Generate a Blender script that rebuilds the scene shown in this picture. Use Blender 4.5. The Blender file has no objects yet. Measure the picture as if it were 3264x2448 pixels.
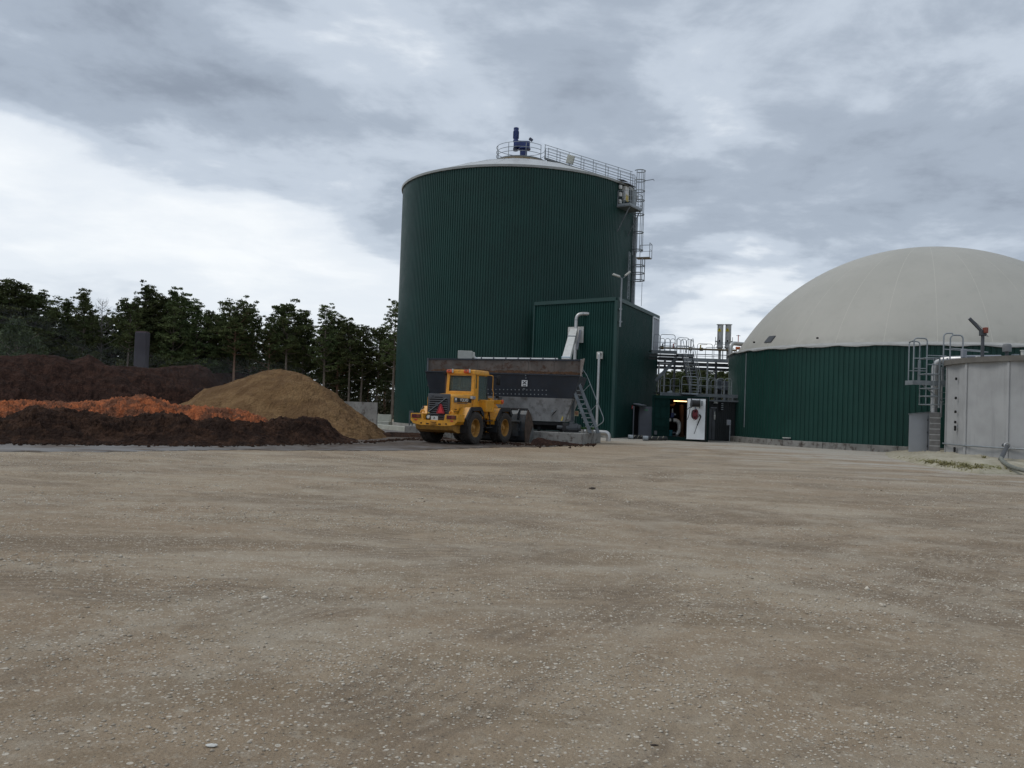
import bpy, bmesh, math, random
import numpy as np
from mathutils import Vector, Matrix
R = math.radians
random.seed(7); RNG = np.random.RandomState(11)
scene = bpy.context.scene
COL = scene.collection

# ------------------------------------------------------------------ camera
CAM_H, FPX, PITCH, ROLL = 1.65, 2822.0, R(1.58), R(2.1)
cam_data = bpy.data.cameras.new("camera")
cam = bpy.data.objects.new("camera", cam_data); COL.objects.link(cam)
cam_data.sensor_width = 36.0; cam_data.lens = FPX / 3264.0 * 36.0
cam_data.clip_start = 0.1; cam_data.clip_end = 6000.0
CAM_ROT = Matrix.Rotation(R(90) + PITCH, 3, 'X') @ Matrix.Rotation(ROLL, 3, 'Z')
cam.matrix_world = Matrix.Translation((0, 0, CAM_H)) @ CAM_ROT.to_4x4()
scene.camera = cam
CAM_P = Vector((0, 0, CAM_H))

# ------------------------------------------------------------------ sky: daylight sky under a broken overcast
world = bpy.data.worlds.new("World"); scene.world = world; world.use_nodes = True
def build_sky():
    nt = world.node_tree; nt.nodes.clear(); N = nt.nodes; L = nt.links
    out = N.new('ShaderNodeOutputWorld'); bg = N.new('ShaderNodeBackground')
    bg.inputs['Strength'].default_value = 0.1
    sky = N.new('ShaderNodeTexSky'); sky.sky_type = 'NISHITA'; sky.sun_disc = False
    sky.sun_elevation = R(55); sky.sun_rotation = R(-95)
    tc = N.new('ShaderNodeTexCoord')
    def math_(op, a, b=None, c=None, clamp=False):
        n = N.new('ShaderNodeMath'); n.operation = op; n.use_clamp = clamp
        for i, v in enumerate((a, b, c)):
            if v is None: continue
            if isinstance(v, (int, float)): n.inputs[i].default_value = v
            else: L.new(v, n.inputs[i])
        return n.outputs[0]
    nrm = N.new('ShaderNodeVectorMath'); nrm.operation = 'NORMALIZE'; L.new(tc.outputs['Generated'], nrm.inputs[0])
    sep = N.new('ShaderNodeSeparateXYZ'); L.new(nrm.outputs[0], sep.inputs[0])
    zz = math_('ADD', math_('MAXIMUM', sep.outputs[2], 0.0), 0.16)
    cmb = N.new('ShaderNodeCombineXYZ')
    L.new(math_('DIVIDE', sep.outputs[0], zz), cmb.inputs[0]); L.new(math_('DIVIDE', sep.outputs[1], zz), cmb.inputs[1])
    def noise(scale, detail, rough, dist, vec, stretch=None, off=(0, 0, 0)):
        m = N.new('ShaderNodeMapping'); L.new(vec, m.inputs['Vector'])
        m.inputs['Location'].default_value = off
        if stretch: m.inputs['Rotation'].default_value = (0, 0, stretch[0]); m.inputs['Scale'].default_value = stretch[1]
        n = N.new('ShaderNodeTexNoise'); n.inputs['Scale'].default_value = scale; n.inputs['Detail'].default_value = detail
        n.inputs['Roughness'].default_value = rough; n.inputs['Distortion'].default_value = dist
        L.new(m.outputs[0], n.inputs['Vector']); return n.outputs[0]
    big = noise(0.75, 7, 0.55, 0.35, cmb.outputs[0], None, (3.1, 1.7, 0.2))
    fine = noise(2.6, 8, 0.6, 0.25, cmb.outputs[0], None, (7.3, 4.4, 1.2))
    streak = noise(1.3, 8, 0.58, 0.5, cmb.outputs[0], (R(38), (0.45, 1.7, 1)), (1.5, 9.2, 3.0))
    val = math_('ADD', math_('MULTIPLY', math_('SUBTRACT', big, 0.5), 1.15),
                math_('ADD', math_('MULTIPLY', math_('SUBTRACT', fine, 0.5), 1.0), math_('MULTIPLY', math_('SUBTRACT', streak, 0.5), 0.45)))
    val = math_('ADD', val, 0.44)
    # broad brighter and darker parts of the cloud cover (direction given by photo pixel), soft-edged by noise
    warp = N.new('ShaderNodeVectorMath'); warp.operation = 'MULTIPLY_ADD'
    nz = N.new('ShaderNodeTexNoise'); nz.inputs['Scale'].default_value = 2.4; nz.inputs['Detail'].default_value = 5
    L.new(cmb.outputs[0], nz.inputs['Vector'])
    sb = N.new('ShaderNodeVectorMath'); sb.operation = 'SUBTRACT'; L.new(nz.outputs['Color'], sb.inputs[0]); sb.inputs[1].default_value = (.5, .5, .5)
    L.new(sb.outputs[0], warp.inputs[0]); warp.inputs[1].default_value = (.22, .22, .22); L.new(nrm.outputs[0], warp.inputs[2])
    for (px, py, rad, amp) in SKY_BLOBS:
        d = CAM_ROT @ Vector(((px - 1632) / FPX, -(py - 1224) / FPX, -1.0)); d.normalize()
        s = N.new('ShaderNodeVectorMath'); s.operation = 'DISTANCE'
        L.new(warp.outputs[0], s.inputs[0]); s.inputs[1].default_value = d
        q = math_('DIVIDE', s.outputs['Value'], rad / FPX)
        g = math_('EXPONENT', math_('MULTIPLY', math_('MULTIPLY', q, q), -1.0))
        val = math_('MULTIPLY_ADD', g, amp, val)
    # one long edge of a cloud bank running down to the right, with finer streaks along it
    def dpx(px, py): d = CAM_ROT @ Vector(((px - 1632) / FPX, -(py - 1224) / FPX, -1.0)); return d.normalized()
    e1, e2 = dpx(0, 290), dpx(1290, 735); nn = e1.cross(e2).normalized(); nn = nn if nn.dot(dpx(300, 1000)) > 0 else -nn; tt = (e2 - e1).normalized()
    w2 = N.new('ShaderNodeVectorMath'); w2.operation = 'MULTIPLY_ADD'; L.new(sb.outputs[0], w2.inputs[0]); w2.inputs[1].default_value = (.075, .075, .075); L.new(nrm.outputs[0], w2.inputs[2])
    def dot(vec, d): n = N.new('ShaderNodeVectorMath'); n.operation = 'DOT_PRODUCT'; L.new(vec, n.inputs[0]); n.inputs[1].default_value = d; return n.outputs['Value']
    def ss(v, lo, hi, a, b): n = N.new('ShaderNodeMapRange'); n.interpolation_type = 'SMOOTHSTEP'; L.new(v, n.inputs[0]); [setattr(n.inputs[k + 1], 'default_value', x) for k, x in enumerate((lo, hi, a, b))]; return n.outputs[0]
    sv = dot(w2.outputs[0], nn); far = N.new('ShaderNodeVectorMath'); far.operation = 'DISTANCE'; L.new(nrm.outputs[0], far.inputs[0]); far.inputs[1].default_value = dpx(450, 650)
    wt = ss(far.outputs['Value'], .22, .62, 1.0, 0.0)
    br = math_('SUBTRACT', ss(sv, -.012, .05, 0, .40), ss(sv, .07, .20, 0, .13))
    q = math_('DIVIDE', math_('ADD', sv, .055), .05); dk = math_('MULTIPLY', math_('EXPONENT', math_('MULTIPLY', math_('MULTIPLY', q, q), -1.0)), -.15)
    cs = N.new('ShaderNodeCombineXYZ'); L.new(math_('MULTIPLY', dot(nrm.outputs[0], tt), 3.2), cs.inputs[0]); L.new(math_('MULTIPLY', sv, 15.0), cs.inputs[1])
    sn = N.new('ShaderNodeTexNoise'); sn.inputs['Scale'].default_value = 1.0; sn.inputs['Detail'].default_value = 7; sn.inputs['Distortion'].default_value = .3; L.new(cs.outputs[0], sn.inputs['Vector'])
    stv = math_('MULTIPLY', math_('SUBTRACT', sn.outputs[0], .5), .55)
    # the usual lumps are calmer inside the bright, streaky part
    calm = math_('MULTIPLY', wt, ss(sv, -.02, .06, 0, .65)); val = math_('ADD', math_('MULTIPLY', math_('SUBTRACT', val, .44), math_('SUBTRACT', 1.0, calm)), .44)
    val = math_('MULTIPLY_ADD', math_('ADD', math_('ADD', br, dk), stv), wt, val)
    ramp = N.new('ShaderNodeValToRGB'); cr = ramp.color_ramp; cr.interpolation = 'EASE'
    cr.elements[0].position = 0.0; cr.elements[0].color = (.185, .215, .262, 1)
    cr.elements[1].position = 1.0; cr.elements[1].color = (.64, .66, .675, 1)
    for p, c in ((.28, (.265, .305, .362, 1)), (.52, (.375, .42, .48, 1)), (.76, (.54, .575, .615, 1))):
        e = cr.elements.new(p); e.color = c
    L.new(val, ramp.inputs[0])
    mul = N.new('ShaderNodeVectorMath'); mul.operation = 'SCALE'; L.new(ramp.outputs[0], mul.inputs[0]); mul.inputs['Scale'].default_value = 10.0
    mix = N.new('ShaderNodeMix'); mix.data_type = 'RGBA'; mix.inputs[0].default_value = 0.96
    L.new(sky.outputs[0], mix.inputs[6]); L.new(mul.outputs[0], mix.inputs[7])
    L.new(mix.outputs[2], bg.inputs[0]); L.new(bg.outputs[0], out.inputs[0])
SKY_BLOBS = [(480, 1060, 170, -.14), (200, 960, 200, -.06), (1180, 1000, 200, .10),
             (500, 40, 420, -.14), (60, 40, 380, -.14), (1480, 300, 300, -.10), (1600, 60, 260, -.02), (1120, 80, 160, .06),
             (2100, 150, 150, .14), (2200, 300, 150, .22), (2290, 420, 130, .20), (1780, 60, 200, .12), (1850, 330, 200, -.12), (2300, 640, 280, -.20), (2000, 480, 200, -.08), (2750, 520, 260, -.10),
             (2200, 1010, 250, .34), (2420, 1010, 200, .24), (2120, 880, 160, .10), (2900, 420, 300, -.06), (2900, 90, 420, .10), (3150, 700, 260, -.10)]
build_sky()

sun_data = bpy.data.lights.new("sun", 'SUN'); sun_data.energy = 0.75; sun_data.angle = R(25); sun_data.color = (1.0, .965, .91)
sun = bpy.data.objects.new("sun", sun_data); COL.objects.link(sun)
SUN_DIR = Vector((math.cos(R(55)) * math.sin(R(-95)), math.cos(R(55)) * math.cos(R(-95)), math.sin(R(55))))
sun.rotation_euler = SUN_DIR.to_track_quat('Z', 'Y').to_euler(); sun.location = (-30, 20, 60)

scene.view_settings.view_transform = 'Standard'; scene.view_settings.look = 'None'
scene.view_settings.exposure = 0.60; scene.view_settings.gamma = 1.0; scene.view_settings.use_curve_mapping = False
scene.cycles.max_bounces = 6; scene.cycles.diffuse_bounces = 3; scene.cycles.glossy_bounces = 3
scene.cycles.use_denoising = True

# ------------------------------------------------------------------ geometry helpers
def ray(px, py):
    return CAM_ROT @ Vector(((px - 1632) / FPX, -(py - 1224) / FPX, -1.0))
def P(px, py, Y):
    """world point at depth Y (metres ahead) on the line of sight of a photo pixel"""
    d = ray(px, py); return CAM_P + d * (Y / d.y)
def G(px, py, z=0.0):
    d = ray(px, py); return CAM_P + d * ((z - CAM_H) / d.z)
def V(*a): return Vector(a)

WM = {}
def wm(o): return WM.get(o.name, Matrix.Identity(4)) if o is not None else Matrix.Identity(4)

def thing(name, label, cat, loc=(0, 0, 0), rz=0.0, group=None):
    o = bpy.data.objects.new(name, None); COL.objects.link(o)
    o.empty_display_size = 0.3
    o.location = loc; o.rotation_euler = (0, 0, rz)
    o['label'] = label; o['category'] = cat
    if group: o['group'] = group
    WM[o.name] = Matrix.Translation(loc) @ Matrix.Rotation(rz, 4, 'Z')
    return o
def sub_empty(name, parent, loc=(0, 0, 0), rot=None):
    o = bpy.data.objects.new(name, None); COL.objects.link(o); o.parent = parent
    m = Matrix.Translation(loc)
    if rot is not None: m = m @ rot
    o.matrix_local = m; o.empty_display_size = 0.2
    WM[o.name] = wm(parent) @ m
    return o
def tag(o, label, cat, group=None):
    o['label'] = label; o['category'] = cat
    if group: o['group'] = group
    return o

class MB:
    def __init__(s): s.v = []; s.f = []
    def add(s, verts, faces):
        n = len(s.v); s.v.extend([tuple(p) for p in verts]); s.f.extend([tuple(i + n for i in f) for f in faces]); return s
    def hexa(s, p):
        return s.add(p, [(0, 3, 2, 1), (4, 5, 6, 7), (0, 1, 5, 4), (1, 2, 6, 5), (2, 3, 7, 6), (3, 0, 4, 7)])
    def box(s, c, size, rz=0.0, M=None):
        hx, hy, hz = size[0] / 2, size[1] / 2, size[2] / 2
        pts = [(-hx, -hy, -hz), (hx, -hy, -hz), (hx, hy, -hz), (-hx, hy, -hz), (-hx, -hy, hz), (hx, -hy, hz), (hx, hy, hz), (-hx, hy, hz)]
        T = Matrix.Translation(c) @ (Matrix.Rotation(rz, 4, 'Z') if M is None else M.to_4x4())
        return s.hexa([T @ Vector(p) for p in pts])
    def bevbox(s, c, size, b=0.02, rz=0.0, M=None):
        bm = bmesh.new(); bmesh.ops.create_cube(bm, size=1.0)
        bmesh.ops.scale(bm, vec=size, verts=bm.verts)
        bmesh.ops.bevel(bm, geom=bm.edges[:], offset=b, segments=2, affect='EDGES', profile=0.5)
        T = Matrix.Translation(c) @ (Matrix.Rotation(rz, 4, 'Z') if M is None else M.to_4x4())
        bm.verts.index_update()
        s.add([T @ v.co for v in bm.verts], [[v.index for v in f.verts] for f in bm.faces]); bm.free(); return s
    def bar(s, a, b, w, h=None, up=(0, 0, 1)):
        a = Vector(a); b = Vector(b); h = h or w; d = (b - a)
        if d.length < 1e-6: return s
        d.normalize(); u = Vector(up)
        if abs(d.dot(u)) > .98: u = Vector((0, 1, 0))
        x = d.cross(u).normalized(); y = x.cross(d)
        q = []
        for p in (a, b):
            q += [p - x * w / 2 - y * h / 2, p + x * w / 2 - y * h / 2, p + x * w / 2 + y * h / 2, p - x * w / 2 + y * h / 2]
        return s.add(q, [(0, 1, 2, 3)[::-1], (4, 5, 6, 7), (0, 1, 5, 4), (1, 2, 6, 5), (2, 3, 7, 6), (3, 0, 4, 7)])
    def tube(s, pts, r, n=8, cap=True, closed=False):
        pts = [Vector(p) for p in pts]; rings = []; m = len(pts)
        rr = r if isinstance(r, (list, tuple)) else [r] * m
        ref = None
        for i, p in enumerate(pts):
            if closed: d = (pts[(i + 1) % m] - pts[i - 1])
            else: d = (pts[min(i + 1, m - 1)] - pts[max(i - 1, 0)])
            d.normalize()
            if ref is None:
                ref = Vector((0, 0, 1)) if abs(d.z) < .9 else Vector((1, 0, 0))
            x = ref - d * ref.dot(d)
            if x.length < 1e-4: x = Vector((0, 1, 0)) - d * d.y
            x.normalize(); ref = x; y = d.cross(x)
            rings.append([p + (x * math.cos(2 * math.pi * k / n) + y * math.sin(2 * math.pi * k / n)) * rr[i] for k in range(n)])
        vs = [v for rg in rings for v in rg]; fs = []
        for i in range(m if closed else m - 1):
            a = i * n; b = ((i + 1) % m) * n
            for k in range(n): fs.append((a + k, a + (k + 1) % n, b + (k + 1) % n, b + k))
        if cap and not closed:
            fs.append(tuple(range(n))[::-1]); fs.append(tuple((m - 1) * n + k for k in range(n)))
        return s.add(vs, fs)
    def cyl(s, a, b, r, n=16): return s.tube([a, b], r, n)
    def lathe(s, prof, c=(0, 0, 0), axis='Z', n=32, a0=0.0, a1=2 * math.pi, M=None):
        full = abs(a1 - a0 - 2 * math.pi) < 1e-6; k = n if full else n + 1
        vs = []; c = Vector(c)
        for i in range(k):
            t = a0 + (a1 - a0) * i / n
            for (r, h) in prof:
                p = Vector((r * math.cos(t), r * math.sin(t), h))
                if axis == 'Y': p = Vector((p.x, p.z, -p.y))
                elif axis == 'X': p = Vector((p.z, p.x, p.y))
                if M is not None: p = M @ p
                vs.append(c + p)
        m = len(prof); fs = []
        for i in range(n):
            a = i * m; b = ((i + 1) % k) * m
            for j in range(m - 1): fs.append((a + j, b + j, b + j + 1, a + j + 1))
        return s.add(vs, fs)
    def prism(s, poly, off):
        """polygon (list of 3D points) extruded by vector off"""
        n = len(poly); poly = [Vector(p) for p in poly]; off = Vector(off)
        return s.add(poly + [p + off for p in poly], [tuple(range(n))[::-1], tuple(range(n, 2 * n))] + [(i, (i + 1) % n, n + (i + 1) % n, n + i) for i in range(n)])
    def mesh(s, name, mat=None, smooth=False):
        me = bpy.data.meshes.new(name); me.from_pydata(s.v, [], s.f); me.update()
        if mat is not None: me.materials.append(mat)
        if smooth:
            me.polygons.foreach_set('use_smooth', [True] * len(me.polygons))
            try: me.set_sharp_from_angle(angle=R(40))
            except Exception: pass
        return me
    def build(s, name, mat, parent=None, world=True, smooth=False, label=None, fix=True):
        """link as one object; vertices are world coordinates unless world=False (parent's frame)"""
        if world and parent is not None:
            inv = wm(parent).inverted(); s.v = [tuple(inv @ Vector(p)) for p in s.v]
        me = s.mesh(name, mat, smooth)
        if fix:
            bm = bmesh.new(); bm.from_mesh(me); bmesh.ops.recalc_face_normals(bm, faces=bm.faces); bm.to_mesh(me); bm.free()
        o = bpy.data.objects.new(name, me); COL.objects.link(o)
        if parent is not None: o.parent = parent
        WM[o.name] = wm(parent)
        if label: o['label'] = label
        return o
def put(me, name, parent, loc=(0, 0, 0), rz=0.0, rot=None):
    o = bpy.data.objects.new(name, me); COL.objects.link(o); o.parent = parent
    o.location = loc; o.rotation_euler = (0, 0, rz)
    if rot is not None: o.rotation_euler = rot
    WM[o.name] = wm(parent) @ o.matrix_basis
    return o
def dup_tree(o, parent=None):
    c = o.copy(); COL.objects.link(c); c.parent = parent
    for ch in [x for x in bpy.data.objects if x.parent is o]: dup_tree(ch, c)
    return c
def structure(o): o['kind'] = 'structure'; return o
def arc_pts(c, r, a0, a1, n, ux, uy):
    c = Vector(c); return [c + Vector(ux) * r * math.cos(a0 + (a1 - a0) * i / n) + Vector(uy) * r * math.sin(a0 + (a1 - a0) * i / n) for i in range(n + 1)]
def fillet(pts, r, n=5):
    """round the inner corners of a polyline"""
    pts = [Vector(p) for p in pts]; out = [pts[0]]
    for i in range(1, len(pts) - 1):
        a, b, c = pts[i - 1], pts[i], pts[i + 1]
        d1 = (a - b); d2 = (c - b); rr = min(r, d1.length * .49, d2.length * .49)
        p1 = b + d1.normalized() * rr; p2 = b + d2.normalized() * rr
        for k in range(n + 1):
            t = k / n; out.append(p1 * (1 - t) ** 2 + b * 2 * t * (1 - t) + p2 * t * t)
    out.append(pts[-1]); return out

# value noise for shapes
_PERM = RNG.rand(256, 256)
def vnoise(x, y):
    x = np.asarray(x, float); y = np.asarray(y, float)
    xi = np.floor(x).astype(int); yi = np.floor(y).astype(int); fx = x - xi; fy = y - yi
    fx = fx * fx * (3 - 2 * fx); fy = fy * fy * (3 - 2 * fy)
    g = lambda a, b: _PERM[a & 255, b & 255]
    return (g(xi, yi) * (1 - fx) + g(xi + 1, yi) * fx) * (1 - fy) + (g(xi, yi + 1) * (1 - fx) + g(xi + 1, yi + 1) * fx) * fy - .5
def fbm(x, y, oct=5, gain=.5):
    s = 0; a = 1.0
    for i in range(oct):
        s = s + a * vnoise(x * 2 ** i + 17.3 * i, y * 2 ** i + 9.1 * i); a *= gain
    return s
def np_mesh(name, verts, faces, mat, smooth=False):
    me = bpy.data.meshes.new(name); verts = np.asarray(verts, np.float32); faces = np.asarray(faces, np.int32)
    k = faces.shape[1]
    me.vertices.add(len(verts)); me.vertices.foreach_set('co', verts.ravel())
    me.loops.add(faces.size); me.loops.foreach_set('vertex_index', faces.ravel())
    me.polygons.add(len(faces)); me.polygons.foreach_set('loop_start', np.arange(0, faces.size, k, dtype=np.int32))
    try: me.polygons.foreach_set('loop_total', np.full(len(faces), k, np.int32))
    except Exception: pass
    me.update(calc_edges=True); me.validate()
    if mat is not None: me.materials.append(mat)
    if smooth: me.polygons.foreach_set('use_smooth', [True] * len(me.polygons))
    return me
def np_obj(name, me, parent=None):
    o = bpy.data.objects.new(name, me); COL.objects.link(o); o.parent = parent; WM[o.name] = wm(parent); return o
def grid_faces(nu, nv):
    i = np.arange(nu - 1)[:, None] * nv + np.arange(nv - 1)[None, :]; i = i.ravel()
    return np.stack([i, i + nv, i + nv + 1, i + 1], 1)

# ------------------------------------------------------------------ materials
class NT:
    def __init__(s, name):
        s.m = bpy.data.materials.new(name); s.m.use_nodes = True; s.t = s.m.node_tree; s.N = s.t.nodes; s.L = s.t.links
        s.b = s.N['Principled BSDF']; s.geo = s.N.new('ShaderNodeNewGeometry'); s.pos = s.geo.outputs['Position']
    def put(s, sock, v):
        if isinstance(v, (int, float)): sock.default_value = v
        elif isinstance(v, (tuple, list)): sock.default_value = v if len(v) == len(sock.default_value) else (*v, 1)
        else: s.L.new(v, sock)
    def noise(s, scale, detail=4, rough=.55, vec=None, mscale=None, rot=None, color=False, dist=0):
        n = s.N.new('ShaderNodeTexNoise'); n.inputs['Scale'].default_value = scale; n.inputs['Detail'].default_value = detail
        n.inputs['Roughness'].default_value = rough; n.inputs['Distortion'].default_value = dist
        v = vec or s.pos
        if mscale or rot:
            m = s.N.new('ShaderNodeMapping'); s.L.new(v, m.inputs[0]); v = m.outputs[0]
            if mscale: m.inputs['Scale'].default_value = mscale
            if rot: m.inputs['Rotation'].default_value = rot
        s.L.new(v, n.inputs['Vector']); return n.outputs[1 if color else 0]
    def voronoi(s, scale, feature='F1', vec=None, out='Distance', rnd=1.0):
        n = s.N.new('ShaderNodeTexVoronoi'); n.inputs['Scale'].default_value = scale; n.feature = feature
        n.inputs['Randomness'].default_value = rnd
        s.L.new(vec or s.pos, n.inputs['Vector']); return n.outputs[out]
    def math(s, op, a, b=0.0, c=0.0, clamp=False):
        n = s.N.new('ShaderNodeMath'); n.operation = op; n.use_clamp = clamp
        s.put(n.inputs[0], a); s.put(n.inputs[1], b); s.put(n.inputs[2], c); return n.outputs[0]
    def smooth(s, v, lo, hi, a=0.0, b=1.0):
        n = s.N.new('ShaderNodeMapRange'); n.interpolation_type = 'SMOOTHSTEP'
        s.put(n.inputs[0], v); s.put(n.inputs[1], lo); s.put(n.inputs[2], hi); s.put(n.inputs[3], a); s.put(n.inputs[4], b); return n.outputs[0]
    def mix(s, f, a, b, mode='MIX'):
        n = s.N.new('ShaderNodeMix'); n.data_type = 'RGBA'; n.blend_type = mode
        s.put(n.inputs[0], f); s.put(n.inputs[6], a); s.put(n.inputs[7], b); return n.outputs[2]
    def bump(s, h, strength=.5, dist=.02):
        n = s.N.new('ShaderNodeBump'); n.inputs['Strength'].default_value = strength; n.inputs['Distance'].default_value = dist
        s.L.new(h, n.inputs['Height']); s.L.new(n.outputs[0], s.b.inputs['Normal'])
    def attr(s, name):
        n = s.N.new('ShaderNodeAttribute'); n.attribute_name = name; return n
    def sep(s, v=None):
        n = s.N.new('ShaderNodeSeparateXYZ'); s.L.new(v or s.pos, n.inputs[0]); return n.outputs
    def out(s, col, rough=.6, metal=0.0, spec=.5):
        s.put(s.b.inputs['Base Color'], col); s.put(s.b.inputs['Roughness'], rough); s.put(s.b.inputs['Metallic'], metal)
        s.put(s.b.inputs['Specular IOR Level'], spec); return s.m
def c4(c, k=1.0): return (c[0] * k, c[1] * k, c[2] * k, 1)
MATS = {}
def mat(name, col, rough=.6, metal=0.0, var=.18, scale=2.0, bump=0.0, bscale=60, dirt=None, dirt_amt=.5, spec=.5, streak=0.0):
    """plain painted / metal / mineral surface with uneven tone, optional dirt patches and vertical run marks"""
    if name in MATS: return MATS[name]
    t = NT(name); n1 = t.noise(scale, 6, .6)
    c = t.mix(t.smooth(n1, .3, .7), c4(col, 1 - var), c4(col, 1 + var))
    if streak:
        n = t.noise(1.0, 5, .6, mscale=(5, 5, .35)); c = t.mix(t.smooth(n, .5, .75, 0, streak), c, c4(col, .55))
    if dirt:
        n = t.noise(scale * 2.7, 7, .65); c = t.mix(t.smooth(n, .48, .68, 0, dirt_amt), c, c4(dirt))
    r = t.math('MULTIPLY_ADD', t.noise(scale * 4, 4), .25, rough - .12, True)
    if bump: t.bump(t.noise(bscale, 4), bump, .01)
    MATS[name] = t.out(c, r, metal, spec); return MATS[name]
def emis(name, col, strength):
    t = NT(name); t.out(c4(col), .5); t.b.inputs['Emission Color'].default_value = c4(col); t.b.inputs['Emission Strength'].default_value = strength
    return t.m
def glass_mat():
    t = NT('cab_glass'); m = t.out((.42, .52, .50, 1), .05, 0, .5)
    t.b.inputs['Transmission Weight'].default_value = .86; t.b.inputs['IOR'].default_value = 1.08; return m

GREEN = mat('green_cladding', (.008, .043, .035), .46, 0, .12, .5, spec=.32, streak=.25)
GREEN2 = mat('green_cladding_dome', (.008, .043, .034), .48, 0, .12, .4, spec=.3, streak=.3)
GREENB = mat('green_cladding_building', (.007, .040, .034), .6, 0, .12, .5, spec=.18, streak=.25)
GREENTRIM = mat('green_trim', (.010, .046, .040), .5, 0, .1, 1)
GREENCONT = mat('green_container', (.004, .020, .018), .8, 0, .2, 1.5, spec=.1)
DARKCLAD = mat('dark_cladding', (.012, .016, .018), .6, 0, .2, 1)
GALV = mat('galvanised_steel', (.25, .275, .29), .5, .35, .2, 3)
GALVD = mat('galvanised_steel_dull', (.13, .145, .155), .6, .3, .25, 2)
GALVM = mat('galvanised_grating', (.17, .185, .19), .6, .3, .2, 3)
STAIN = mat('polished_pipe', (.50, .50, .49), .40, .65, .03, .6)
WHITEP = mat('white_paint', (.62, .62, .59), .45, 0, .08, 2, dirt=(.30, .22, .13), dirt_amt=.35)
WHITEC = mat('white_door_paint', (.70, .73, .75), .5, 0, .05, 2)
ROOFW = mat('pale_roof_membrane', (.42, .43, .42), .35, 0, .1, .7, streak=.25)
GUTTER = mat('pale_roof_edge', (.33, .345, .335), .5, 0, .08, 1)
BLUE = mat('blue_machine_paint', (.012, .03, .135), .4, 0, .2, 4)
GREYP = mat('grey_paint', (.24, .255, .285), .5, 0, .08, 1.5)
GREYD = mat('dark_grey_paint', (.06, .066, .074), .5, 0, .15, 2)
BLACKP = mat('black_rubber', (.012, .012, .013), .65, 0, .3, 6)
YEL = mat('yellow_machine_paint', (.66, .30, .022), .42, 0, .10, 3, dirt=(.20, .12, .05), dirt_amt=.5)
TYRE = mat('dusty_tyre_rubber', (.026, .022, .019), .85, 0, .35, 7, dirt=(.075, .055, .038), dirt_amt=.6)
RIMY = mat('dusty_yellow_rim', (.34, .17, .03), .6, 0, .2, 6, dirt=(.16, .10, .05), dirt_amt=.8)
GRILLE = mat('grille_plastic', (.045, .047, .052), .55, 0, .12, 4)
BLACK = mat('matt_black', (.006, .006, .007), .8, 0, .2, 4)
REDL = mat('red_lamp_lens', (.09, .008, .010), .25, 0, .15, 12)
REDT = mat('red_reflective_panel', (.55, .03, .035), .4, 0, .06, 8)
REDD = mat('dark_red_border', (.25, .01, .015), .4)
ORANGEL = mat('orange_beacon_lens', (.55, .09, .03), .3, 0, .2, 10)
BUCKET = mat('worn_bucket_steel', (.035, .042, .048), .42, .3, .3, 3, dirt=(.05, .03, .018), dirt_amt=.5)
BUCKETR = mat('rusty_bucket_edge', (.075, .05, .035), .7, .1, .35, 4, dirt=(.03, .02, .014), dirt_amt=.6)
BUCKETG = mat('scraped_bucket_steel', (.15, .155, .15), .5, .4, .3, 4)
HOPD = mat('hopper_dark_paint', (.020, .026, .037), .5, 0, .2, 1, dirt=(.035, .035, .037), dirt_amt=.4)
HOPG = mat('hopper_bare_steel', (.30, .30, .30), .5, .35, .25, 1.1, dirt=(.07, .06, .05), dirt_amt=.5, streak=.4)
HOPR = mat('hopper_stained_plate', (.14, .115, .098), .6, .2, .3, 1.2, dirt=(.075, .034, .018), dirt_amt=.95, streak=.6)
CONC = mat('concrete', (.30, .295, .27), .85, 0, .15, 1.2, bump=.3, dirt=(.12, .10, .08), dirt_amt=.5)
CONCW = mat('pale_concrete', (.40, .40, .34), .85, 0, .1, 1.5, bump=.3, dirt=(.22, .20, .14), dirt_amt=.4)
CONCD = mat('dirty_concrete', (.22, .215, .20), .85, 0, .2, 1.3, bump=.35, dirt=(.06, .045, .035), dirt_amt=.9, streak=.3)
CONCP = mat('smooth_panel_concrete', (.35, .352, .35), .8, 0, .10, .9, bump=.15, streak=.35)
CONCCAP = mat('brown_grey_capping', (.15, .14, .125), .8, 0, .15, 2)
MASON = mat('grey_masonry', (.17, .165, .16), .85, 0, .15, 6, bump=.3)
MORTAR = mat('mortar', (.34, .34, .33), .9, 0, .1, 6)
CABIN = mat('cabinet_grey_sheet', (.42, .44, .47), .45, .1, .05, 2)
YELS = mat('yellow_sign', (.55, .42, .10), .5, 0, .1, 9)
WSIGN = mat('white_sign', (.65, .66, .66), .5, 0, .03, 9)
GSIGN = mat('green_sign', (.03, .42, .16), .5, 0, .05, 9)
RSIGN = mat('red_sign', (.5, .03, .03), .5, 0, .05, 9)
NAVY = mat('sign_navy', (.01, .018, .03), .5)
TEAL = mat('teal_pump_paint', (.01, .13, .16), .5)
LAMPW = mat('lamp_housing', (.52, .52, .48), .5, 0, .1, 9)
PIPEW = mat('white_jacket_pipe', (.58, .58, .55), .4, .2, .08, 3, dirt=(.35, .30, .24), dirt_amt=.3)
BROWNPIPE = mat('brass_coloured_pipe', (.18, .14, .08), .45, .4, .2, 4)
REDV = mat('red_valve_paint', (.35, .03, .025), .5)
ORGP = mat('orange_cap_paint', (.6, .14, .04), .5)
BARK = mat('pine_bark', (.15, .125, .10), .9, 0, .35, 1.5, bump=.4, bscale=14)
BARKR = mat('reddish_pine_bark', (.22, .135, .09), .9, 0, .3, 1.5, bump=.4, bscale=14)
BAREW = mat('bare_grey_twigs', (.16, .15, .14), .9, 0, .2, 2)
TARP = mat('grey_violet_fabric', (.058, .055, .066), .9, 0, .1, 1)
GLASS = glass_mat()

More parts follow.
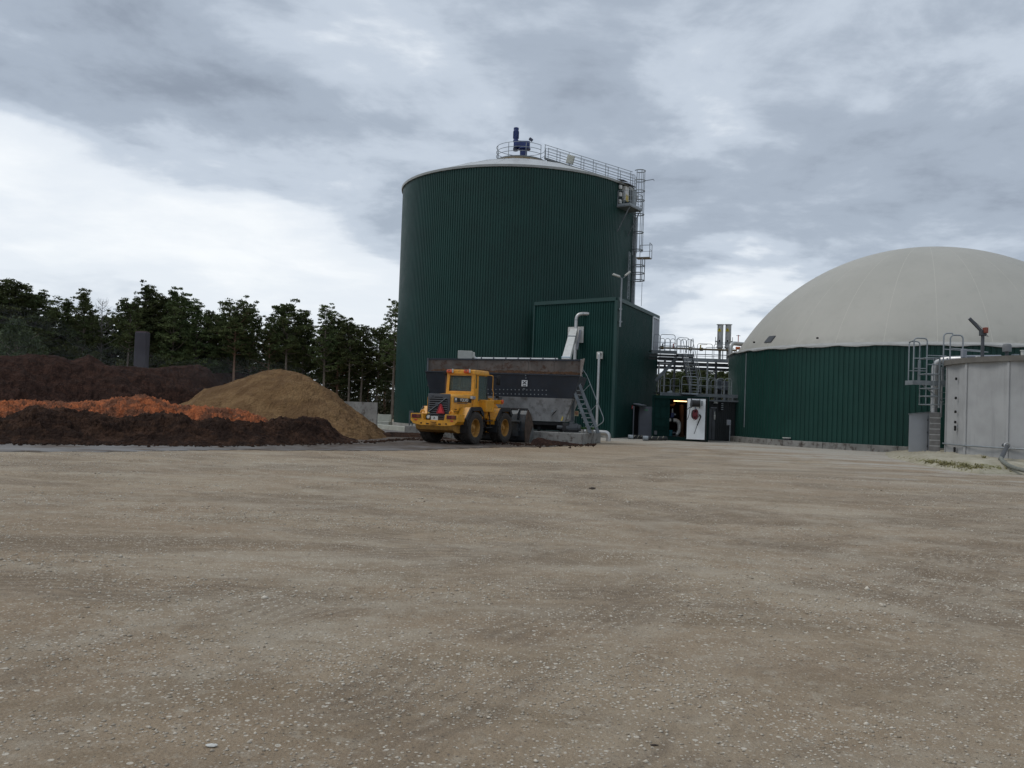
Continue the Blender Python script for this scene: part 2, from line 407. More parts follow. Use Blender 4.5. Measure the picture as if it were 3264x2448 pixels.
# ------------------------------------------------------------------ ground
TANK_C = V(0.05, 72.6); TANK_R = 9.55
DOME_C = V(27.9, 60.1); DOME_R = 12.85
SILO_C = V(26.45, 41.5); SILO_R = 5.5
ASPH_FRONT = [(-900, 1440), (-400, 1440), (0, 1439), (350, 1439), (700, 1434), (1000, 1435), (1250, 1436), (1450, 1430), (1600, 1425), (1760, 1424), (1862, 1417)]
asph_xy = [G(a, b) for a, b in ASPH_FRONT]
ASPH_POLY = [(p.x, p.y) for p in asph_xy] + [(5.0, 60.0), (-6, 66), (-30, 75), (-70, 75), (-70, 20)]
def in_poly(x, y, poly):
    ins = np.zeros_like(x, bool); n = len(poly)
    for i in range(n):
        x1, y1 = poly[i]; x2, y2 = poly[(i + 1) % n]
        c = ((y1 > y) != (y2 > y)) & (x < (x2 - x1) * (y - y1) / ((y2 - y1) if y2 != y1 else 1e-9) + x1)
        ins ^= c
    return ins
def seg_dist(x, y, a, b):
    dx, dy = b[0] - a[0], b[1] - a[1]; t = np.clip(((x - a[0]) * dx + (y - a[1]) * dy) / (dx * dx + dy * dy), 0, 1)
    return np.hypot(x - a[0] - t * dx, y - a[1] - t * dy)
def sstep(v, a, b):
    t = np.clip((v - a) / (b - a), 0, 1); return t * t * (3 - 2 * t)

ARCS = [(4, -28, 42, .28, .03), (4, -28, 43.9, .28, .03), (-22, -30, 46, .28, .025), (-22, -30, 47.9, .28, .025), (30, -10, 34, .3, .03), (30, -10, 35.9, .3, .03),
        (2, -60, 68.0, .3, .02), (2, -60, 70, .3, .02), (11, 21, 7.5, .35, .035), (11, 21, 9.6, .35, .035), (-16, 44, 24, .3, .025), (-16, 44, 26, .3, .025), (-40, -20, 52, .25, .02), (-40, -20, 53.9, .25, .02),
        (14, 40, 22, .3, .025), (14, 40, 24, .3, .025), (0, -90, 110, .5, .02), (0, -90, 112.2, .5, .02), (60, -30, 66, .3, .02), (60, -30, 68, .3, .02), (5, -150, 176, .6, .015)]
def ground_height(x, y):
    r = np.hypot(x, y)
    z = fbm(x * .35, y * .9, 4) * .008 + fbm(x * 3.1, y * 5, 3) * .012 * np.clip(30 / (r + 1), 0, 1)
    # shallow tyre ruts curving across the yard
    for (cx, cy, rad, w, a) in ARCS:
        d = np.abs(np.hypot(x - cx, y - cy) - rad); z = z - a * .55 * np.exp(-(d / (w * .8)) ** 4) * (1 + 1.4 * fbm(x * .8, y * .8, 2))
    z = np.clip(z, -.05, .04)
    far = sstep(r, 24, 34)
    z = z * (1 - far * .75) - .01 * far
    z = np.where(in_poly(x, y, ASPH_POLY), z * .3 - .02, z)
    return z
def build_ground():
    ang = np.radians(np.concatenate([np.arange(-44, 44, .22), np.arange(44, 316, 4)]))
    rad = [0.6]
    while rad[-1] < 3500: rad.append(rad[-1] * (1.013 if 3 < rad[-1] < 60 else 1.08))
    rad = np.array(rad); A, Rr = np.meshgrid(ang, rad, indexing='ij')
    x = np.sin(A) * Rr; y = np.cos(A) * Rr; z = ground_height(x, y)
    na, nr = A.shape; v = np.stack([x, y, z], -1).reshape(-1, 3)
    f = grid_faces(na, nr)
    i = np.arange(nr - 1); last = (na - 1) * nr
    f = np.concatenate([f, np.stack([last + i, i, i + 1, last + i + 1], 1)])
    # centre fan as quads: tiny disc just under the camera
    f = f[:, ::-1]
    me = np_mesh('ground', v, f, ground_mat(), True)
    X = x.ravel(); Y = y.ravel()
    d = np.minimum(np.hypot(X - DOME_C.x, Y - DOME_C.y) - DOME_R - .3, np.hypot(X - SILO_C.x, Y - SILO_C.y) - SILO_R + 1)
    d = np.minimum(d, seg_dist(X, Y, (4.5, 60), (6.4, 57.0))); d = np.minimum(d, seg_dist(X, Y, (6.4, 57.0), (16, 57.5)) * 1.6)
    n = fbm(X * .25, Y * .5, 5)
    w = 1 - sstep(d + n * 6, 1.5, 11)
    w2 = (1 - sstep(d + n * 9, 6, 26)) * sstep(fbm(X * .5 + 5, Y * 1.6 + 3, 4), -.12, .14) * sstep(X, 0, 14) * .95
    w = np.clip(np.maximum(w, w2), 0, 1)
    s = 1 - sstep(seg_dist(X, Y, (-9, 32), (4.5, 43)) + n * 4, .5, 7)
    s2 = (1 - sstep(seg_dist(X, Y, (-16, 25), (-9, 31)) + n * 3, .5, 4)) * .6
    tr = np.zeros_like(X); rg = np.zeros_like(X); wob = fbm(X * .35, Y * .35, 3) * .5
    for (cx, cy, rad, wd, am) in ARCS:
        dd = np.hypot(X - cx, Y - cy) - rad + wob; br = np.clip(.35 + 1.6 * fbm(X * .22 + rad, Y * .22 + cx, 3), 0, 1)
        tr = np.maximum(tr, np.exp(-(dd / (wd * 1.3)) ** 4) * br * min(1, am * 28)); rg = np.maximum(rg, np.exp(-((np.abs(dd) - wd * 2.0) / (wd * .8)) ** 2) * br * .8)
    for nm, a in (('track', tr), ('ridge', rg), ('limestone', w), ('soil', np.clip(np.maximum(s, s2), 0, 1))):
        at = me.attributes.new(nm, 'FLOAT', 'POINT'); at.data.foreach_set('value', a.astype(np.float32))
    structure(np_obj('ground', me))
def ground_mat():
    t = NT('yard_gravel')
    big = t.noise(.10, 9, .68, mscale=(1, 1.6, 1)); mid = t.noise(.42, 9, .72, mscale=(1, 1.9, 1), dist=.3)
    c = t.mix(t.smooth(big, .42, .58), (.278, .200, .126, 1), (.350, .272, .184, 1))
    c = t.mix(t.smooth(mid, .47, .60, 0, .62), c, (.170, .122, .070, 1))
    pale = t.noise(.26, 9, .72, mscale=(1, 1.6, 1), rot=(0, 0, .3))
    c = t.mix(t.smooth(pale, .50, .62, 0, .70), c, (.42, .362, .275, 1))
    tr = t.noise(1.0, 9, .70, mscale=(.12, .8, 1), rot=(0, 0, -.12), dist=.5)
    c = t.mix(t.smooth(tr, .52, .60, 0, .5), c, (.156, .110, .063, 1))
    mo1 = t.noise(2.4, 8, .72); c = t.mix(t.smooth(mo1, .50, .66, 0, .5), c, (.170, .122, .080, 1))
    mo2 = t.noise(6.5, 7, .72, vec=None); c = t.mix(t.smooth(mo2, .50, .64, 0, .55), c, (.45, .395, .312, 1))
    wobn = t.math('MULTIPLY', t.math('SUBTRACT', t.noise(.5, 2), .5), 1.2); px_, py_, _z = t.sep(); tk = None
    for (cx, cy, rad, wd, am) in ARCS:
        dx = t.math('SUBTRACT', px_, cx); dy = t.math('SUBTRACT', py_, cy); dd = t.math('ADD', t.math('SUBTRACT', t.math('SQRT', t.math('MULTIPLY_ADD', dx, dx, t.math('MULTIPLY', dy, dy))), rad), wobn)
        m_ = t.math('MULTIPLY', t.smooth(t.math('ABSOLUTE', dd), wd * 1.4, wd * 2.3, 1, 0), t.math('MULTIPLY_ADD', t.math('SINE', t.math('MULTIPLY', dd, 48.0)), .28, .62)); tk = m_ if tk is None else t.math('MAXIMUM', tk, m_)
    tk = t.math('MULTIPLY', tk, t.smooth(t.noise(.28, 3, .5, mscale=(1, 1.3, 1)), .42, .56))
    c = t.mix(t.math('MULTIPLY', tk, t.smooth(t.noise(1.6, 7, .7), .34, .56, .25, .95)), c, (.120, .085, .054, 1))
    tl = t.attr('ridge').outputs['Fac']
    c = t.mix(t.math('MULTIPLY', tl, t.smooth(t.noise(2.1, 6, .65), .4, .6, .1, .8)), c, (.43, .38, .30, 1))
    soil = t.attr('soil').outputs['Fac']
    sn = t.noise(1.6, 6, .65, mscale=(1, 2.2, 1))
    c = t.mix(t.math('MULTIPLY', soil, t.smooth(sn, .35, .6, .35, .95)), c, (.24, .165, .095, 1))
    lime = t.attr('limestone').outputs['Fac']
    ln = t.noise(5, 5, .7)
    c = t.mix(t.math('MULTIPLY', lime, t.smooth(ln, .3, .6, .55, 1)), c, (.47, .46, .42, 1))
    # grit: small light and dark stones set in the fines
    v1 = t.voronoi(46, 'F1', out='Color'); v1d = t.voronoi(46, 'F1')
    v2 = t.voronoi(17, 'F1', out='Color'); v2d = t.voronoi(17, 'F1')
    s1 = t.sep(v1)[0]; s2 = t.sep(v2)[0]
    m1 = t.math('MULTIPLY', t.math('GREATER_THAN', s1, .80), t.math('LESS_THAN', v1d, .40))
    m2 = t.math('MULTIPLY', t.math('GREATER_THAN', s2, .90), t.math('LESS_THAN', v2d, .26))
    grit = t.noise(190, 3, .7)
    c = t.mix(t.smooth(grit, .35, .65, 0, .5), c4((.16, .135, .11)), c, 'MIX') if False else t.mix(.35, c, t.mix(t.smooth(grit, .35, .65), (.16, .115, .075, 1), (.44, .37, .28, 1)))
    dens = t.smooth(t.noise(.7, 6, .65, mscale=(1, 1.6, 1)), .38, .60, .25, 1)
    c = t.mix(t.math('MULTIPLY', m1, dens), c, (.54, .49, .41, 1))
    c = t.mix(t.math('MULTIPLY', m2, .75), c, (.62, .57, .48, 1))
    dk = t.math('MULTIPLY', t.math('LESS_THAN', s1, .07), t.math('LESS_THAN', v1d, .38)); c = t.mix(t.math('MULTIPLY', dk, .6), c, (.10, .085, .07, 1))
    h = t.math('ADD', t.math('MULTIPLY', t.math('SUBTRACT', 1.0, v1d), .5), t.math('ADD', t.noise(28, 6, .7), t.math('MULTIPLY', m2, .8)))
    t.bump(h, .8, .022)
    return t.out(c, .93, 0, .2)

def build_asphalt():
    t = NT('asphalt_yard_surface')
    c = t.mix(t.smooth(t.noise(.5, 6, .6), .35, .65), (.155, .147, .140, 1), (.205, .198, .192, 1))
    c = t.mix(t.smooth(t.noise(.55, 7, .65, mscale=(1, 1.8, 1), dist=.5), .46, .62, 0, .8), c, (.085, .062, .045, 1))
    at = t.attr('dirt').outputs['Fac']; c = t.mix(t.math('MULTIPLY', at, t.smooth(t.noise(2.2, 6, .65), .3, .62, .45, 1)), c, (.055, .038, .026, 1))
    c = t.mix(t.math('MULTIPLY', t.smooth(t.noise(1.1, 5, .6, mscale=(1, 2.5, 1)), .55, .7), .45), c, (.25, .20, .14, 1))
    t.bump(t.noise(60, 5, .7), .4, .01); m = t.out(c, .85, 0, .25)
    fr = []
    for i in range(len(asph_xy) - 1):
        for k in range(24): fr.append(asph_xy[i].lerp(asph_xy[i + 1], k / 24))
    fr.append(asph_xy[-1]); n = len(fr)
    back = [V(-75, 22, 0).lerp(V(-60, 78, 0), i / (n * .25)) if i < n * .25 else V(-60, 78, 0).lerp(V(5.2, 58, 0), (i - n * .25) / (n * .75 - 1)) for i in range(n)]
    nv = 60; vs = []
    for i in range(n):
        j = (vnoise(i * .23, 3.3) + .6 * vnoise(i * .9, 8.1)) * .75; f = fr[i] + V(.3, -.7, 0) * float(j)
        for k in range(nv):
            q = (k / (nv - 1)) ** 1.6; p = f.lerp(back[i], q); vs.append((p.x, p.y, .012 + (.006 if k else -.02)))
    me = np_mesh('asphalt_yard', vs, grid_faces(n, nv)[:, ::-1], m)
    a = np.array(vs); x, y = a[:, 0], a[:, 1]
    d = np.minimum(seg_dist(x, y, (-7, 42), (4, 42)), seg_dist(x, y, (-8.5, 35.5), (3, 40.5))); d = np.minimum(d, seg_dist(x, y, (-17, 29), (-7, 38)) * 2.2)
    w = 1 - sstep(d + fbm(x * .6, y * .6, 4) * 4, 1.5, 9)
    at = me.attributes.new('dirt', 'FLOAT', 'POINT'); at.data.foreach_set('value', w.astype(np.float32))
    structure(np_obj('asphalt_yard', me))

def build_stones():
    t = NT('loose_stone'); a = t.attr('tone').outputs['Fac']
    t.out(t.mix(a, (.20, .17, .135, 1), (.50, .485, .45, 1)), .9, 0, .2); m = t.m
    t.put(t.b.inputs['Base Color'], t.mix(t.smooth(t.noise(90, 3), .3, .7, 0, .3), t.mix(a, (.23, .185, .135, 1), (.66, .60, .50, 1)), (.38, .33, .26, 1)))
    base = np.array([(0, 0, 1), (1, 0, 0), (0.31, .95, 0), (-.81, .59, 0), (-.81, -.59, 0), (.31, -.95, 0), (0, 0, -1)], float)
    tri = np.array([(0, 1, 2), (0, 2, 3), (0, 3, 4), (0, 4, 5), (0, 5, 1), (6, 2, 1), (6, 3, 2), (6, 4, 3), (6, 5, 4), (6, 1, 5)])
    rr = np.random.RandomState(5); VS = []; TS = []; FS = []; base_i = 0
    for (r0, r1, n, s0, s1) in ((3.4, 7, 13000, .0025, .0125), (7, 14, 15000, .0042, .0165), (14, 30, 12000, .008, .023)):
        n2 = n * 3; az = rr.uniform(-R(34), R(34), n2); rad = np.sqrt(rr.uniform(r0 ** 2, r1 ** 2, n2)); x = np.sin(az) * rad; y = np.cos(az) * rad
        dens = sstep(fbm(x * .45 + 3, y * .9, 5), -.12, .32) * .93 + .07
        keep = (rr.rand(n2) < dens * .55) & ~in_poly(x, y, ASPH_POLY); x = x[keep][:n]; y = y[keep][:n]; k = len(x)
        s = s0 + (s1 - s0) * rr.rand(k) ** 2.6; big = rr.rand(k) < .006; s = np.where(big, s * 1.9, s)
        z = ground_height(x, y); rot = rr.rand(k) * 6.28; el = rr.uniform(.7, 1.5, k); ht = rr.uniform(.4, .85, k)
        v = base[None] * (1 + rr.uniform(-.28, .28, (k, 7, 1))); v[..., 2] *= ht[:, None]; v[..., 0] *= el[:, None]
        v *= s[:, None, None]; cx = v[..., 0] * np.cos(rot)[:, None] - v[..., 1] * np.sin(rot)[:, None]; cy = v[..., 0] * np.sin(rot)[:, None] + v[..., 1] * np.cos(rot)[:, None]
        v = np.stack([cx + x[:, None], cy + y[:, None], v[..., 2] + (z + s * .18)[:, None]], -1)
        VS.append(v.reshape(-1, 3)); TS.append((tri[None] + (np.arange(k) * 7)[:, None, None] + base_i).reshape(-1, 3)); base_i += k * 7
        FS.append(np.repeat(np.clip(rr.normal(.55, .28, k), 0, 1), 7))
    me = np_mesh('loose_gravel', np.concatenate(VS), np.concatenate(TS), m)
    at = me.attributes.new('tone', 'FLOAT', 'POINT'); at.data.foreach_set('value', np.concatenate(FS).astype(np.float32))
    o = np_obj('loose_gravel', me); o['kind'] = 'stuff'; tag(o, 'pale loose gravel stones scattered over the yard', 'gravel')
    # a few single pieces that stand out
    for (px, py, s, lab, nm, cat) in ((674, 2377, .019, 'flat whitish stone lying alone at the bottom left of the yard', 'stone', 'stone'),
                             (2085, 2376, .015, 'dark curled scrap lying on the gravel near the bottom edge', 'scrap', 'scrap'),
                             (1888, 1557, .045, 'brown lump of compost dropped in the middle of the yard', 'clod', 'clod')):
        p = G(px, py); b = MB(); rr2 = random.Random(px)
        flat = .35 if nm != 'clod' else .5
        bm = bmesh.new(); bmesh.ops.create_icosphere(bm, subdivisions=2, radius=1)
        vs = [(v.co.x * s * (1.5 if nm != 'clod' else 1.8) * (1 + rr2.uniform(-.18, .18)), v.co.y * s * (1 + rr2.uniform(-.2, .2)) * (.35 if nm == 'scrap' else 1), v.co.z * s * flat * (1 + rr2.uniform(-.25, .25))) for v in bm.verts]
        b.add([V(*q) + V(p.x, p.y, s * .12) for q in vs], [[v.index for v in f.verts] for f in bm.faces]); bm.free()
        b.build(nm, mat('stone_pale', (.55, .54, .50), .9) if nm == 'stone' else mat('dark_scrap', (.06, .045, .035), .9))
        tag(bpy.data.objects[nm], lab, cat)

# ------------------------------------------------------------------ heaps
def interp(tab, x): return float(np.interp(x, [a for a, b in tab], [b for a, b in tab]))
def heap(name, label, cat, tops, bases, wf, wb, m, nu=420, nv=90, rough=.16, rscale=1.1, sharp=1.0, hi=.05, taper=None, bfloor=None):
    x0, x1 = tops[0][0], tops[-1][0]; vs = np.zeros((nu, nv, 3))
    for i in range(nu):
        px = x0 + (x1 - x0) * i / (nu - 1)
        yb = interp(bases, px); B = G(px, yb); yt = interp(tops, px)
        w = wf(px) if callable(wf) else wf; Yr = B.y + w
        T = P(px, yt, Yr); h = max(T.z, .0); k = wb(px) if callable(wb) else wb
        dirx = T.x / T.y
        for j in range(nv):
            s = j / (nv - 1) * 2 - 1
            if s < 0: Y = B.y + (Yr - B.y) * (1 + s)
            else: Y = Yr + k * s
            a = abs(s); f = (1 - a ** (1.25 * sharp)) if sharp < 1.2 else (1 - a) * (1 + .6 * a * (1 - a))
            X = dirx * Y if s >= 0 else (B.x / B.y + (dirx - B.x / B.y) * (1 + s)) * Y
            vs[i, j] = (X, Y, h * max(f, 0))
    x, y, z = vs[..., 0], vs[..., 1], vs[..., 2]
    env = np.clip(z / .5, 0, 1)
    n = fbm(x * rscale, y * rscale, 5, .55) * rough * 2.2 + np.abs(fbm(x * rscale * 4.3 + 9, y * rscale * 4.3, 4, .65)) * hi * 2 + np.abs(fbm(x * 7.0 + 3, y * 7.0, 3, .6)) * hi * .9
    jitter = fbm(x * 2.2 + 31, y * 2.2, 3) * .25
    # keep the crest near its drawn height
    crest = np.linspace(-1, 1, nv)[None, :]; damp = .45 + .55 * np.minimum(1, np.abs(crest) * 2.2)
    vs[..., 2] = z + n * env * damp - .02; vs[..., 1] += jitter * .5; vs[..., 0] += fbm(x * 2.2, y * 2.2 + 11, 3) * .2
    vs[:, 0, 2] = -.06; vs[:, -1, 2] = -.06; vs[0, :, 2] = -.06; vs[-1, :, 2] = -.06
    me = np_mesh(name, vs.reshape(-1, 3), grid_faces(nu, nv)[:, ::-1], m, True)
    o = np_obj(name, me); tag(o, label, cat); return o
def heap_mat(name, a, b, spots=None, samt=.5, scale=3.0, bumpd=.06, dist=0.0):
    t = NT(name); c = t.mix(t.smooth(t.noise(scale, 7, .7, dist=dist), .34, .66), c4(a), c4(b))
    c = t.mix(t.smooth(t.noise(scale * 6, 5, .7), .3, .7, 0, .45), c, c4(a, .45))
    if spots: c = t.mix(t.smooth(t.noise(scale * .45, 7, .68, mscale=(1, 1, 1.6), dist=.6), .44, .56, 0, samt), c, c4(spots))
    h = t.math('ADD', t.noise(7, 7, .72), t.math('MULTIPLY', t.voronoi(9), .7)); t.bump(h, 1.0, bumpd * 1.6)
    return t.out(c, .95, 0, .12)
def build_heaps():
    comp = heap_mat('dark_compost', (.042, .022, .014), (.082, .044, .028), (.022, .013, .010), .8)
    comp2 = heap_mat('reddish_compost', (.042, .021, .015), (.075, .038, .027), (.026, .015, .012), .7)
    orange = heap_mat('orange_peel_waste', (.36, .130, .062), (.62, .185, .070), (.15, .072, .045), .9, 2.6, .06)
    sand = heap_mat('sandy_fill', (.180, .105, .048), (.255, .160, .078), (.125, .072, .035), .75, 1.6, .05)
    heap('orange_heap', 'low heap of bright orange waste behind the dark compost ridge', 'heap',
         [(-500, 1282), (-100, 1277), (0, 1276), (95, 1279), (174, 1283), (253, 1282), (348, 1277), (400, 1271), (443, 1264), (475, 1268), (538, 1290), (600, 1301), (663, 1304), (752, 1306), (790, 1317), (853, 1344), (900, 1366)],
         [(-500, 1385), (0, 1392), (400, 1396), (700, 1397), (900, 1398)], 2.2, 2.6, orange, nu=560, nv=110, rough=.14, hi=.16, rscale=1.6)
    heap('compost_heap', 'long dark brown compost ridge at the edge of the grey yard, nearest heap', 'heap',
         [(-620, 1345), (-300, 1345), (0, 1336), (40, 1326), (92, 1307), (150, 1299), (190, 1298), (260, 1312), (300, 1323), (380, 1334), (443, 1328), (506, 1321), (585, 1326), (617, 1349), (649, 1345), (680, 1333), (711, 1332), (758, 1345), (810, 1350), (853, 1343), (894, 1328), (923, 1334), (964, 1326), (1010, 1337), (1043, 1342), (1059, 1366), (1097, 1388), (1163, 1405), (1180, 1408)],
         [(-620, 1416), (0, 1415), (350, 1418), (700, 1422), (1000, 1416), (1100, 1411), (1180, 1408)], 2.4, 2.2, comp, nu=700, nv=120, rough=.17, hi=.13, rscale=1.4)
    heap('compost_heap', 'tall dark compost mound at the left edge, behind the orange heap', 'heap',
         [(-700, 1120), (-200, 1128), (0, 1131), (95, 1130), (174, 1131), (228, 1147), (262, 1136), (285, 1129), (332, 1157), (380, 1183), (408, 1208), (440, 1240), (475, 1290)],
         [(-700, 1325), (0, 1330), (300, 1334), (475, 1342)], 5.0, 5.0, comp2, rough=.22, hi=.10, rscale=.9)
    heap('compost_heap', 'reddish brown compost mound between the tall dark mound and the sand heap', 'heap',
         [(150, 1220), (290, 1185), (364, 1168), (443, 1171), (538, 1169), (590, 1164), (633, 1160), (658, 1172), (680, 1196), (715, 1240), (770, 1300)],
         [(150, 1325), (450, 1330), (770, 1334)], 5.0, 5.0, comp2, rough=.2, hi=.09, rscale=.9)
    heap('compost_heap', 'farthest reddish compost mound peeping over the left shoulder of the sand heap', 'heap',
         [(560, 1196), (640, 1190), (689, 1188), (758, 1189), (800, 1193), (860, 1210), (960, 1290)],
         [(560, 1315), (960, 1322)], 4.0, 4.0, comp2, nu=220, nv=60, rough=.2, hi=.08)
    heap('sand_heap', 'big smooth sandy brown heap with a rounded top left of the tank', 'heap',
         [(560, 1290), (600, 1276), (647, 1240), (711, 1226), (750, 1211), (790, 1195), (822, 1184), (853, 1177), (900, 1175), (939, 1182), (996, 1208), (1053, 1246), (1106, 1286), (1170, 1334), (1217, 1372), (1239, 1392), (1260, 1397)],
         [(560, 1382), (800, 1392), (1000, 1400), (1100, 1404), (1170, 1403), (1239, 1397), (1260, 1396)], lambda px: 4.6 if px < 1100 else 4.6 - (px - 1100) / 160 * 2.6, 4.5, sand, nu=480, nv=110, rough=.09, hi=.035, rscale=.8, sharp=1.05)
    # crumbs of dark compost fallen in front of the heaps and along the concrete plinth
    rr = random.Random(4); b = MB()
    def crumb(p, s):
        vs = [(rr.uniform(.6, 1.2) * s * a, rr.uniform(.6, 1.2) * s * c_, rr.uniform(.3, .8) * s * d) for a, c_, d in ((1, 0, 0), (0, 1, 0), (-1, 0, 0), (0, -1, 0), (0, 0, 1), (0, 0, -1))]
        b.add([(p.x + q[0], p.y + q[1], .02 + s * .25 + q[2]) for q in vs], [(0, 1, 4), (1, 2, 4), (2, 3, 4), (3, 0, 4), (1, 0, 5), (2, 1, 5), (3, 2, 5), (0, 3, 5)])
    for i in range(1500):
        u = rr.random()
        px = rr.uniform(-100, 1180) if u < .5 else rr.uniform(1170, 1900)
        base = interp([(-620, 1416), (0, 1415), (350, 1418), (700, 1422), (1000, 1416), (1200, 1409), (1300, 1400), (1700, 1419), (1855, 1420), (1900, 1418)], px)
        crumb(G(px, base + abs(rr.gauss(0, 3.0)) - 1), rr.uniform(.02, .09))
    o = b.build('compost_crumbs', comp); o['kind'] = 'stuff'; tag(o, 'scattered dark compost crumbs on the yard by heaps and plinth', 'crumbs')
    # low bank of spilled compost against the plinth
    heap('compost_spill', 'low spill of brown compost against the concrete plinth behind the bucket', 'heap',
         [(1690, 1400), (1712, 1392), (1745, 1400), (1790, 1406), (1840, 1413), (1866, 1418)], [(1690, 1419), (1750, 1420), (1866, 1420)], .55, .5, comp2, nu=120, nv=30, rough=.05, hi=.05, rscale=3)
    heap('compost_spill', 'low dark spill of compost left of the loader against the plinth end', 'heap',
         [(1170, 1394), (1240, 1376), (1300, 1377), (1345, 1380), (1420, 1392), (1480, 1404)], [(1170, 1397), (1250, 1394), (1350, 1397), (1480, 1405)], .7, .8, comp, nu=140, nv=30, rough=.05, hi=.06, rscale=2.5)

# ------------------------------------------------------------------ trees
def leaf_mat(name, a, b):
    t = NT(name); oi = t.N.new('ShaderNodeObjectInfo')
    c = t.mix(t.smooth(t.noise(.55, 5, .6), .35, .65), c4(a), c4(b))
    hs = t.N.new('ShaderNodeHueSaturation'); t.L.new(c, hs.inputs['Color']); t.L.new(t.math('MULTIPLY_ADD', oi.outputs['Random'], .5, .75), hs.inputs['Value'])
    t.L.new(t.math('MULTIPLY_ADD', oi.outputs['Random'], .03, .485), hs.inputs['Hue'])
    t.out(hs.outputs[0], .8, 0, .15); return t.m
def tuft_cloud(centers, radii, per, s0, s1, rr):
    """needle tufts: small triangles spread through flattened clumps"""
    k = len(centers); n = k * per
    c = np.repeat(np.array(centers), per, 0); r = np.repeat(np.array(radii), per, 0)
    d = rr.normal(size=(n, 3)); d /= np.linalg.norm(d, axis=1)[:, None]; d *= (rr.rand(n) ** .5)[:, None]
    p = c + d * r; s = rr.uniform(s0, s1, n)[:, None]
    a = rr.normal(size=(n, 3)); a /= np.linalg.norm(a, axis=1)[:, None]; b = np.cross(a, rr.normal(size=(n, 3))); b /= np.linalg.norm(b, axis=1)[:, None]
    v = np.stack([p - a * s * .6, p + a * s * .6, p + b * s], 1).reshape(-1, 3)
    return v, np.arange(n * 3).reshape(-1, 3)
def make_tree(seed, kind, h=13.0):
    rr = np.random.RandomState(seed); tk = MB()
    start = {'cone': .30, 'round': .28, 'umbrella': .55, 'open': .42}[kind]; wid = {'cone': 2.5, 'round': 3.0, 'umbrella': 2.4, 'open': 2.3}[kind]
    bend = rr.uniform(-.5, .5, 2); pts = []; ns = 9
    for i in range(ns + 1):
        t = i / ns; pts.append((bend[0] * math.sin(t * 2.6) * t, bend[1] * math.sin(t * 3.1) * t, t * h * .97))
    tk.tube(pts, [.19 * (1 - .82 * i / ns) for i in range(ns + 1)], 7)
    def at(t): t = min(max(t, 0), 1) * ns; i = min(int(t), ns - 1); return Vector(pts[i]).lerp(Vector(pts[i + 1]), t - i)
    cen = []; rad = []; nb = {'cone': 62, 'round': 64, 'umbrella': 42, 'open': 40}[kind]
    for i in range(nb):
        u = (i + rr.rand()) / nb; t = start + (1 - start) * u
        if kind == 'cone': L = wid * (1 - u) ** .75 * rr.uniform(.65, 1.15) + .35
        elif kind == 'round': L = wid * math.sin(math.pi * (.18 + .78 * u)) ** .6 * rr.uniform(.6, 1.1) + .2
        elif kind == 'umbrella': L = wid * (.45 + .75 * math.sin(math.pi * min(1, .1 + u * .85))) * rr.uniform(.5, 1.1)
        else: L = wid * (1 - u * .75) * rr.uniform(.5, 1.2) + .3
        az = i * 2.399 + rr.uniform(-.4, .4); el = R(rr.uniform(2, 30) + 22 * u)
        o = at(t); d = V(math.cos(az) * math.cos(el), math.sin(az) * math.cos(el), math.sin(el)); m1 = o + d * L * .5 - V(0, 0, .04 * L); e = o + d * L + V(0, 0, .05 * L)
        tk.tube([o, m1, e], [.05 * (1 - .4 * u), .032, .012], 4, cap=False)
        nc = max(3, int(L / .27)) + (1 if kind == 'round' else 0)
        for k in range(nc):
            q = .38 + .68 * (k + rr.rand() * .6) / nc; p = o + (e - o) * q + Vector(rr.normal(size=3)) * .24
            side = V(-math.sin(az), math.cos(az), 0) * rr.uniform(-.4, .4) * L * .45; p += side; cen.append(tuple(p + V(0, 0, .1)))
            s = rr.uniform(.18, .46) * (1.1 if kind != 'open' else .85); rad.append((s * 1.1, s * 1.1, s * rr.uniform(.32, .55)))
    top = at(1.0)
    for k in range(5): cen.append(tuple(top + Vector(rr.normal(size=3)) * .22 - V(0, 0, .25 * k))); rad.append((.3 + .06 * k, .3 + .06 * k, .3))
    # dead lower branches
    for i in range(9):
        t = rr.uniform(.12, start + .05); az = rr.uniform(0, 6.28); L = rr.uniform(.5, 1.7); o = at(t); d = V(math.cos(az), math.sin(az), rr.uniform(-.1, .35))
        tk.tube([o, o + d * L * .5, o + d * L + V(0, 0, rr.uniform(-.2, .3))], [.025, .017, .006], 3, cap=False)
    per = {'cone': 46, 'round': 46, 'umbrella': 50, 'open': 34}[kind]
    v, f = tuft_cloud(cen, rad, per, .08, .19, rr)
    return tk, v, f
TREES = [  # photo x, photo y of the top, distance, form
    (-60, 930, 92, 'round'), (22, 905, 93, 'round'), (98, 942, 94, 'round'), (150, 985, 99, 'cone'), (204, 955, 97, 'cone'), (252, 926, 95, 'cone'), (286, 1012, 100, 'round'),
    (345, 1016, 101, 'round'), (399, 962, 93, 'umbrella'), (452, 908, 96, 'cone'), (497, 950, 98, 'round'), (545, 921, 96, 'cone'), (580, 942, 99, 'cone'), (613, 966, 98, 'cone'), (655, 990, 100, 'cone'),
    (700, 1010, 101, 'round'), (742, 972, 98, 'umbrella'), (790, 1000, 102, 'round'), (850, 1010, 99, 'open'), (912, 972, 98, 'umbrella'), (960, 1018, 101, 'round'),
    (1032, 975, 97, 'open'), (1075, 1018, 100, 'round'), (1112, 1030, 97, 'umbrella'), (1150, 1040, 99, 'open'), (1200, 1050, 101, 'round'), (1252, 963, 97, 'open'), (1300, 1000, 98, 'open')]
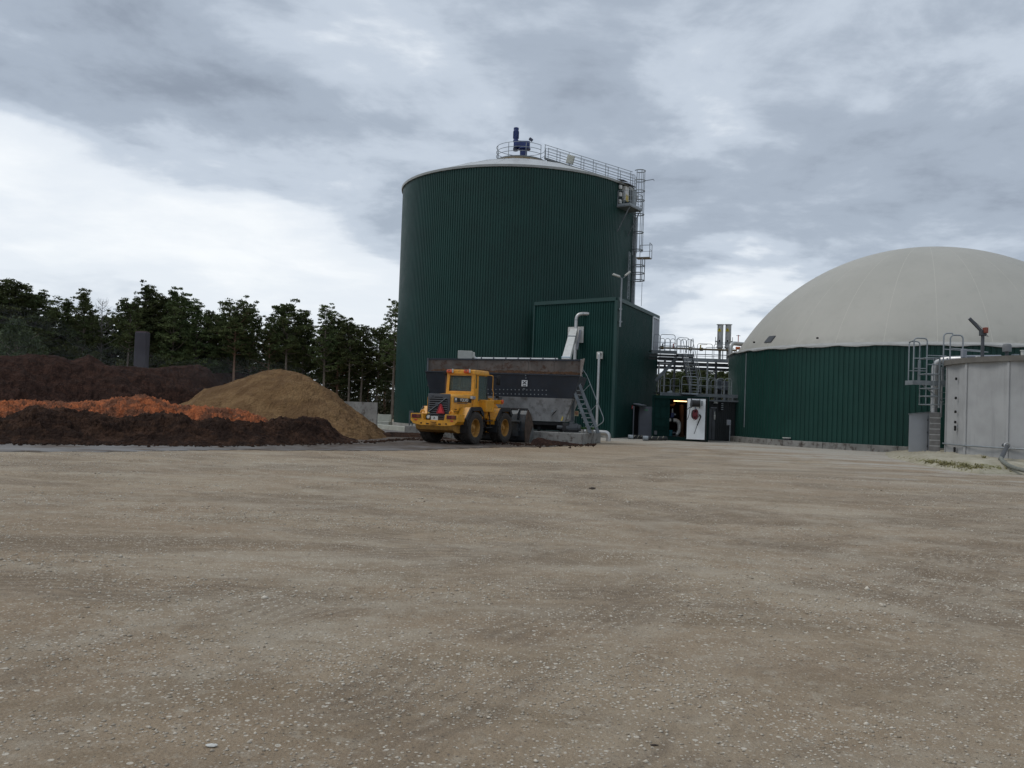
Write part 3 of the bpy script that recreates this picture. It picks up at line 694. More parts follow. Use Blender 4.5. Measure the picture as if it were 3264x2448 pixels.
def build_trees():
    pine = leaf_mat('pine_needles', (.052, .072, .028), (.105, .125, .048)); leafy = leaf_mat('broadleaf_foliage', (.045, .060, .028), (.07, .085, .04))
    protos = {}
    for kind in ('cone', 'round', 'umbrella', 'open'):
        protos[kind] = []
        for k in range(3):
            tk, v, f = make_tree(31 + k * 7 + len(kind), kind)
            protos[kind].append((tk.mesh('trunk', BARKR if k == 1 else BARK, True), np_mesh('crown', v, f, pine)))
    rr = random.Random(9); n = 0
    def plant(name, x, y, h, kind, label, group=None, w=1.0, k=None):
        o = thing(name, label, 'tree', (x, y, -.02), rr.uniform(0, 6.28), group); o.scale = (w * h / 13, w * h / 13, h / 13)
        tm, cm = protos[kind][rr.randrange(3) if k is None else k]
        put(tm, 'trunk', o); put(cm, 'crown', o); return o
    words = {'cone': 'conical dark pine', 'round': 'dense round-crowned pine', 'umbrella': 'flat-topped pine on a bare trunk', 'open': 'thin open-crowned pine'}
    lab = ['at the left edge behind the tall compost mound', 'tallest of the broad crowns at the far left', 'just right of the far left crown', 'short, left of the twin tops', 'beside the pointed pine on the left',
           'pointed, left of the bare grey tree', 'just right of the pointed pine', 'low, left of the lone bare trunk', 'just left of the tall grey column', 'tallest, above the tall grey column',
           'right of the tall grey column', 'tall pointed with leaning reddish trunk above the mounds', 'sharing its top with the leaning pine', 'stepping down right of the leaning pine', 'small pointed, left of the dip in the skyline',
           'low in the dip of the skyline', 'above the left slope of the sand heap', 'low, above the crest of the sand heap', 'sparse, just left of the layered flat top', 'layered, above the right of the sand crest', 'right of the layered flat top',
           'over the right slope of the sand heap', 'low, right of the rounded open crown', 'with a pale trunk above the sand slope', 'sparse, above the grey concrete wall', 'low, above the pale concrete block', 'half hidden by the left side of the tank', 'behind the left edge of the tank']
    for i, (px, py, Y, kind) in enumerate(TREES):
        q = P(px, 1255, Y); h = P(px, py, Y).z / (1.0)
        w = 1.0 + .12 * math.sin(i * 2.1) + (.25 if i < 3 else 0)
        plant('pine_tree', q.x, Y, h, kind, words[kind] + ' ' + lab[i], 'pines along the edge of the wood', w)
    # rows behind: alike, told apart by nothing
    for row, (Y0, Y1, cnt, hh, x0, x1) in enumerate(((103, 112, 26, .86, -130, 1330), (114, 128, 20, .84, -110, 1330))):
        for i in range(cnt):
            px = x0 + (x1 - x0) * (i + rr.uniform(.1, .9)) / cnt; Y = rr.uniform(Y0, Y1); sky = interp([(a, b) for a, b, c, d in sorted(TREES)], px)
            h = max(8.0, (P(px, min(sky + 55, 1100), Y).z) * rr.uniform(.82, 1.0)); q = P(px, 1255, Y)
            plant('pine_tree', q.x, Y, h, rr.choice(['round', 'cone', 'round', 'open']), 'pine standing deeper in the wood behind the front row', 'pines deeper in the wood', rr.uniform(1.0, 1.3))
    for i in range(15):
        px = 2080 + 330 * (i + rr.uniform(.2, .8)) / 15; Y = rr.uniform(128, 150); q = P(px, 1300, Y); h = P(px, rr.uniform(1172, 1200), Y).z
        plant('pine_tree', q.x, Y, h, 'round', 'distant pine seen between the green building and the domed tank', 'distant pines behind the steel platforms', rr.uniform(1.2, 1.5))
    # broad-leaved tree at the far left and a bare one on the skyline
    v, f = None, None
    rs = np.random.RandomState(3); cen = []; rad = []
    for i in range(120):
        a = rs.uniform(0, 6.28); zz = rs.uniform(.8, 8.2); r_ = 3.4 * math.sin(math.pi * min(.98, .15 + zz / 10)) * rs.uniform(.5, 1) ; cen.append((math.cos(a) * r_, math.sin(a) * r_, zz)); s = rs.uniform(.5, .9); rad.append((s, s, s * .8))
    v, f = tuft_cloud(cen, rad, 90, .09, .2, rs); cm = np_mesh('crown', v, f, leafy); q = P(45, 1250, 84)
    o = thing('broadleaf_tree', 'greyish green bushy broad-leaved tree at the left edge in front of the pines', 'tree', (q.x, 84, 0)); put(cm, 'crown', o)
    b = MB(); b.tube([(0, 0, 0), (.1, 0, 3), (0, .1, 6)], [.16, .12, .04], 7)
    for i in range(14):
        a = i * 2.4; z0 = 1.5 + i * .3; b.tube([(0, 0, z0), (math.cos(a) * 1.2, math.sin(a) * 1.2, z0 + 1.0), (math.cos(a) * 2.4, math.sin(a) * 2.4, z0 + 1.6)], [.05, .035, .012], 4, cap=False)
    b.build('trunk', BARK, o, world=False)
    o2 = thing('bare_tree', 'bare grey leafless tree standing out on the skyline among pines', 'tree', (P(312, 1255, 97).x, 97, 0)); b = MB(); H = P(312, 953, 97).z
    b.tube([(0, 0, 0), (.15, 0, H * .5), (0, 0, H * .98)], [.16, .09, .015], 6); tw = MB(); r3 = random.Random(2)
    for i in range(30):
        z0 = H * (.52 + .45 * i / 30); a = i * 2.4; L = 2.2 * (1 - i / 38) * r3.uniform(.7, 1.1)
        e1 = V(math.cos(a) * L * .5, math.sin(a) * L * .5, z0 + L * .25); e2 = V(math.cos(a) * L, math.sin(a) * L, z0 + L * .6); tw.tube([(0, 0, z0), e1, e2], [.04, .025, .008], 3, cap=False)
        for k in range(7):
            s_ = e1.lerp(e2, k / 6); dd = V(r3.uniform(-.5, .5), r3.uniform(-.5, .5), r3.uniform(.1, .7)); tw.tube([s_, s_ + dd], [.014, .006], 3, cap=False)
    b.build('trunk', BAREW, o2, world=False); tw.build('crown', BAREW, o2, world=False)
    # undergrowth in the wood
    cen = []; rad = []
    for i in range(900):
        if i < 780: px = rs.uniform(-250, 1340); Y = rs.uniform(98, 132); z = rs.uniform(.2, 2.3) * (1.3 if px > 900 else 1)
        else: px = rs.uniform(2080, 2400); Y = rs.uniform(118, 135); z = rs.uniform(.2, 4.5)
        q = P(px, 1280, Y); cen.append((q.x, Y, z)); s = rs.uniform(.7, 1.5); rad.append((s, s, s * .7))
    v, f = tuft_cloud(cen, rad, 90, .12, .32, rs); me = np_mesh('undergrowth', v, f, leaf_mat('undergrowth_leaves', (.042, .046, .024), (.075, .075, .036)))
    o = np_obj('undergrowth', me); o['kind'] = 'stuff'; tag(o, 'dark undergrowth between the pine trunks', 'undergrowth')
    # tall grey column between the trunks
    a = P(424, 1260, 88); c = P(460, 1260, 88); zt = P(442, 1060, 88).z; b = MB()
    w = (c.x - a.x); cx = (a.x + c.x) / 2 + .1; o = thing('grey_column', 'tall plain grey fabric-covered column standing between the pine trunks', 'column', (cx, 88, 0))
    b.bevbox((cx, 88, zt / 2), (w, w * .9, zt), .05); b.build('shaft', TARP, o)
    b = MB(); b.box((cx, 88, zt + .06), (w * .9, w * .8, .12)); b.build('cap', mat('violet_rim', (.08, .05, .06)), o)

def build_steam():
    m = bpy.data.materials.new('warm_steam'); m.use_nodes = True; nt = m.node_tree; nt.nodes.remove(nt.nodes['Principled BSDF'])
    v = nt.nodes.new('ShaderNodeVolumePrincipled'); v.inputs['Density'].default_value = .0022; v.inputs['Color'].default_value = (.85, .9, .92, 1); nt.links.new(v.outputs[0], nt.nodes['Material Output'].inputs['Volume'])
    b = MB()
    for px, py, Y, rx, rz_ in ((-20, 1130, 74, 7.5, 4.4), (40, 1140, 70, 5.0, 2.6), (330, 1190, 72, 6.5, 2.4), (760, 1215, 74, 7.0, 2.0)):
        c = P(px, py, Y); b.lathe([(rx * math.sin(math.pi * k / 12), c.z - rz_ * math.cos(math.pi * k / 12)) for k in range(13)], (c.x, c.y, 0), n=24)
    o = b.build('steam', m, smooth=True); o['kind'] = 'stuff'; tag(o, 'thin pale steam drifting over the compost mounds before the pines', 'steam')

# ------------------------------------------------------------------ plant: shared builders
def PL(px, py, p0, n):
    """pixel line of sight met with the vertical plane through p0 with horizontal normal n"""
    d = ray(px, py); n = Vector((n[0], n[1], 0)); t = (Vector(p0) - CAM_P).dot(n) / d.dot(n); return CAM_P + d * t
def rib_profile(nper, p, depth):
    out = []
    for k in range(nper): out += [(k * p, 0), (k * p + .60 * p, 0), (k * p + .68 * p, -depth), (k * p + .90 * p, -depth)]
    out.append((nper * p, 0)); return out
def cyl_sheet(Rr, h, ang, nper, depth, gap=.004):
    pr = rib_profile(nper, ang / nper, depth); b = MB(); vs = []; n = len(pr)
    pr[0] = (gap / Rr * .5, pr[0][1]); pr[-1] = (ang - gap / Rr * .5, 0)
    for z in (0, h): vs += [((Rr + d) * math.cos(a), (Rr + d) * math.sin(a), z) for a, d in pr]
    b.add(vs, [(i, i + 1, n + i + 1, n + i) for i in range(n - 1)]); return b
def flat_sheet(w, h0, h1, nper, depth, gap=.004):
    """sheet in local x (0..w), z (0..h), ribs towards -y; top may slope from h0 to h1"""
    pr = rib_profile(nper, w / nper, depth); pr[0] = (gap, 0); pr[-1] = (w - gap, 0); n = len(pr); b = MB()
    b.add([(x, -d, 0) for x, d in pr] + [(x, -d, h0 + (h1 - h0) * x / w) for x, d in pr], [(i, i + 1, n + i + 1, n + i) for i in range(n - 1)]); return b
def railing(parent, pts, h=1.1, step=1.2, mids=(.55,), r=.024, mat_=None, closed=False, kick=0.0, post='post'):
    m = mat_ or GALV; pts = [Vector(p) for p in pts]; segs = list(zip(pts, pts[1:] + ([pts[0]] if closed else [])))
    if not closed: segs = segs[:len(pts) - 1]
    posts = []; 
    for a, b in segs:
        n = max(1, int(round((b - a).length / step)))
        for k in range(n): posts.append(a.lerp(b, k / n))
    if not closed: posts.append(pts[-1])
    for p in posts:
        MB().tube([p, p + V(0, 0, h)], r, 6).build(post, m, parent)
    MB().tube([p + V(0, 0, h) for p in pts], r, 6, closed=closed).build('handrail', m, parent, smooth=True)
    for q in mids: MB().tube([p + V(0, 0, h * q) for p in pts], r * .7, 6, closed=closed).build('midrail', m, parent, smooth=True)
    if kick:
        b = MB()
        for p, q in segs: b.bar(p + V(0, 0, kick / 2 + .01), q + V(0, 0, kick / 2 + .01), .012, kick)
        b.build('toe_board', m, parent)
def hoop_panel(parent, a, b, h=1.1, r=.024, mid=.5, m=None, name='rail_frame'):
    """inverted U of tube with rounded corners and one middle bar"""
    a = Vector(a); b = Vector(b); k = MB(); up = V(0, 0, h)
    k.tube(fillet([a, a + up, b + up, b], .18, 5), r, 7); k.tube([a + up * mid, b + up * mid], r * .75, 6)
    return k.build(name, m or GALV, parent, smooth=True)
def ladder(parent, base, z1, u, v, w=.45, cage=None, hoops=(), m=None):
    """base: foot point; u outward, v sideways unit vectors"""
    m = m or GALV; base = Vector(base); u = Vector(u); v = Vector(v)
    for s in (-1, 1): MB().bar(base + v * s * w / 2, V(*(base + v * s * w / 2).xy, z1), .08, .035, up=u).build('stile', m, parent)
    b = MB(); z = base.z + .2
    while z < z1 - .05: b.tube([V(base.x, base.y, z) - v * w / 2, V(base.x, base.y, z) + v * w / 2], .016, 5); z += .29
    b.build('rungs', m, parent)['kind'] = 'stuff'
    if cage:
        zc0, zc1, rad = cage; c = V(base.x, base.y, 0) + u * rad * .8
        for z in hoops: MB().tube([c + V(0, 0, z) + u * rad * math.cos(t) + v * rad * math.sin(t) for t in [R(-140 + 280 * k / 18) for k in range(19)]], 0.042, 5).build('hoop', m, parent, smooth=True)
        for t in (-110, -55, 0, 55, 110):
            q = c + u * (rad - .02) * math.cos(R(t)) + v * (rad - .02) * math.sin(R(t)); MB().bar(q + V(0, 0, zc0), q + V(0, 0, zc1), .065, .035, up=u).build('cage_bar', m, parent)

# ------------------------------------------------------------------ tall green digester tank
def build_tank():
    c = V(TANK_C.x, TANK_C.y, 0); Yt = TANK_C.y * math.cos(math.asin(TANK_R / TANK_C.y)) ** 2
    H = P(1284, 600, Yt).z; zp = P(1655, 494, TANK_C.y - 2.05).z
    print('TANK H', round(H, 2), 'platform z', round(zp, 2))
    tank = thing('digester_tank', 'tall round dark green ribbed digester tank with pale conical roof', 'tank', c)
    MB().lathe([(TANK_R - .5, -.05), (TANK_R + .12, -.05), (TANK_R + .12, .22), (TANK_R - .5, .24)], c, n=96).build('base_ring', CONC, tank)
    MB().lathe([(TANK_R - .05, .1), (TANK_R - .05, H - .02)], c, n=96).build('inner_wall', GREEND(), tank, smooth=True)
    n = 60; me = cyl_sheet(TANK_R, H - .24, 2 * math.pi / n, 5, .045).mesh('wall_sheet', GREEN)
    for i in range(n): put(me, 'wall_sheet', tank, (0, 0, .22), 2 * math.pi * i / n)
    MB().lathe([(TANK_R - .02, H - .18), (TANK_R + .10, H - .18), (TANK_R + .12, H - .02), (TANK_R + .02, H + .02), (TANK_R - .1, H + .01)], c, n=128).build('roof_edge', GUTTER, tank, smooth=True)
    MB().lathe([(TANK_R - .06, H), (TANK_R * .6, H + (zp - H) * .52), (2.3, zp - .32), (1.2, zp - .22), (.01, zp - .2)], c, n=96).build('roof', ROOFW, tank, smooth=True)
    for k in range(24):
        a = 2 * math.pi * k / 24 + .05; q = [c + V(math.cos(a) * r, math.sin(a) * r, z + .006) for r, z in ((TANK_R - .1, H), (TANK_R * .6, H + (zp - H) * .52), (2.35, zp - .32))]
        MB().tube(q, .018, 4).build('roof_seam', ROOFW, tank)
    # ring platform on the apex
    pf = thing('roof_platform', 'round railed platform on the apex of the tall tank roof', 'platform', c + V(0, 0, zp - .3))
    MB().lathe([(1.0, zp - .1), (2.05, zp - .1), (2.05, zp), (1.0, zp)], c, n=48).build('deck', GALVM, pf)
    MB().lathe([(1.95, zp - .3), (2.05, zp - .3), (2.05, zp - .1)], c, n=48).build('rim', BROWNPIPE, pf)
    th = [R(-22 + 16 + 328 * k / 40) for k in range(41)]
    pts = [c + V(2.03 * math.cos(t), 2.03 * math.sin(t), zp) for t in th]
    for k in range(0, 41, 5): MB().tube([pts[k], pts[k] + V(0, 0, 1.1)], .026, 6).build('post', GALV, pf)
    for hh, nm in ((1.1, 'handrail'), (.72, 'midrail'), (.38, 'midrail')): MB().tube([p + V(0, 0, hh) for p in pts], .024, 6).build(nm, GALV, pf, smooth=True)
    # agitator drive
    ag = thing('agitator_drive', 'dark blue agitator drive with upright motor on the tank apex', 'motor', c + V(0, 0, zp - .2)); o = c + V(.15, -.2, 0)
    MB().cyl(o + V(.05, 0, zp - .2), o + V(.05, 0, zp + 1.1), .30, 20).build('pedestal', BLUE, ag, smooth=True)
    MB().bevbox(o + V(-.12, 0, zp + 1.38), (1.35, .65, .56), .08).build('gearbox', BLUE, ag, smooth=True)
    MB().cyl(o + V(.1, 0, zp + 1.0), o + V(.1, 0, zp + 1.1), .52, 24).build('flange', BLUE, ag, smooth=True)
    b = MB(); b.lathe([(.0, zp + 1.6), (.22, zp + 1.6), (.22, zp + 1.75), (.19, zp + 1.8), (.19, zp + 1.85), (.215, zp + 1.88), (.22, zp + 2.5), (.2, zp + 2.58), (.2, zp + 2.62), (.215, zp + 2.64), (.215, zp + 2.76), (.13, zp + 2.8), (0, zp + 2.8)], o + V(-.62, 0, 0), n=20)
    for k in range(16):
        a = 2 * math.pi * k / 16; b.box(o + V(-.62 + .225 * math.cos(a), .225 * math.sin(a), zp + 2.18), (.035, .016, .58), a)
    b.build('upright_motor', BLUE, ag)
    MB().cyl(o + V(-.62, 0, zp + .86), o + V(-.62, 0, zp + 1.12), .2, 16).build('lower_housing', mat('black_blue', (.01, .014, .04), .5), ag, smooth=True)
    MB().bevbox(o + V(.62, -.1, zp + 1.82), (.34, .22, .22), .04, M=Matrix.Rotation(R(35), 3, 'Y')).build('small_motor', mat('grey_blue_motor', (.05, .06, .10), .5), ag)
    # radial walkway down the cone
    th0 = R(-18); u = V(math.cos(th0), math.sin(th0), 0); v = V(-u.y, u.x, 0)
    a0 = c + u * 2.15 + V(0, 0, zp + .10); a1 = c + u * (TANK_R - .1) + V(0, 0, H + .34)
    wk = thing('roof_walkway', 'sloping walkway with double handrails running down the tank roof to the ladder', 'walkway', a0)
    nseg = 8
    for k in range(nseg):
        p, q = a0.lerp(a1, k / nseg + .004), a0.lerp(a1, (k + 1) / nseg - .004); MB().bar(p, q, .94, .05).build('grating', GALVM, wk)
    for s in (-1, 1):
        e0 = a0 + v * .48 * s; e1 = a1 + v * .48 * s; MB().bar(e0, e1, .05, .14).build('side_beam', GALVD, wk)
        for k in range(nseg): p = e0.lerp(e1, (k + .05) / (nseg - .8)); MB().tube([p, p + V(0, 0, 1.1)], .026, 6).build('post', GALV, wk)
        for hh in (1.1, .82, .6, .38, .2): MB().tube([e0 + V(0, 0, hh), e1 + V(0, 0, hh)], .024 if hh > 1 else .016, 6).build('handrail' if hh > 1 else 'midrail', GALV, wk)
    fl = thing('floodlight', 'pale rectangular floodlight clamped to the roof walkway rail', 'floodlight', a0.lerp(a1, .30) - v * .42)
    fp = a0.lerp(a1, .30) - v * .42 + V(0, 0, .55)
    M = Matrix.Rotation(R(12), 3, 'Y') @ Matrix.Rotation(R(20), 3, 'X'); MB().bevbox(fp, (.62, .16, .72), .03, M=M).build('housing', LAMPW, fl)
    MB().bevbox(fp + M @ V(0, -.1, 0), (.5, .03, .6), .01, M=M).build('lens', mat('floodlight_lens', (.55, .55, .48), .3), fl)
    MB().bar(fp + V(0, 0.02, -.3), fp + V(-.1, .1, -.62), .06).build('bracket', GREYD, fl)
    # caged ladder at the right of the tank
    thl = R(-20); u = V(math.cos(thl), math.sin(thl), 0); v = V(-u.y, u.x, 0); f = c + u * (TANK_R + .12); Yl = f.y
    zz = lambda py: P(2030, py, Yl).z
    ld = thing('caged_ladder', 'upper caged ladder climbing the right edge of the tall tank to its roof', 'ladder', V(f.x, f.y, zz(815)))
    hp = [zz(y) for y in (546, 577, 610, 640, 685, 742, 798)]
    ladder(ld, V(f.x, f.y, zz(815)), H + 1.15, u, v, .5, (zz(805), zz(545), .42), hp)
    MB().tube([c + u * (TANK_R + .85) + V(0, 0, zz(578)), c + u * (TANK_R + 1.55) + V(0, 0, zz(575)), c + u * (TANK_R + 1.6) + V(0, 0, zz(580))], .025, 6).build('camera_arm', GREYD, ld)
    f2 = f + v * -1.15
    ld2 = thing('caged_ladder', 'lower caged ladder on the tank, starting behind the green building roof', 'ladder', V(f2.x, f2.y, zz(960)))
    ladder(ld2, V(f2.x, f2.y, zz(960)), zz(812), u, v, .5, None)
    q = f + u * .1; c3 = q + u * .35
    for y in (848, 872, 895): MB().tube([c3 + V(0, 0, zz(y)) + u * .5 * math.cos(t) + v * .5 * math.sin(t) for t in [R(-150 + 300 * k / 18) for k in range(19)]], 0.042, 5).build('hoop', GALV, ld2, smooth=True)
    for t in (-100, -40, 20, 80):
        w = c3 + u * .49 * math.cos(R(t)) + v * .49 * math.sin(R(t)); MB().bar(w + V(0, 0, zz(897)), w + V(0, 0, zz(826)), .065, .035).build('cage_bar', GALV, ld2)
    tr = thing('cable_duct', 'pale grey vertical duct beside the ladders on the tank', 'duct', V(f.x, f.y, 9)); MB().bar(f + v * .55 + V(0, 0, zz(970)), f + v * .55 + V(0, 0, zz(690)), .34, .22, up=u).build('duct_run', GALV, tr)
    MB().tube([f + u * .75 + v * .2 + V(0, 0, zz(975)), f + u * .75 + v * .2 + V(0, 0, zz(900))], .02, 5).build('safety_wire', GALV, tr)
    # service platform box high on the tank
    thp = R(-33); u = V(math.cos(thp), math.sin(thp), 0); v = V(-u.y, u.x, 0); thl = thp; Yl = 67.0
    zz = lambda py: P(2010, py, Yl).z; zf = zz(664); sp = thing('service_platform', 'square railed service platform bolted high on the right side of the tank', 'platform', c + u * (TANK_R + .6) + V(0, 0, zf))
    def T(r, t, z): return c + u * (TANK_R + r) + v * t + V(0, 0, z)
    MB().hexa([T(-.05, -1.1, zf - .07), T(1.05, -1.1, zf - .07), T(1.05, 1.0, zf - .07), T(-.05, 1.0, zf - .07), T(-.05, -1.1, zf), T(1.05, -1.1, zf), T(1.05, 1.0, zf), T(-.05, 1.0, zf)]).build('floor', GALVM, sp)
    railing(sp, [T(.02, -1.1, zf), T(1.05, -1.1, zf), T(1.05, 1.0, zf), T(.02, 1.0, zf)], 1.15, .62, (.62, .3), .024, kick=.16)
    for t in (-1.0, .8): MB().bar(T(1.0, t, zf - .08), T(.02, t, zf - 1.9), .05).build('brace', GALVD, sp)
    # gas relief boxes
    zb = zf + .15
    cb = thing('relief_unit', 'white pressure relief cabinet with dark hoods at the service platform', 'cabinet', T(.2, -1.0, zb))
    MB().bevbox(T(.14, -.05, zf + 1.15), (.28, .6, 1.1), .02, rz=thl).build('cabinet', WHITEP, cb)
    MB().hexa([T(-.05, -1.15, zf + 2.05), T(.5, -1.15, zf + 1.9), T(.5, -.45, zf + 1.9), T(-.05, -.45, zf + 2.05), T(-.05, -1.15, zf + 2.11), T(.5, -1.15, zf + 1.96), T(.5, -.45, zf + 1.96), T(-.05, -.45, zf + 2.11)]).build('hood', GREYD, cb)
    MB().hexa([T(-.05, -.35, zf + 1.98), T(.6, -.35, zf + 1.78), T(.6, .8, zf + 1.78), T(-.05, .8, zf + 1.98), T(-.05, -.35, zf + 2.04), T(.6, -.35, zf + 1.84), T(.6, .8, zf + 1.84), T(-.05, .8, zf + 2.04)]).build('hood', GREYD, cb)
    for k in range(3): 
        MB().bevbox(T(.1, -.85, zf + .40 + .55 * k), (.16, .26, .30), .02, rz=thl).build('gauge_box', WHITEP, cb); MB().bar(T(0, -1.05, zf + .66 + .55 * k), T(.25, -.65, zf + .60 + .55 * k), .16, .03).build('shelf', GREYD, cb)
    MB().bevbox(T(.30, -.1, zf + .80), (.03, .4, .5), .005, rz=thl).build('notice', YELS, cb)
    MB().cyl(T(.4, .75, zf + .25), T(.4, .75, zf + 1.5), .26, 16).build('vessel', GALV, cb, smooth=True)
    # small rest platform
    u = V(math.cos(R(-20)), math.sin(R(-20)), 0); v = V(-u.y, u.x, 0); Yl = f.y; zz = lambda py: P(2030, py, Yl).z; z2 = zz(821); rp = thing('rest_platform', 'small railed rest platform beside the ladder halfway up the tank', 'platform', T(.8, .3, z2))
    MB().hexa([T(.35, -.1, z2 - .05), T(1.45, -.1, z2 - .05), T(1.45, .8, z2 - .05), T(.35, .8, z2 - .05), T(.35, -.1, z2), T(1.45, -.1, z2), T(1.45, .8, z2), T(.35, .8, z2)]).build('floor', BROWNPIPE, rp)
    railing(rp, [T(.5, .8, z2), T(1.45, .8, z2), T(1.45, -.1, z2)], 1.1, .9, (.55,))
_g = {}
def GREEND():
    if 'g' not in _g: _g['g'] = mat('green_shade_backing', (.006, .03, .026), .6)
    return _g['g']

# ------------------------------------------------------------------ green building
def build_building():
    C0 = G(1952, 1396); Ht = P(1970, 948, C0.y).z; Bt = G(2098, 1008, Ht); At = G(1707, 964, Ht)
    A = V(At.x, At.y, 0); B = V(Bt.x, Bt.y, 0); C = V(C0.x, C0.y, 0)
    print('BUILDING', A, C, B, Ht)
    bd = thing('green_building', 'dark green ribbed sheet-clad building in front of the tall tank', 'building', C)
    def face(P0, P1, out, sheets):
        d = (P1 - P0); L = d.length; a = math.atan2(d.y, d.x); d.normalize()
        # body behind the sheets
        me = flat_sheet(L / sheets, Ht - .1, Ht - .1, max(3, int(round(L / sheets / .21))), .035).mesh('wall_sheet', GREENB)
        flip = V(math.cos(a + math.pi / 2), math.sin(a + math.pi / 2), 0).dot(out) > 0
        for i in range(sheets):
            o = put(me, 'wall_sheet', bd, tuple((P0 + d * L * i / sheets + out * .06) - C), a)
        return d
    nAC = V(-(C - A).y, (C - A).x, 0).normalized(); nAC = nAC if nAC.dot(-A) > 0 else -nAC
    nCB = V((B - C).y, -(B - C).x, 0).normalized(); nCB = nCB if nCB.x > 0 else -nCB
    D = A + (B - C) * .55
    MB().hexa([A, C, B, D, A + V(0, 0, Ht - .12), C + V(0, 0, Ht - .12), B + V(0, 0, Ht - .12), D + V(0, 0, Ht - .12)]).build('body', GREEND(), bd)
    face(A, C, nAC, 7); face(C, B, nCB, 11)
    for p, q in ((A, C), (C, B), (B, D)): MB().bar(p + V(0, 0, Ht - .1) + nAC * .0, q + V(0, 0, Ht - .1), .26, .24).build('roof_trim', GREENTRIM, bd)
    MB().bar(C + (nAC + nCB) * .05, C + (nAC + nCB) * .05 + V(0, 0, Ht - .2), .22, .22, up=(C - A).normalized()).build('corner_trim', GREENTRIM, bd)
    MB().bar(A + nAC * .05 + V(0, 0, .1), A + nAC * .05 + V(0, 0, Ht - .2), .14, .1, up=(C - A).normalized()).build('corner_trim', GREENTRIM, bd)
    MB().bar(C + nAC * .1 + V(0, 0, .04), A + nAC * .1 + V(0, 0, .04), .2, .24).build('plinth', CONC, bd)
    # upper door on the right-hand face
    o = C + nCB * .10
    q = [PL(x, y, o, nCB) for x, y in ((2079, 1116), (2097, 1119), (2099, 1022), (2081, 1014))]
    a, b_ = q[0], q[1]; zt = q[3].z; zb = a.z
    fr = MB(); 
    for p in (a, b_): fr.bar(V(p.x, p.y, zb), V(p.x, p.y, zt + .1), .1, .12)
    fr.bar(V(a.x, a.y, zt + .1), V(b_.x, b_.y, zt + .1), .12, .12); frm = fr.build('door_frame', WHITEC, bd)
    dr = MB().bar(V(*a.lerp(b_, .08).xy, (zb + zt) / 2), V(*a.lerp(b_, .92).xy, (zb + zt) / 2), .05, zt - zb).build('door', GREYP, bd, label='pale grey upper door at the steel platform')
    MB().bar(a.lerp(b_, .15) + nCB * .06 + V(0, 0, 1.0), a.lerp(b_, .28) + nCB * .06 + V(0, 0, 1.0), .03).build('handle', GALV, dr)
    # lower doorway: dark opening, frame, open leaf
    a = PL(2016, 1399, o, nCB); b_ = PL(2033, 1398, o, nCB); zt = PL(2018, 1294, o, nCB).z; off = nCB * .02
    MB().bar(a.lerp(b_, .03) + V(0, 0, zt / 2 - a.z), b_ + V(0, 0, zt / 2 - b_.z), .04, zt - .02).build('doorway', BLACK, bd)
    MB().bar(V(a.x, a.y, 0) + off, V(a.x, a.y, zt) + off, .07, .1).build('door_frame', GREYP, bd)
    MB().bar(V(b_.x, b_.y, 0) + off * 3, V(b_.x, b_.y, zt) + off * 3, .32, .06, up=(0, 1, 0)).build('door_frame', GREYP, bd)
    MB().hexa([V(*a.xy, zt + .12) - nCB * .02, V(*b_.xy, zt + .12) - nCB * .02, V(*b_.xy, zt + .05) + nCB * .55, V(*a.xy, zt + .05) + nCB * .55, V(*a.xy, zt + .2) - nCB * .02, V(*b_.xy, zt + .2) - nCB * .02, V(*b_.xy, zt + .09) + nCB * .55, V(*a.xy, zt + .09) + nCB * .55]).build('canopy', GREYP, bd)
    h0 = V(b_.x, b_.y, .03) + nCB * .08; e = P(2077, 1397, h0.y - .15); e = V(e.x, e.y, .03); zt2 = P(2038, 1294.5, h0.y).z
    mid = (zt2 + .03) / 2
    leaf = MB().bar(V(h0.x, h0.y, mid), V(e.x, e.y, mid), .05, zt2 - .06).build('door', mat('grey_door_leaf', (.34, .36, .41), .5, 0, .05, 2), bd, label='grey door leaf standing open')
    k = h0.lerp(e, .90) + V(0, -.08, zt2 * .46); MB().bar(k, k + V(-.14, 0, 0), .025).build('handle', STAIN, leaf)
    s = h0.lerp(e, .52) + V(0, -.035, zt2 * .865); MB().box(s, (.30, .012, .13)).build('exit_sign', GSIGN, leaf)
    b = MB(); 
    for dx in (-.10, .10): b.box(s + V(dx, -.009, 0), (.06, .004, .09))
    b.box(s + V(.0, -.009, -.005), (.03, .004, .06)); b.box(s + V(.004, -.009, .036), (.022, .004, .022)); b.bar(s + V(-.01, -.009, -.03), s + V(-.035, -.009, -.05), .014, .004); b.bar(s + V(.01, -.009, .01), s + V(.045, -.009, -.002), .012, .004)
    b.build('exit_symbol', WSIGN, leaf)
    rs = PL(2013.5, 1298, o, nCB); sg = MB().bar(rs + V(0, 0, 0) + nCB * .05 - (B - C).normalized() * .12, rs + nCB * .05 + (B - C).normalized() * .12, .02, .24).build('fire_notice', RSIGN)
    MB().bar(rs + nCB * .062 - (B - C).normalized() * .05, rs + nCB * .062 + (B - C).normalized() * .05, .006, .08).build('symbol', WSIGN, sg)
    tag(sg, 'small red and white notice beside the lower doorway of the green building', 'sign')
    # loudly leaning double-headed lamp fixed at the building corner
    lp = thing('yard_lamp', 'twin-headed grey lamp mast fixed to the corner of the green building', 'lamp', V(C.x, C.y, P(1980, 1042, C.y).z) + nCB * .25)
    Yl = C.y - .3; bot = P(1979, 1042, Yl); top = P(1985, 886, Yl); bot.x = top.x = (bot.x + top.x) / 2 - .05
    MB().tube([bot, top], .055, 10).build('mast', GALV, lp, smooth=True)
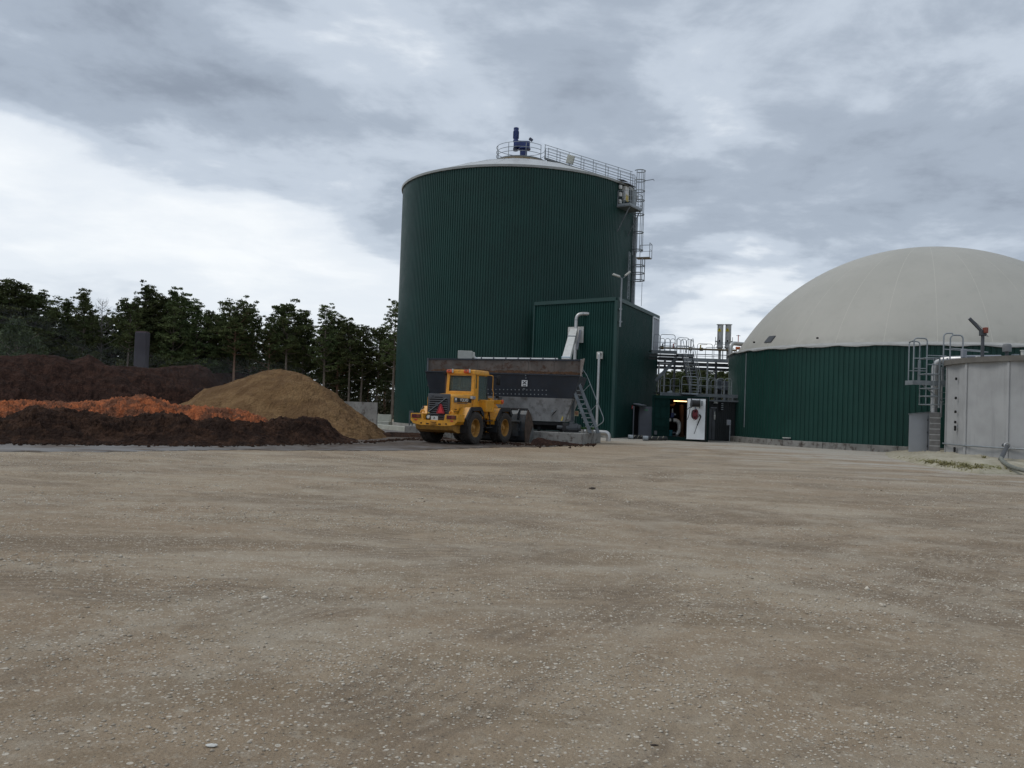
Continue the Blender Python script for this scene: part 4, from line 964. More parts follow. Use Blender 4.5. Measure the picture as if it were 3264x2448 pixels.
    for px, py, qx, qy in ((1982, 886, 1954, 876), (1988, 884, 2008, 868)):
        a = P(px, py, Yl); e = P(qx, qy, Yl); m_ = a.lerp(e, .55) + V(0, 0, .1)
        k = MB(); k.bar(a + V(0, 0, -.05), a.lerp(m_, .5), .05); k.build('arm', GALV, lp)
        MB().bevbox(a.lerp(e, .62) + V(0, 0, .03), ((e - a).length * .85, .3, .12), .04, M=Matrix.Rotation(-math.atan2(e.z - a.z, e.x - a.x) if e.x > a.x else -math.atan2(a.z - e.z, a.x - e.x), 3, 'Y')).build('lamp_head', LAMPW, lp, smooth=True)
    for y in (985, 1025):
        w = P(1981, y, Yl); MB().box(w + V(-.05, .1, 0), (.2, .25, .08)).build('bracket', GALV, lp)
    # pipework on the left-hand face
    fo = A + nAC * .12
    wp = PL(1835, 1070, fo, nAC); Yp = wp.y - .45
    bp = thing('bent_pipe', 'large polished pipe rising over the hopper and bending into the green wall', 'pipe', V(wp.x, Yp, 2))
    p0 = P(1831, 1190, Yp); p1 = P(1840, 1000, Yp); e = P(1893, 1000, Yp - .1); pts = fillet([V(p0.x, p0.y, .0), V(p0.x, p0.y, p1.z), V(e.x, Yp + .0, e.z)], .42, 8)
    MB().tube(pts, .115, 16).build('pipe', STAIN, bp, smooth=True); 
    for t in (1, 9): MB().tube([pts[t] - (pts[t + 1] - pts[t]).normalized() * .02, pts[t] + (pts[t + 1] - pts[t]).normalized() * .02], .125, 16).build('joint_band', GALV, bp)
    MB().tube([V(e.x, Yp, e.z), V(e.x + .12, Yp + .15, e.z - .02)], .07, 10).build('end_stub', BLACKP, bp)
    st = MB(); w0 = PL(1893, 1003, fo, nAC)
    pl = PL(1837, 1066, fo, nAC) ; wpl = thing('chute_plate', 'white square plate on the green wall behind the chute and pipe', 'plate', pl)
    hx = (PL(1861, 1066, fo, nAC) - PL(1812, 1066, fo, nAC)); z0 = PL(1837, 1093, fo, nAC).z; z1 = PL(1837, 1042, fo, nAC).z; m0 = PL(1812, 1066, fo, nAC)
    MB().bar(V(m0.x, m0.y, (z0 + z1) / 2) + nAC * .05, V(m0.x + hx.x, m0.y + hx.y, (z0 + z1) / 2) + nAC * .05, .04, z1 - z0).build('sheet', WHITEP, wpl)
    ch = thing('screw_chute', 'white slanted conveyor chute going from the wall plate down behind the hopper', 'chute', P(1805, 1150, Yp))
    t0 = P(1829, 1056, Yp - .0); t1 = P(1803, 1153, 51.6)
    d = (t1 - t0); MB().bar(t0, t1, .46, .40, up=(0, 0, 1)).build('casing', WHITEP, ch); MB().bar(t0.lerp(t1, .28), t0.lerp(t1, .30), .54, .48, up=(0, 0, 1)).build('flange', GALV, ch)
    MB().bar(t0.lerp(t1, .96), t0.lerp(t1, .985), .52, .48, up=(0, 0, 1)).build('flange', mat('pale_blue_flange', (.35, .42, .47), .5), ch)
    MB().bar(t0 + V(.42, .1, .1), t0 + V(.25, .0, -1.2), .12, .3, up=(0, -1, .2)).build('drive_cover', GREYP, ch)
    # slim downpipe with wall box
    w = PL(1914, 1133, fo, nAC); dp = thing('vertical_pipe', 'slim polished pipe running down the green wall from a white wall box', 'pipe', V(w.x, w.y, .4))
    MB().bevbox(w + nAC * .08 + V(.0, 0, 0), (.42, .12, .46), .02, rz=math.atan2((C - A).y, (C - A).x)).build('wall_box', WHITEP, dp)
    Yd = w.y - .35; a = P(1910, 1126, Yd); xx = a.x; ptp = fillet([V(w.x + .02, w.y - .1, a.z), V(xx, Yd, a.z), V(xx, Yd, .02)], .14, 5)
    MB().tube(ptp, .085, 12).build('pipe', STAIN, dp, smooth=True)
    # ground pipe with elbow
    gp = thing('ground_pipe', 'shiny ground-level pipe at the foot of the green wall ending in an elbow', 'pipe', P(1920, 1400, Yd)); zc = P(1925, 1379, 50).z
    q = [P(1845, 1376, 50.3), P(1925, 1377, 50), P(1945, 1377, 49.8)]; zc = q[0].z; pts = fillet([V(q[0].x, 50.4, zc), V(P(1940, 1378, 50).x, 50.0, zc), V(P(1940, 1378, 50).x, 50.0, -.05)], .38, 8)
    MB().tube(pts, .14, 16).build('pipe', STAIN, gp, smooth=True)
    return A, B, C, nAC, nCB, Ht

# ------------------------------------------------------------------ concrete apron, walls at the left of the tank
def build_left_walls():
    # grey wall segments behind the sand heap
    w = thing('retaining_wall', 'grey stained L-shaped concrete wall element behind the right slope of the sand heap', 'wall', P(1150, 1330, 47)); Yw = 48.5
    a = P(1040, 1279, Yw + 2.5); b_ = P(1203, 1283, Yw); zt = b_.z
    MB().hexa([V(a.x, a.y, 0), V(b_.x, b_.y, 0), V(b_.x, b_.y + .35, 0), V(a.x, a.y + .35, 0), V(a.x, a.y, zt), V(b_.x, b_.y, zt), V(b_.x, b_.y + .18, zt), V(a.x, a.y + .18, zt)]).build('wall_panel', CONCD, w)
    w = thing('concrete_block', 'pale low L-shaped concrete block beside the foot of the tall tank', 'block', P(1225, 1340, 66))
    a = P(1200, 1320, 64); b_ = P(1247, 1320, 64); MB().hexa([V(a.x, 64, 0), V(b_.x, 64, 0), V(b_.x, 65, 0), V(a.x, 65, 0), V(a.x, 64, a.z), V(b_.x, 64, a.z), V(b_.x, 64.3, a.z), V(a.x, 64.3, a.z)]).build('upright', CONCW, w)
    MB().box(((a.x + b_.x) / 2, 63.2, .28), (b_.x - a.x + .1, 1.5, .22)).build('foot', CONCW, w)
    st = thing('concrete_strip', 'pale concrete kerb strip running along the foot of the tank behind the yard', 'kerb', P(1250, 1362, 58)); 
    a = G(1196, 1356); q0 = P(1196, 1352, 58); q1 = P(1290, 1359, 54); MB().hexa([V(q0.x, 58, -.05), V(q1.x, 54, -.05), V(q1.x + .2, 54.6, -.05), V(q0.x, 58.8, -.05), V(q0.x, 58, q0.z), V(q1.x, 54, q0.z - .02), V(q1.x + .2, 54.6, q0.z), V(q0.x, 58.8, q0.z)]).build('kerb', CONCW, st)
    q2 = V(4.6, 51.8, 0); MB().hexa([V(q1.x + .02, 54, -.05), V(q2.x, q2.y, -.05), V(q2.x, q2.y + .7, -.05), V(q1.x + .2, 54.6, -.05), V(q1.x + .02, 54, q0.z - .02), V(q2.x, q2.y, .1), V(q2.x, q2.y + .7, .1), V(q1.x + .2, 54.6, q0.z)]).build('kerb', CONCW, st)

# ------------------------------------------------------------------ container, pipe room, platforms between building and dome
def build_middle(A, B, C, nAC, nCB, Ht):
    Yc = 56.4; L0 = P(2076, 1400, Yc); x0 = L0.x; x1 = P(2252, 1403, Yc).x; zt = P(2100, 1260, Yc).z; ox = P(2133.5, 1330, Yc).x; ox2 = P(2191, 1330, Yc).x
    print('CONT', x0, x1, zt)
    ct = thing('container', 'dark green steel container with its door open showing pipes and lit lamps inside', 'container', (x0, Yc, 0))
    dpt = 5.5; 
    MB().box(((x0 + x1) / 2, Yc + dpt / 2, .08), (x1 - x0, dpt, .14)).build('floor', GREENCONT, ct)
    MB().box(((x0 + x1) / 2, Yc + dpt / 2, zt - .05), (x1 - x0, dpt, .1)).build('roof', GREENCONT, ct)
    MB().box((x0 + .03, Yc + dpt / 2, zt / 2 + .05), (.06, dpt - .02, zt - .22)).build('side_wall', GREENCONT, ct)
    MB().box((x1 - .03, Yc + dpt / 2, zt / 2 + .05), (.06, dpt - .02, zt - .22)).build('side_wall', GREENCONT, ct)
    MB().box(((x0 + x1) / 2, Yc + dpt - .03, zt / 2 + .05), (x1 - x0 - .14, .06, zt - .22)).build('rear_wall', mat('rust_dark_inside', (.05, .028, .018), .8), ct)
    for x in (x0 + .05, x1 - .05): MB().box((x, Yc - .035, zt / 2), (.12, .06, zt)).build('corner_post', GREENCONT, ct)
    MB().box(((x0 + x1) / 2, Yc - .04, zt - .1), (x1 - x0 - .24, .08, .2)).build('header', GREENCONT, ct)
    MB().box(((x0 + x1) / 2, Yc - .04, .12), (x1 - x0 - .24, .08, .22)).build('sill', GREENCONT, ct)
    # closed left leaf with frames
    b = MB(); b.box(((x0 + .12 + ox) / 2, Yc, zt / 2 + .02), (ox - x0 - .13, .04, zt - .46)); leaf = b.build('door', GREENCONT, ct, label='closed dark green ribbed door leaf')
    zs = [P(2110, y, Yc).z for y in (1292, 1332, 1358, 1370)]
    for z in zs: MB().box(((x0 + .14 + ox) / 2, Yc - .045, z), (ox - x0 - .2, .035, .05)).build('rib', GREENCONT, leaf)
    for px in (2103, 2121): MB().cyl((P(px, 1330, Yc).x, Yc - .06, .3), (P(px, 1330, Yc).x, Yc - .06, zt - .25), .018, 8).build('locking_bar', GREENCONT, leaf)
    pl = P(2090, 1379, Yc - .05); MB().box(pl, (.17, .02, .24)).build('plate', GREYD, leaf)
    # open white insulated leaf facing the yard
    Yd = Yc - .75; q0 = P(2192, 1399, Yd); q1 = P(2250, 1400, Yd - .25); t0 = P(2192, 1271, Yd)
    zb, ztt = q0.z, t0.z
    dl = MB().hexa([V(q0.x, Yd, zb), V(q1.x, Yd - .25, zb), V(q1.x, Yd - .19, zb), V(q0.x, Yd + .06, zb), V(q0.x, Yd, ztt), V(q1.x, Yd - .25, ztt), V(q1.x, Yd - .19, ztt), V(q0.x, Yd + .06, ztt)]).build('door', WHITEC, ct, label='white inner face of the open door')
    MB().hexa([V(q0.x - .04, Yd + .065, zb - .06), V(q1.x + .12, Yd - .185, zb - .06), V(q1.x + .12, Yd - .1, zb - .06), V(q0.x - .04, Yd + .15, zb - .06), V(q0.x - .04, Yd + .065, ztt + .05), V(q1.x + .12, Yd - .185, ztt + .05), V(q1.x + .12, Yd - .1, ztt + .05), V(q0.x - .04, Yd + .15, ztt + .05)]).build('door_edge', BLACK, dl)
    dn = V(q1.y - Yd, -(q1.x - q0.x), 0); 
    F = lambda px, py, off=.0: P(px, py, Yd - .62 - off)
    # hose reel
    rc = F(2217, 1286, .22); hr = thing('hose_reel', 'black hose reel mounted at the top of the white open door', 'hose reel', rc)
    MB().cyl(rc + V(-.24, 0, 0), rc + V(.24, 0, 0), .21, 20).build('hose_coil', BLACKP, hr, smooth=True)
    for s in (-1, 1): MB().cyl(rc + V(.25 * s, 0, 0), rc + V(.27 * s, 0, 0), .29, 24).build('flange', GREYD if s < 0 else GALV, hr, smooth=True)
    MB().box(rc + V(.38, .08, .02), (.16, .12, .3)).build('bracket', GALV, hr)
    hs = MB(); hs.tube(fillet([rc + V(-.1, .0, -.2), F(2208, 1296, .15), F(2200, 1297, .15), F(2186, 1309, .15)], .1), .02, 6)
    hs.tube(fillet([F(2200, 1297, .13), F(2198, 1315, .13), F(2193, 1333, .1), F(2187, 1342, .1)], .1), .018, 6); hs.tube([F(2201, 1286, .15), F(2202, 1297, .15)], .03, 6)
    hs.build('hose', BLACKP, hr, smooth=True); MB().tube([F(2215, 1297, .16), F(2221, 1308, .18), F(2221, 1318, .15)], .022, 6).build('blue_hose', mat('blue_hose', (.02, .12, .3), .5), hr)
    # red coil
    cc = F(2214, 1321, .16); cr = thing('cable_coil', 'red and black coiled cable hanging on the white open door', 'cable', cc)
    for k in range(7): MB().tube([cc + V((.07 + .014 * k) * math.cos(t) * (1 + .1 * math.sin(k)) - .12 + .028 * k, -.02 - .02 * k, (.24 + .012 * k) * math.sin(t)) for t in [2 * math.pi * j / 14 for j in range(14)]], .024, 6, closed=True).build('loop', mat('dark_red_cable', (.10, .008, .012), .5) if k > 3 else BLACKP, cr, smooth=True)
    MB().bevbox(cc + V(.02, -.06, 0), (.2, .16, .28), .03, M=Matrix.Rotation(R(20), 3, 'Y')).build('bundle', mat('crimson_plastic', (.13, .008, .014), .5), cr)
    MB().tube(fillet([cc + V(-.02, 0, -.22), F(2210, 1338, .1), F(2215, 1340, .1), F(2219, 1334, .1)], .06), .012, 5).build('loop', BLACKP, cr)
    ln = thing('spray_lance', 'black spray lance hanging at a slant on the white open door', 'lance', F(2223, 1350))
    a = F(2229, 1321.5, .1); b_ = F(2234, 1328, .1); c_ = F(2222, 1356, .08); e = F(2212.5, 1383, .06)
    MB().tube([b_, c_], .035, 8).build('grip_tube', BLACKP, ln); MB().tube([c_, e], .018, 8).build('nozzle_tube', BLACKP, ln); MB().tube([a, b_], .045, 8).build('handle', BLACKP, ln); MB().tube([F(2221, 1327, .1), F(2229, 1329, .1)], .018, 6).build('coupling', BLACKP, ln)
    # pipes and pump inside
    ct.rotation_euler = (0, 0, R(-9)); Yi = Yc + 1.1; ip = thing('jacketed_pipe', 'thick white pipe with a wide bend inside the open container', 'pipe', P(2155, 1390, Yi))
    pts = fillet([P(2128, 1339, Yi), P(2166, 1339, Yi), P(2164, 1376, Yi), P(2156, 1385, Yi)], .38, 8); MB().tube(pts, .125, 14).build('pipe', PIPEW, ip, smooth=True)
    pa = P(2142, 1338, Yi); MB().cyl(pa - V(.07, 0, 0), pa + V(.07, 0, 0), .17, 14).build('clamp', BLACKP, ip)
    pc = P(2163, 1351, Yi); MB().cyl(pc - V(0, 0, .02), pc + V(0, 0, .02), .135, 14).build('band', STAIN, ip); MB().tube([P(2155, 1383, Yi), P(2157, 1391, Yi)], .06, 8).build('foot', GALV, ip)
    pm = thing('pump', 'teal pump standing in the left of the open container', 'pump', P(2137, 1395, Yi - .3)); o = P(2137, 1380, Yi - .3)
    MB().cyl(o - V(0, 0, .28), o + V(0, 0, .2), .13, 16).build('motor', TEAL, pm, smooth=True); MB().cyl(o + V(.05, 0, 0), o + V(.32, 0, .02), .09, 12).build('housing', GREYD, pm); MB().box((o.x + .1, o.y, .2), (.5, .3, .1)).build('base', BLACK, pm)
    bv = thing('blue_valve', 'dark blue valve with white actuator above the bend in the container', 'valve', P(2143, 1325, Yi)); o = P(2143, 1323, Yi)
    MB().bevbox(o, (.22, .2, .3), .03).build('body', BLUE, bv); MB().cyl(o + V(0, 0, .15), o + V(0, 0, .42), .045, 10).build('actuator', WSIGN, bv); MB().cyl(P(2151, 1321, Yi) - V(0, .1, 0), P(2151, 1321, Yi) + V(0, .1, 0), .06, 10).build('gauge', GALV, bv)
    dc = thing('exhaust_duct', 'rust coloured duct under the ceiling inside the container', 'duct', P(2160, 1290, Yi + 1)); MB().tube(fillet([P(2130, 1292, Yi + 1), P(2148, 1292, Yi + 1), P(2148, 1275, Yi + 1.2)], .15), .10, 10).build('duct', mat('rust_brown_metal', (.16, .08, .04), .6, .2), dc, smooth=True)
    MB().cyl(P(2173, 1290, Yi + 1.4), P(2173, 1395, Yi + 1.4), .16, 10).build('duct', mat('rust_brown_metal', (.16, .08, .04), .6, .2), dc)
    for k, (pa, pb, lb) in enumerate((((2148, 1273.5), (2178, 1276.5), 'left and longer'), ((2176, 1277), (2189, 1277.5), 'right and shorter'))):
        a = P(*pa, Yi + .4); b_ = P(*pb, Yi + (.9 if k else .4)); a.z = b_.z = zt - .3; lt = thing('strip_lamp', lb + ' of the lit strip lamps under the container ceiling', 'lamp', a.lerp(b_, .5), group='strip lamps in the container')
        MB().tube([a, b_], .025, 8).build('tube', emis('lit_tube_%d' % k, (1.0, .58, .25), 3.0), lt); MB().bar(a + V(0, 0, .06), b_ + V(0, 0, .06), .1, .04).build('housing', GREYP, lt)
    # hoses on the ground
    for px0, px1, py, lb in ((2005, 2049, 1394, 'left'), (2052, 2123, 1399, 'right')):
        a = G(px0, py + 5); b_ = G(px1, py + 5); r = .13 if lb == 'right' else .12; o = thing('rolled_hose', 'dark ' + ('thick hose length lying before the container, nearest the white door' if lb == 'right' else 'hose length lying in front of the open grey door'), 'hose', a, group='hose lengths on the gravel')
        n = 14; MB().tube([a.lerp(b_, k / n) + V(0, .03 * math.sin(k), r * (1 + .04 * math.sin(k * 2.2))) for k in range(n + 1)], r, 12).build('hose', mat('dark_hose', (.03, .032, .034), .7, 0, .3, 8), o, smooth=True)
        MB().cyl(a + V(-.06, 0, r), a + V(.25, 0, r), r * 1.22, 10).build('coupling', GALV, o)
        for k in (4, 8, 11): q = a.lerp(b_, k / n) + V(0, 0, r); MB().tube([q + V(-.02, -r - .01, -.1), q + V(.06, -r - .015, .05), q + V(.13, 0, r + .01)], .012, 4).build('strap', mat('pale_strap', (.4, .38, .3), .8), o)
    # dark corrugated pipe room to the right, further back
    Yr = 59.5; xr0 = x1 + .05; xr1 = P(2336, 1390, Yr).x + .6; zr = P(2300, 1276, Yr).z
    rm = thing('dark_clad_room', 'black corrugated sheet room set back under the steel deck, left of the domed tank', 'building', (xr0, Yr, 0)); n = 4; w = (xr1 - xr0) / n
    me = flat_sheet(w, zr, zr, 6, .03).mesh('wall_sheet', DARKCLAD)
    for i in range(n): put(me, 'wall_sheet', rm, (w * i, 0, 0))
    MB().box(((xr0 + xr1) / 2, Yr + 1.5, zr / 2), (xr1 - xr0, 2.9, zr - .04)).build('body', DARKCLAD, rm)
    d0 = P(2257, 1397, Yr - .05); d1 = P(2276, 1397, Yr - .05); zd = P(2260, 1302, Yr - .05).z
    dr = MB().box(((d0.x + d1.x) / 2 + .03, Yr - .05, zd / 2 + .03), (d1.x - d0.x, .05, zd - .05)).build('door', GREYD, rm, label='dark grey narrow door'); MB().box(((d0.x + d1.x) / 2 + .1, Yr - .1, zd + .06), (.42, .1, .05)).build('lintel', GREYP, rm)
    MB().box(((d0.x + d1.x) / 2 + .02, Yr - .085, zd / 2 + .03), (.03, .02, zd - .15)).build('mullion', BLACK, dr)
    q = P(2281, 1284, Yr - .15); lm = thing('bulkhead_lamp', 'small half-round lamp on the black corrugated wall', 'lamp', q); MB().lathe([(0, .1), (.12, .08), (.17, 0), (.16, -.04), (0, -.05)], q, n=16).build('housing', LAMPW, lm, smooth=True); MB().box(q + V(0, .1, 0), (.1, .08, .1)).build('bracket', GREYD, lm)
    q = P(2298, 1297, Yr - .1); sw = thing('switch_box', 'black switch box with white contacts on the black corrugated wall', 'switch box', q); MB().box(q, (.2, .1, .55)).build('housing', BLACK, sw)
    for k in range(4): MB().box(q + V(.07, -.07, .22 - .13 * k), (.12, .05, .06)).build('contact', GALV, sw)
    q = P(2278, 1325, Yr - .1); bt = thing('hanging_bottle', 'slim white bottle shape hung on the black corrugated wall', 'bottle', q); MB().lathe([(0, -.26), (.055, -.26), (.06, .02), (.03, .1), (.028, .26), (0, .26)], q, n=12).build('body', LAMPW, bt, smooth=True); MB().cyl(q + V(0, 0, .26), q + V(0, 0, .31), .035, 8).build('cap', GREYP, bt)
    q = G(2322, 1399); bx = thing('post_box', 'small grey electrical box on a thin post by the domed tank', 'electrical box', V(q.x, 58.6, 0)); X = P(2323, 1347, 58.6); MB().bevbox(X, (.26, .15, .36), .02).build('box', GREYP, bx); MB().bar(V(X.x + .1, 58.65, 0), V(X.x + .1, 58.65, X.z), .05).build('post', GALV, bx)

    # ---- upper steel deck outside the upper door
    Yu = 62.6; zd = P(2120, 1117, Yu).z
    xu0 = P(2077, 1117, Yu).x; xu1 = P(2158, 1119, Yu).x; xu2 = P(2211, 1130, Yu - .4).x; zs = zd - .22
    print('UPPER DECK', zd, xu0, xu1, xu2)
    ud = thing('upper_platform', 'upper steel platform with rounded rail frames outside the pale upper door', 'platform', (xu0, Yu, zd))
    MB().box(((xu0 + xu1) / 2, Yu + .6, zd - .03), (xu1 - xu0, 1.3, .05)).build('deck', GALVM, ud)
    MB().box(((xu0 + xu1) / 2, Yu - .03, zd - .12), (xu1 - xu0, .06, .24)).build('front_beam', GALVD, ud)
    MB().box(((xu1 + xu2) / 2 + .02, Yu + .3, zs - .03), (xu2 - xu1 - .02, 1.4, .05)).build('deck', GALVM, ud)
    MB().box(((xu1 + xu2) / 2 + .02, Yu - .42, zs - .12), (xu2 - xu1 - .02, .05, .22)).build('front_beam', GALVD, ud)
    MB().box((xu2 - .03, Yu + .3, zs - .12), (.06, 1.36, .2)).build('end_beam', GALVD, ud)
    for z_, xa, xb, y_ in ((zd - .34, xu0 - .1, xu2 - .1, Yu + .3), (zd - .52, xu0, xu2 - .4, Yu + 1.1)): MB().bar((xa, y_, z_), (xb, y_, z_), .14, .16).build('joist', GREYD, ud)
    br0 = P(2158, 1140, Yu + .2); br1 = P(2090, 1214, Yu + .2); MB().bar(br0, br1, .22, .16, up=(0, -1, 0)).build('brace', GALVD, ud)
    for a, b_ in ((2083, 2102), (2104, 2151), (2158, 2195)):
        z_ = zd if b_ < 2155 else zs; yy = Yu - .02 if b_ < 2155 else Yu - .4; hoop_panel(ud, V(P(a, 1115, yy).x, yy, z_), V(P(b_, 1115, yy).x, yy, z_), 1.13, .022)
    for a, b_ in ((2104, 2118), (2120, 2135), (2137, 2151), (2155, 2168), (2171, 2187), (2189, 2203)):
        hoop_panel(ud, V(P(a, 1110, Yu + 1.2).x, Yu + 1.2, zd - .05), V(P(b_, 1110, Yu + 1.2).x, Yu + 1.2, zd - .05), 1.0, .02, .45)
    hoop_panel(ud, V(xu2 - .05, Yu - .4, zs), V(xu2 + .02, Yu + .9, zs), 1.1, .022)
    # ---- steep stair
    zl = P(2200, 1254, 60.2).z; topL = V(P(2174, 1135, Yu - .4).x, Yu - .42, zs - .05); W = P(2205, 1135, Yu - .4).x - topL.x; topR = topL + V(W, 0, 0)
    bl = P(2199, 1253, 60.2); botL = V(bl.x + .05, 60.2, zl + .02); botR = botL + V(W, 0, 0)
    stt = thing('steel_stair', 'steep steel stair between the upper and the lower platform', 'stair', botL)
    for a, b_ in ((topL, botL), (topR, botR)): MB().bar(a, b_, .05, .2, up=(0, 0, 1)).build('stringer', GREYD, stt)
    for k in range(13):
        t = (k + .6) / 13.3; a = topL.lerp(botL, t); b_ = topR.lerp(botR, t); MB().bar(a, b_, .2, .03).build('tread', GALV, stt)
    for a, b_ in ((topL, botL), (topR, botR)):
        MB().tube(fillet([a + V(0, .5, 1.05), a + V(0, -.1, 1.02), b_ + V(0, -.1, 1.0), b_ + V(0, -.1, 0)], .15), .022, 6).build('handrail', GALVD, stt, smooth=True)
        MB().tube([a + V(0, -.05, .55), b_ + V(0, -.05, .5)], .016, 6).build('midrail', GALVD, stt)
        MB().tube([a.lerp(b_, .5), a.lerp(b_, .5) + V(0, -.05, 1.0)], .018, 6).build('post', GALVD, stt)
    # ---- lower deck on the container roof and on towards the domed tank
    xl0 = P(2096, 1256, 60).x; xl1 = P(2334, 1262, 61).x + .3
    lo = thing('lower_platform', 'long lower steel platform over the container and the black room', 'platform', (xl0, 59, zl))
    MB().box(((xl0 + xl1) / 2, 60.6, zl - .04), (xl1 - xl0, 3.0, .06)).build('deck', GALVM, lo)
    MB().box(((xl0 + xl1) / 2, 59.06, zl - .12), (xl1 - xl0, .06, .22)).build('front_beam', GALVD, lo)
    xa = P(2169, 1254, 58.9).x; xb = P(2220, 1254, 58.9).x; MB().box(((xa + xb) / 2, 58.7, zl - .06), (xb - xa, .62, .1)).build('step_plate', GALV, lo)
    xf = P(2222, 1262, 59).x; MB().box(((xf + xl1) / 2, 58.96, zl - .45), (xl1 - xf, .05, .10)).build('lower_beam', GALVD, lo)
    for k in range(6): x = xf + (xl1 - xf) * (k + .5) / 6; MB().box((x, 58.97, zl - .32), (.10, .04, .18)).build('strut', GALVD, lo)
    hoop_panel(lo, V(xa + .02, 58.65, zl), V(xb - .02, 58.65, zl), 1.08, .022); MB().tube([V((xa + xb) / 2, 58.65, zl), V((xa + xb) / 2, 58.65, zl + 1.05)], .018, 6).build('rail_post', GALV, lo)
    for a, b_, yy in ((2226, 2252, 59.1), (2256, 2281, 59.1), (2284, 2307, 59.1), (2309, 2331, 59.1)): hoop_panel(lo, V(P(a, 1258, yy).x, yy, zl), V(P(b_, 1258, yy).x, yy, zl), 1.05, .02)
    for a, b_, yy in ((2104, 2135, 62), (2137, 2166, 62), (2225, 2262, 62), (2266, 2300, 62)): hoop_panel(lo, V(P(a, 1258, yy).x, yy, zl), V(P(b_, 1258, yy).x, yy, zl), 1.05, .02)
    sh = P(2135, 1251, 59.2); tl = thing('tilted_sheet', 'small pale sheet propped at a slant on the lower platform left of the stair', 'sheet', sh); MB().box(sh, (.33, .03, .2), M=Matrix.Rotation(R(-18), 3, 'Y')).build('panel', GALV, tl)
    # ---- gantry with posts at the back, high gas line
    Yg = 66.5; zg = P(2270, 1145, Yg).z; xg0 = P(2098, 1145, Yg).x; xg1 = P(2340, 1145, Yg).x
    gt = thing('pipe_gantry', 'long steel pipe gantry deck with rail frames reaching to the domed tank', 'gantry', (xg0, Yg, zg))
    MB().box(((xg0 + xg1) / 2, Yg + .8, zg - .04), (xg1 - xg0, 1.6, .06)).build('deck', GALVM, gt); MB().box(((xg0 + xg1) / 2, Yg - .03, zg - .1), (xg1 - xg0, .06, .28)).build('front_beam', GALV, gt)
    MB().box(((xg0 + xg1) / 2, Yg + .3, zg - .42), (xg1 - xg0, .3, .26)).build('main_beam', GREYD, gt); zq = P(2270, 1176, Yg).z; MB().box(((xg0 + xg1) / 2, Yg + .5, zq), (xg1 - xg0, .25, .2)).build('cable_tray', GREYD, gt)
    for a, b_ in ((2222, 2270), (2275, 2325)): hoop_panel(gt, V(P(a, 1143, Yg).x, Yg, zg + .04), V(P(b_, 1143, Yg).x, Yg, zg + .04), 1.1, .02, .28)
    for a, b_ in ((2104, 2150), (2154, 2200), (2248, 2302), (2304, 2340)): hoop_panel(gt, V(P(a, 1143, Yg + 1.5).x, Yg + 1.5, zg), V(P(b_, 1143, Yg + 1.5).x, Yg + 1.5, zg), 1.0, .02, .3)
    for z_ in (.2, .32): MB().tube([V(xg0, Yg + .02, zg + z_), V(xg1, Yg + .02, zg + z_)], .018, 6).build('midrail', GALV, gt)
    for px, yy in ((2149, Yg + .2), (2254, Yg - 3), (2281, Yg + .2), (2204, Yg + .4), (2118, Yg + .6)): x = P(px, 1200, yy).x; MB().bar((x, yy, 0), (x, yy, zg - .2), .14 if px != 2254 else .10, .14, up=(0, 1, 0)).build('post', GREYD if px != 2254 else GALV, gt)
    gl = thing('gas_line', 'brass coloured gas pipe running along the top gantry rail height', 'pipe', (xg0, Yg + .5, zg + .8)); zz = P(2270, 1114.5, Yg + .5).z
    MB().tube([V(xg0 - .1, Yg + .5, zz), V(xg1 + .3, Yg + .5, zz)], .075, 10).build('pipe', BROWNPIPE, gl, smooth=True)
    for px in (2235, 2200, 2110): x = P(px, 1114, Yg + .5).x; MB().cyl((x - .12, Yg + .5, zz), (x + .12, Yg + .5, zz), .13, 12).build('flange', BROWNPIPE, gl)
    for px, lb, m_ in ((2112, 'left', GREYD), (2146, 'middle', REDV), (2233, 'right, long-handled', YELS)):
        x = P(px, 1108, Yg + .4).x; vl = thing('valve', '%s lever valve on the gas pipe seen through the rails' % lb, 'valve', (x, Yg + .4, zz + .1), group='valves on the gas pipe')
        MB().cyl((x, Yg + .4, zz + .05), (x, Yg + .4, zz + .32), .05, 8).build('stem', m_, vl); MB().bar((x, Yg + .4, zz + .33), (x + (.5 if px == 2233 else .22), Yg + .4, zz + .36), .05, .03).build('lever', m_ if px != 2233 else GREYD, vl)
    # twin flues
    for px, lb in ((2294.5, 'left'), (2320, 'right')):
        o = P(px, 1106, Yg + .9); zt_ = P(px, 1034, Yg + .9).z; z0 = o.z; fl = thing('flue', '%s of the two upright stainless flues with yellow warning triangles' % lb, 'flue', (o.x, o.y, zg), group='twin stainless flues')
        MB().lathe([(.10, zg), (.10, z0 - .35), (.2, z0 - .1), (.26, z0 - .05), (.26, z0 + .03), (.22, z0 + .05), (.22, zt_ - .05), (.29, zt_ - .04), (.29, zt_), (.2, zt_), (.19, zt_ - .4)], (o.x, o.y, 0), n=24).build('tube', mat('brushed_flue', (.40, .40, .39), .5, .3), fl, smooth=True)
        MB().lathe([(.262, z0 + .28), (.262, z0 + .33)], (o.x, o.y, 0), n=24).build('band', GALV, fl)
        c_ = P(px - 1, 1051, Yg + .66); s = .16; MB().prism([c_ + V(-s, 0, -s * .8), c_ + V(s, 0, -s * .8), c_ + V(0, 0, s * .9)], (0, -.012, 0)).build('warning_triangle', mat('yellow_triangle', (.55, .45, .02), .5), fl)
        MB().bar(c_ + V(0, -.016, -.07), c_ + V(0, -.016, .07), .03, .006, up=(0, 1, 0)).build('triangle_mark', BLACK, fl)
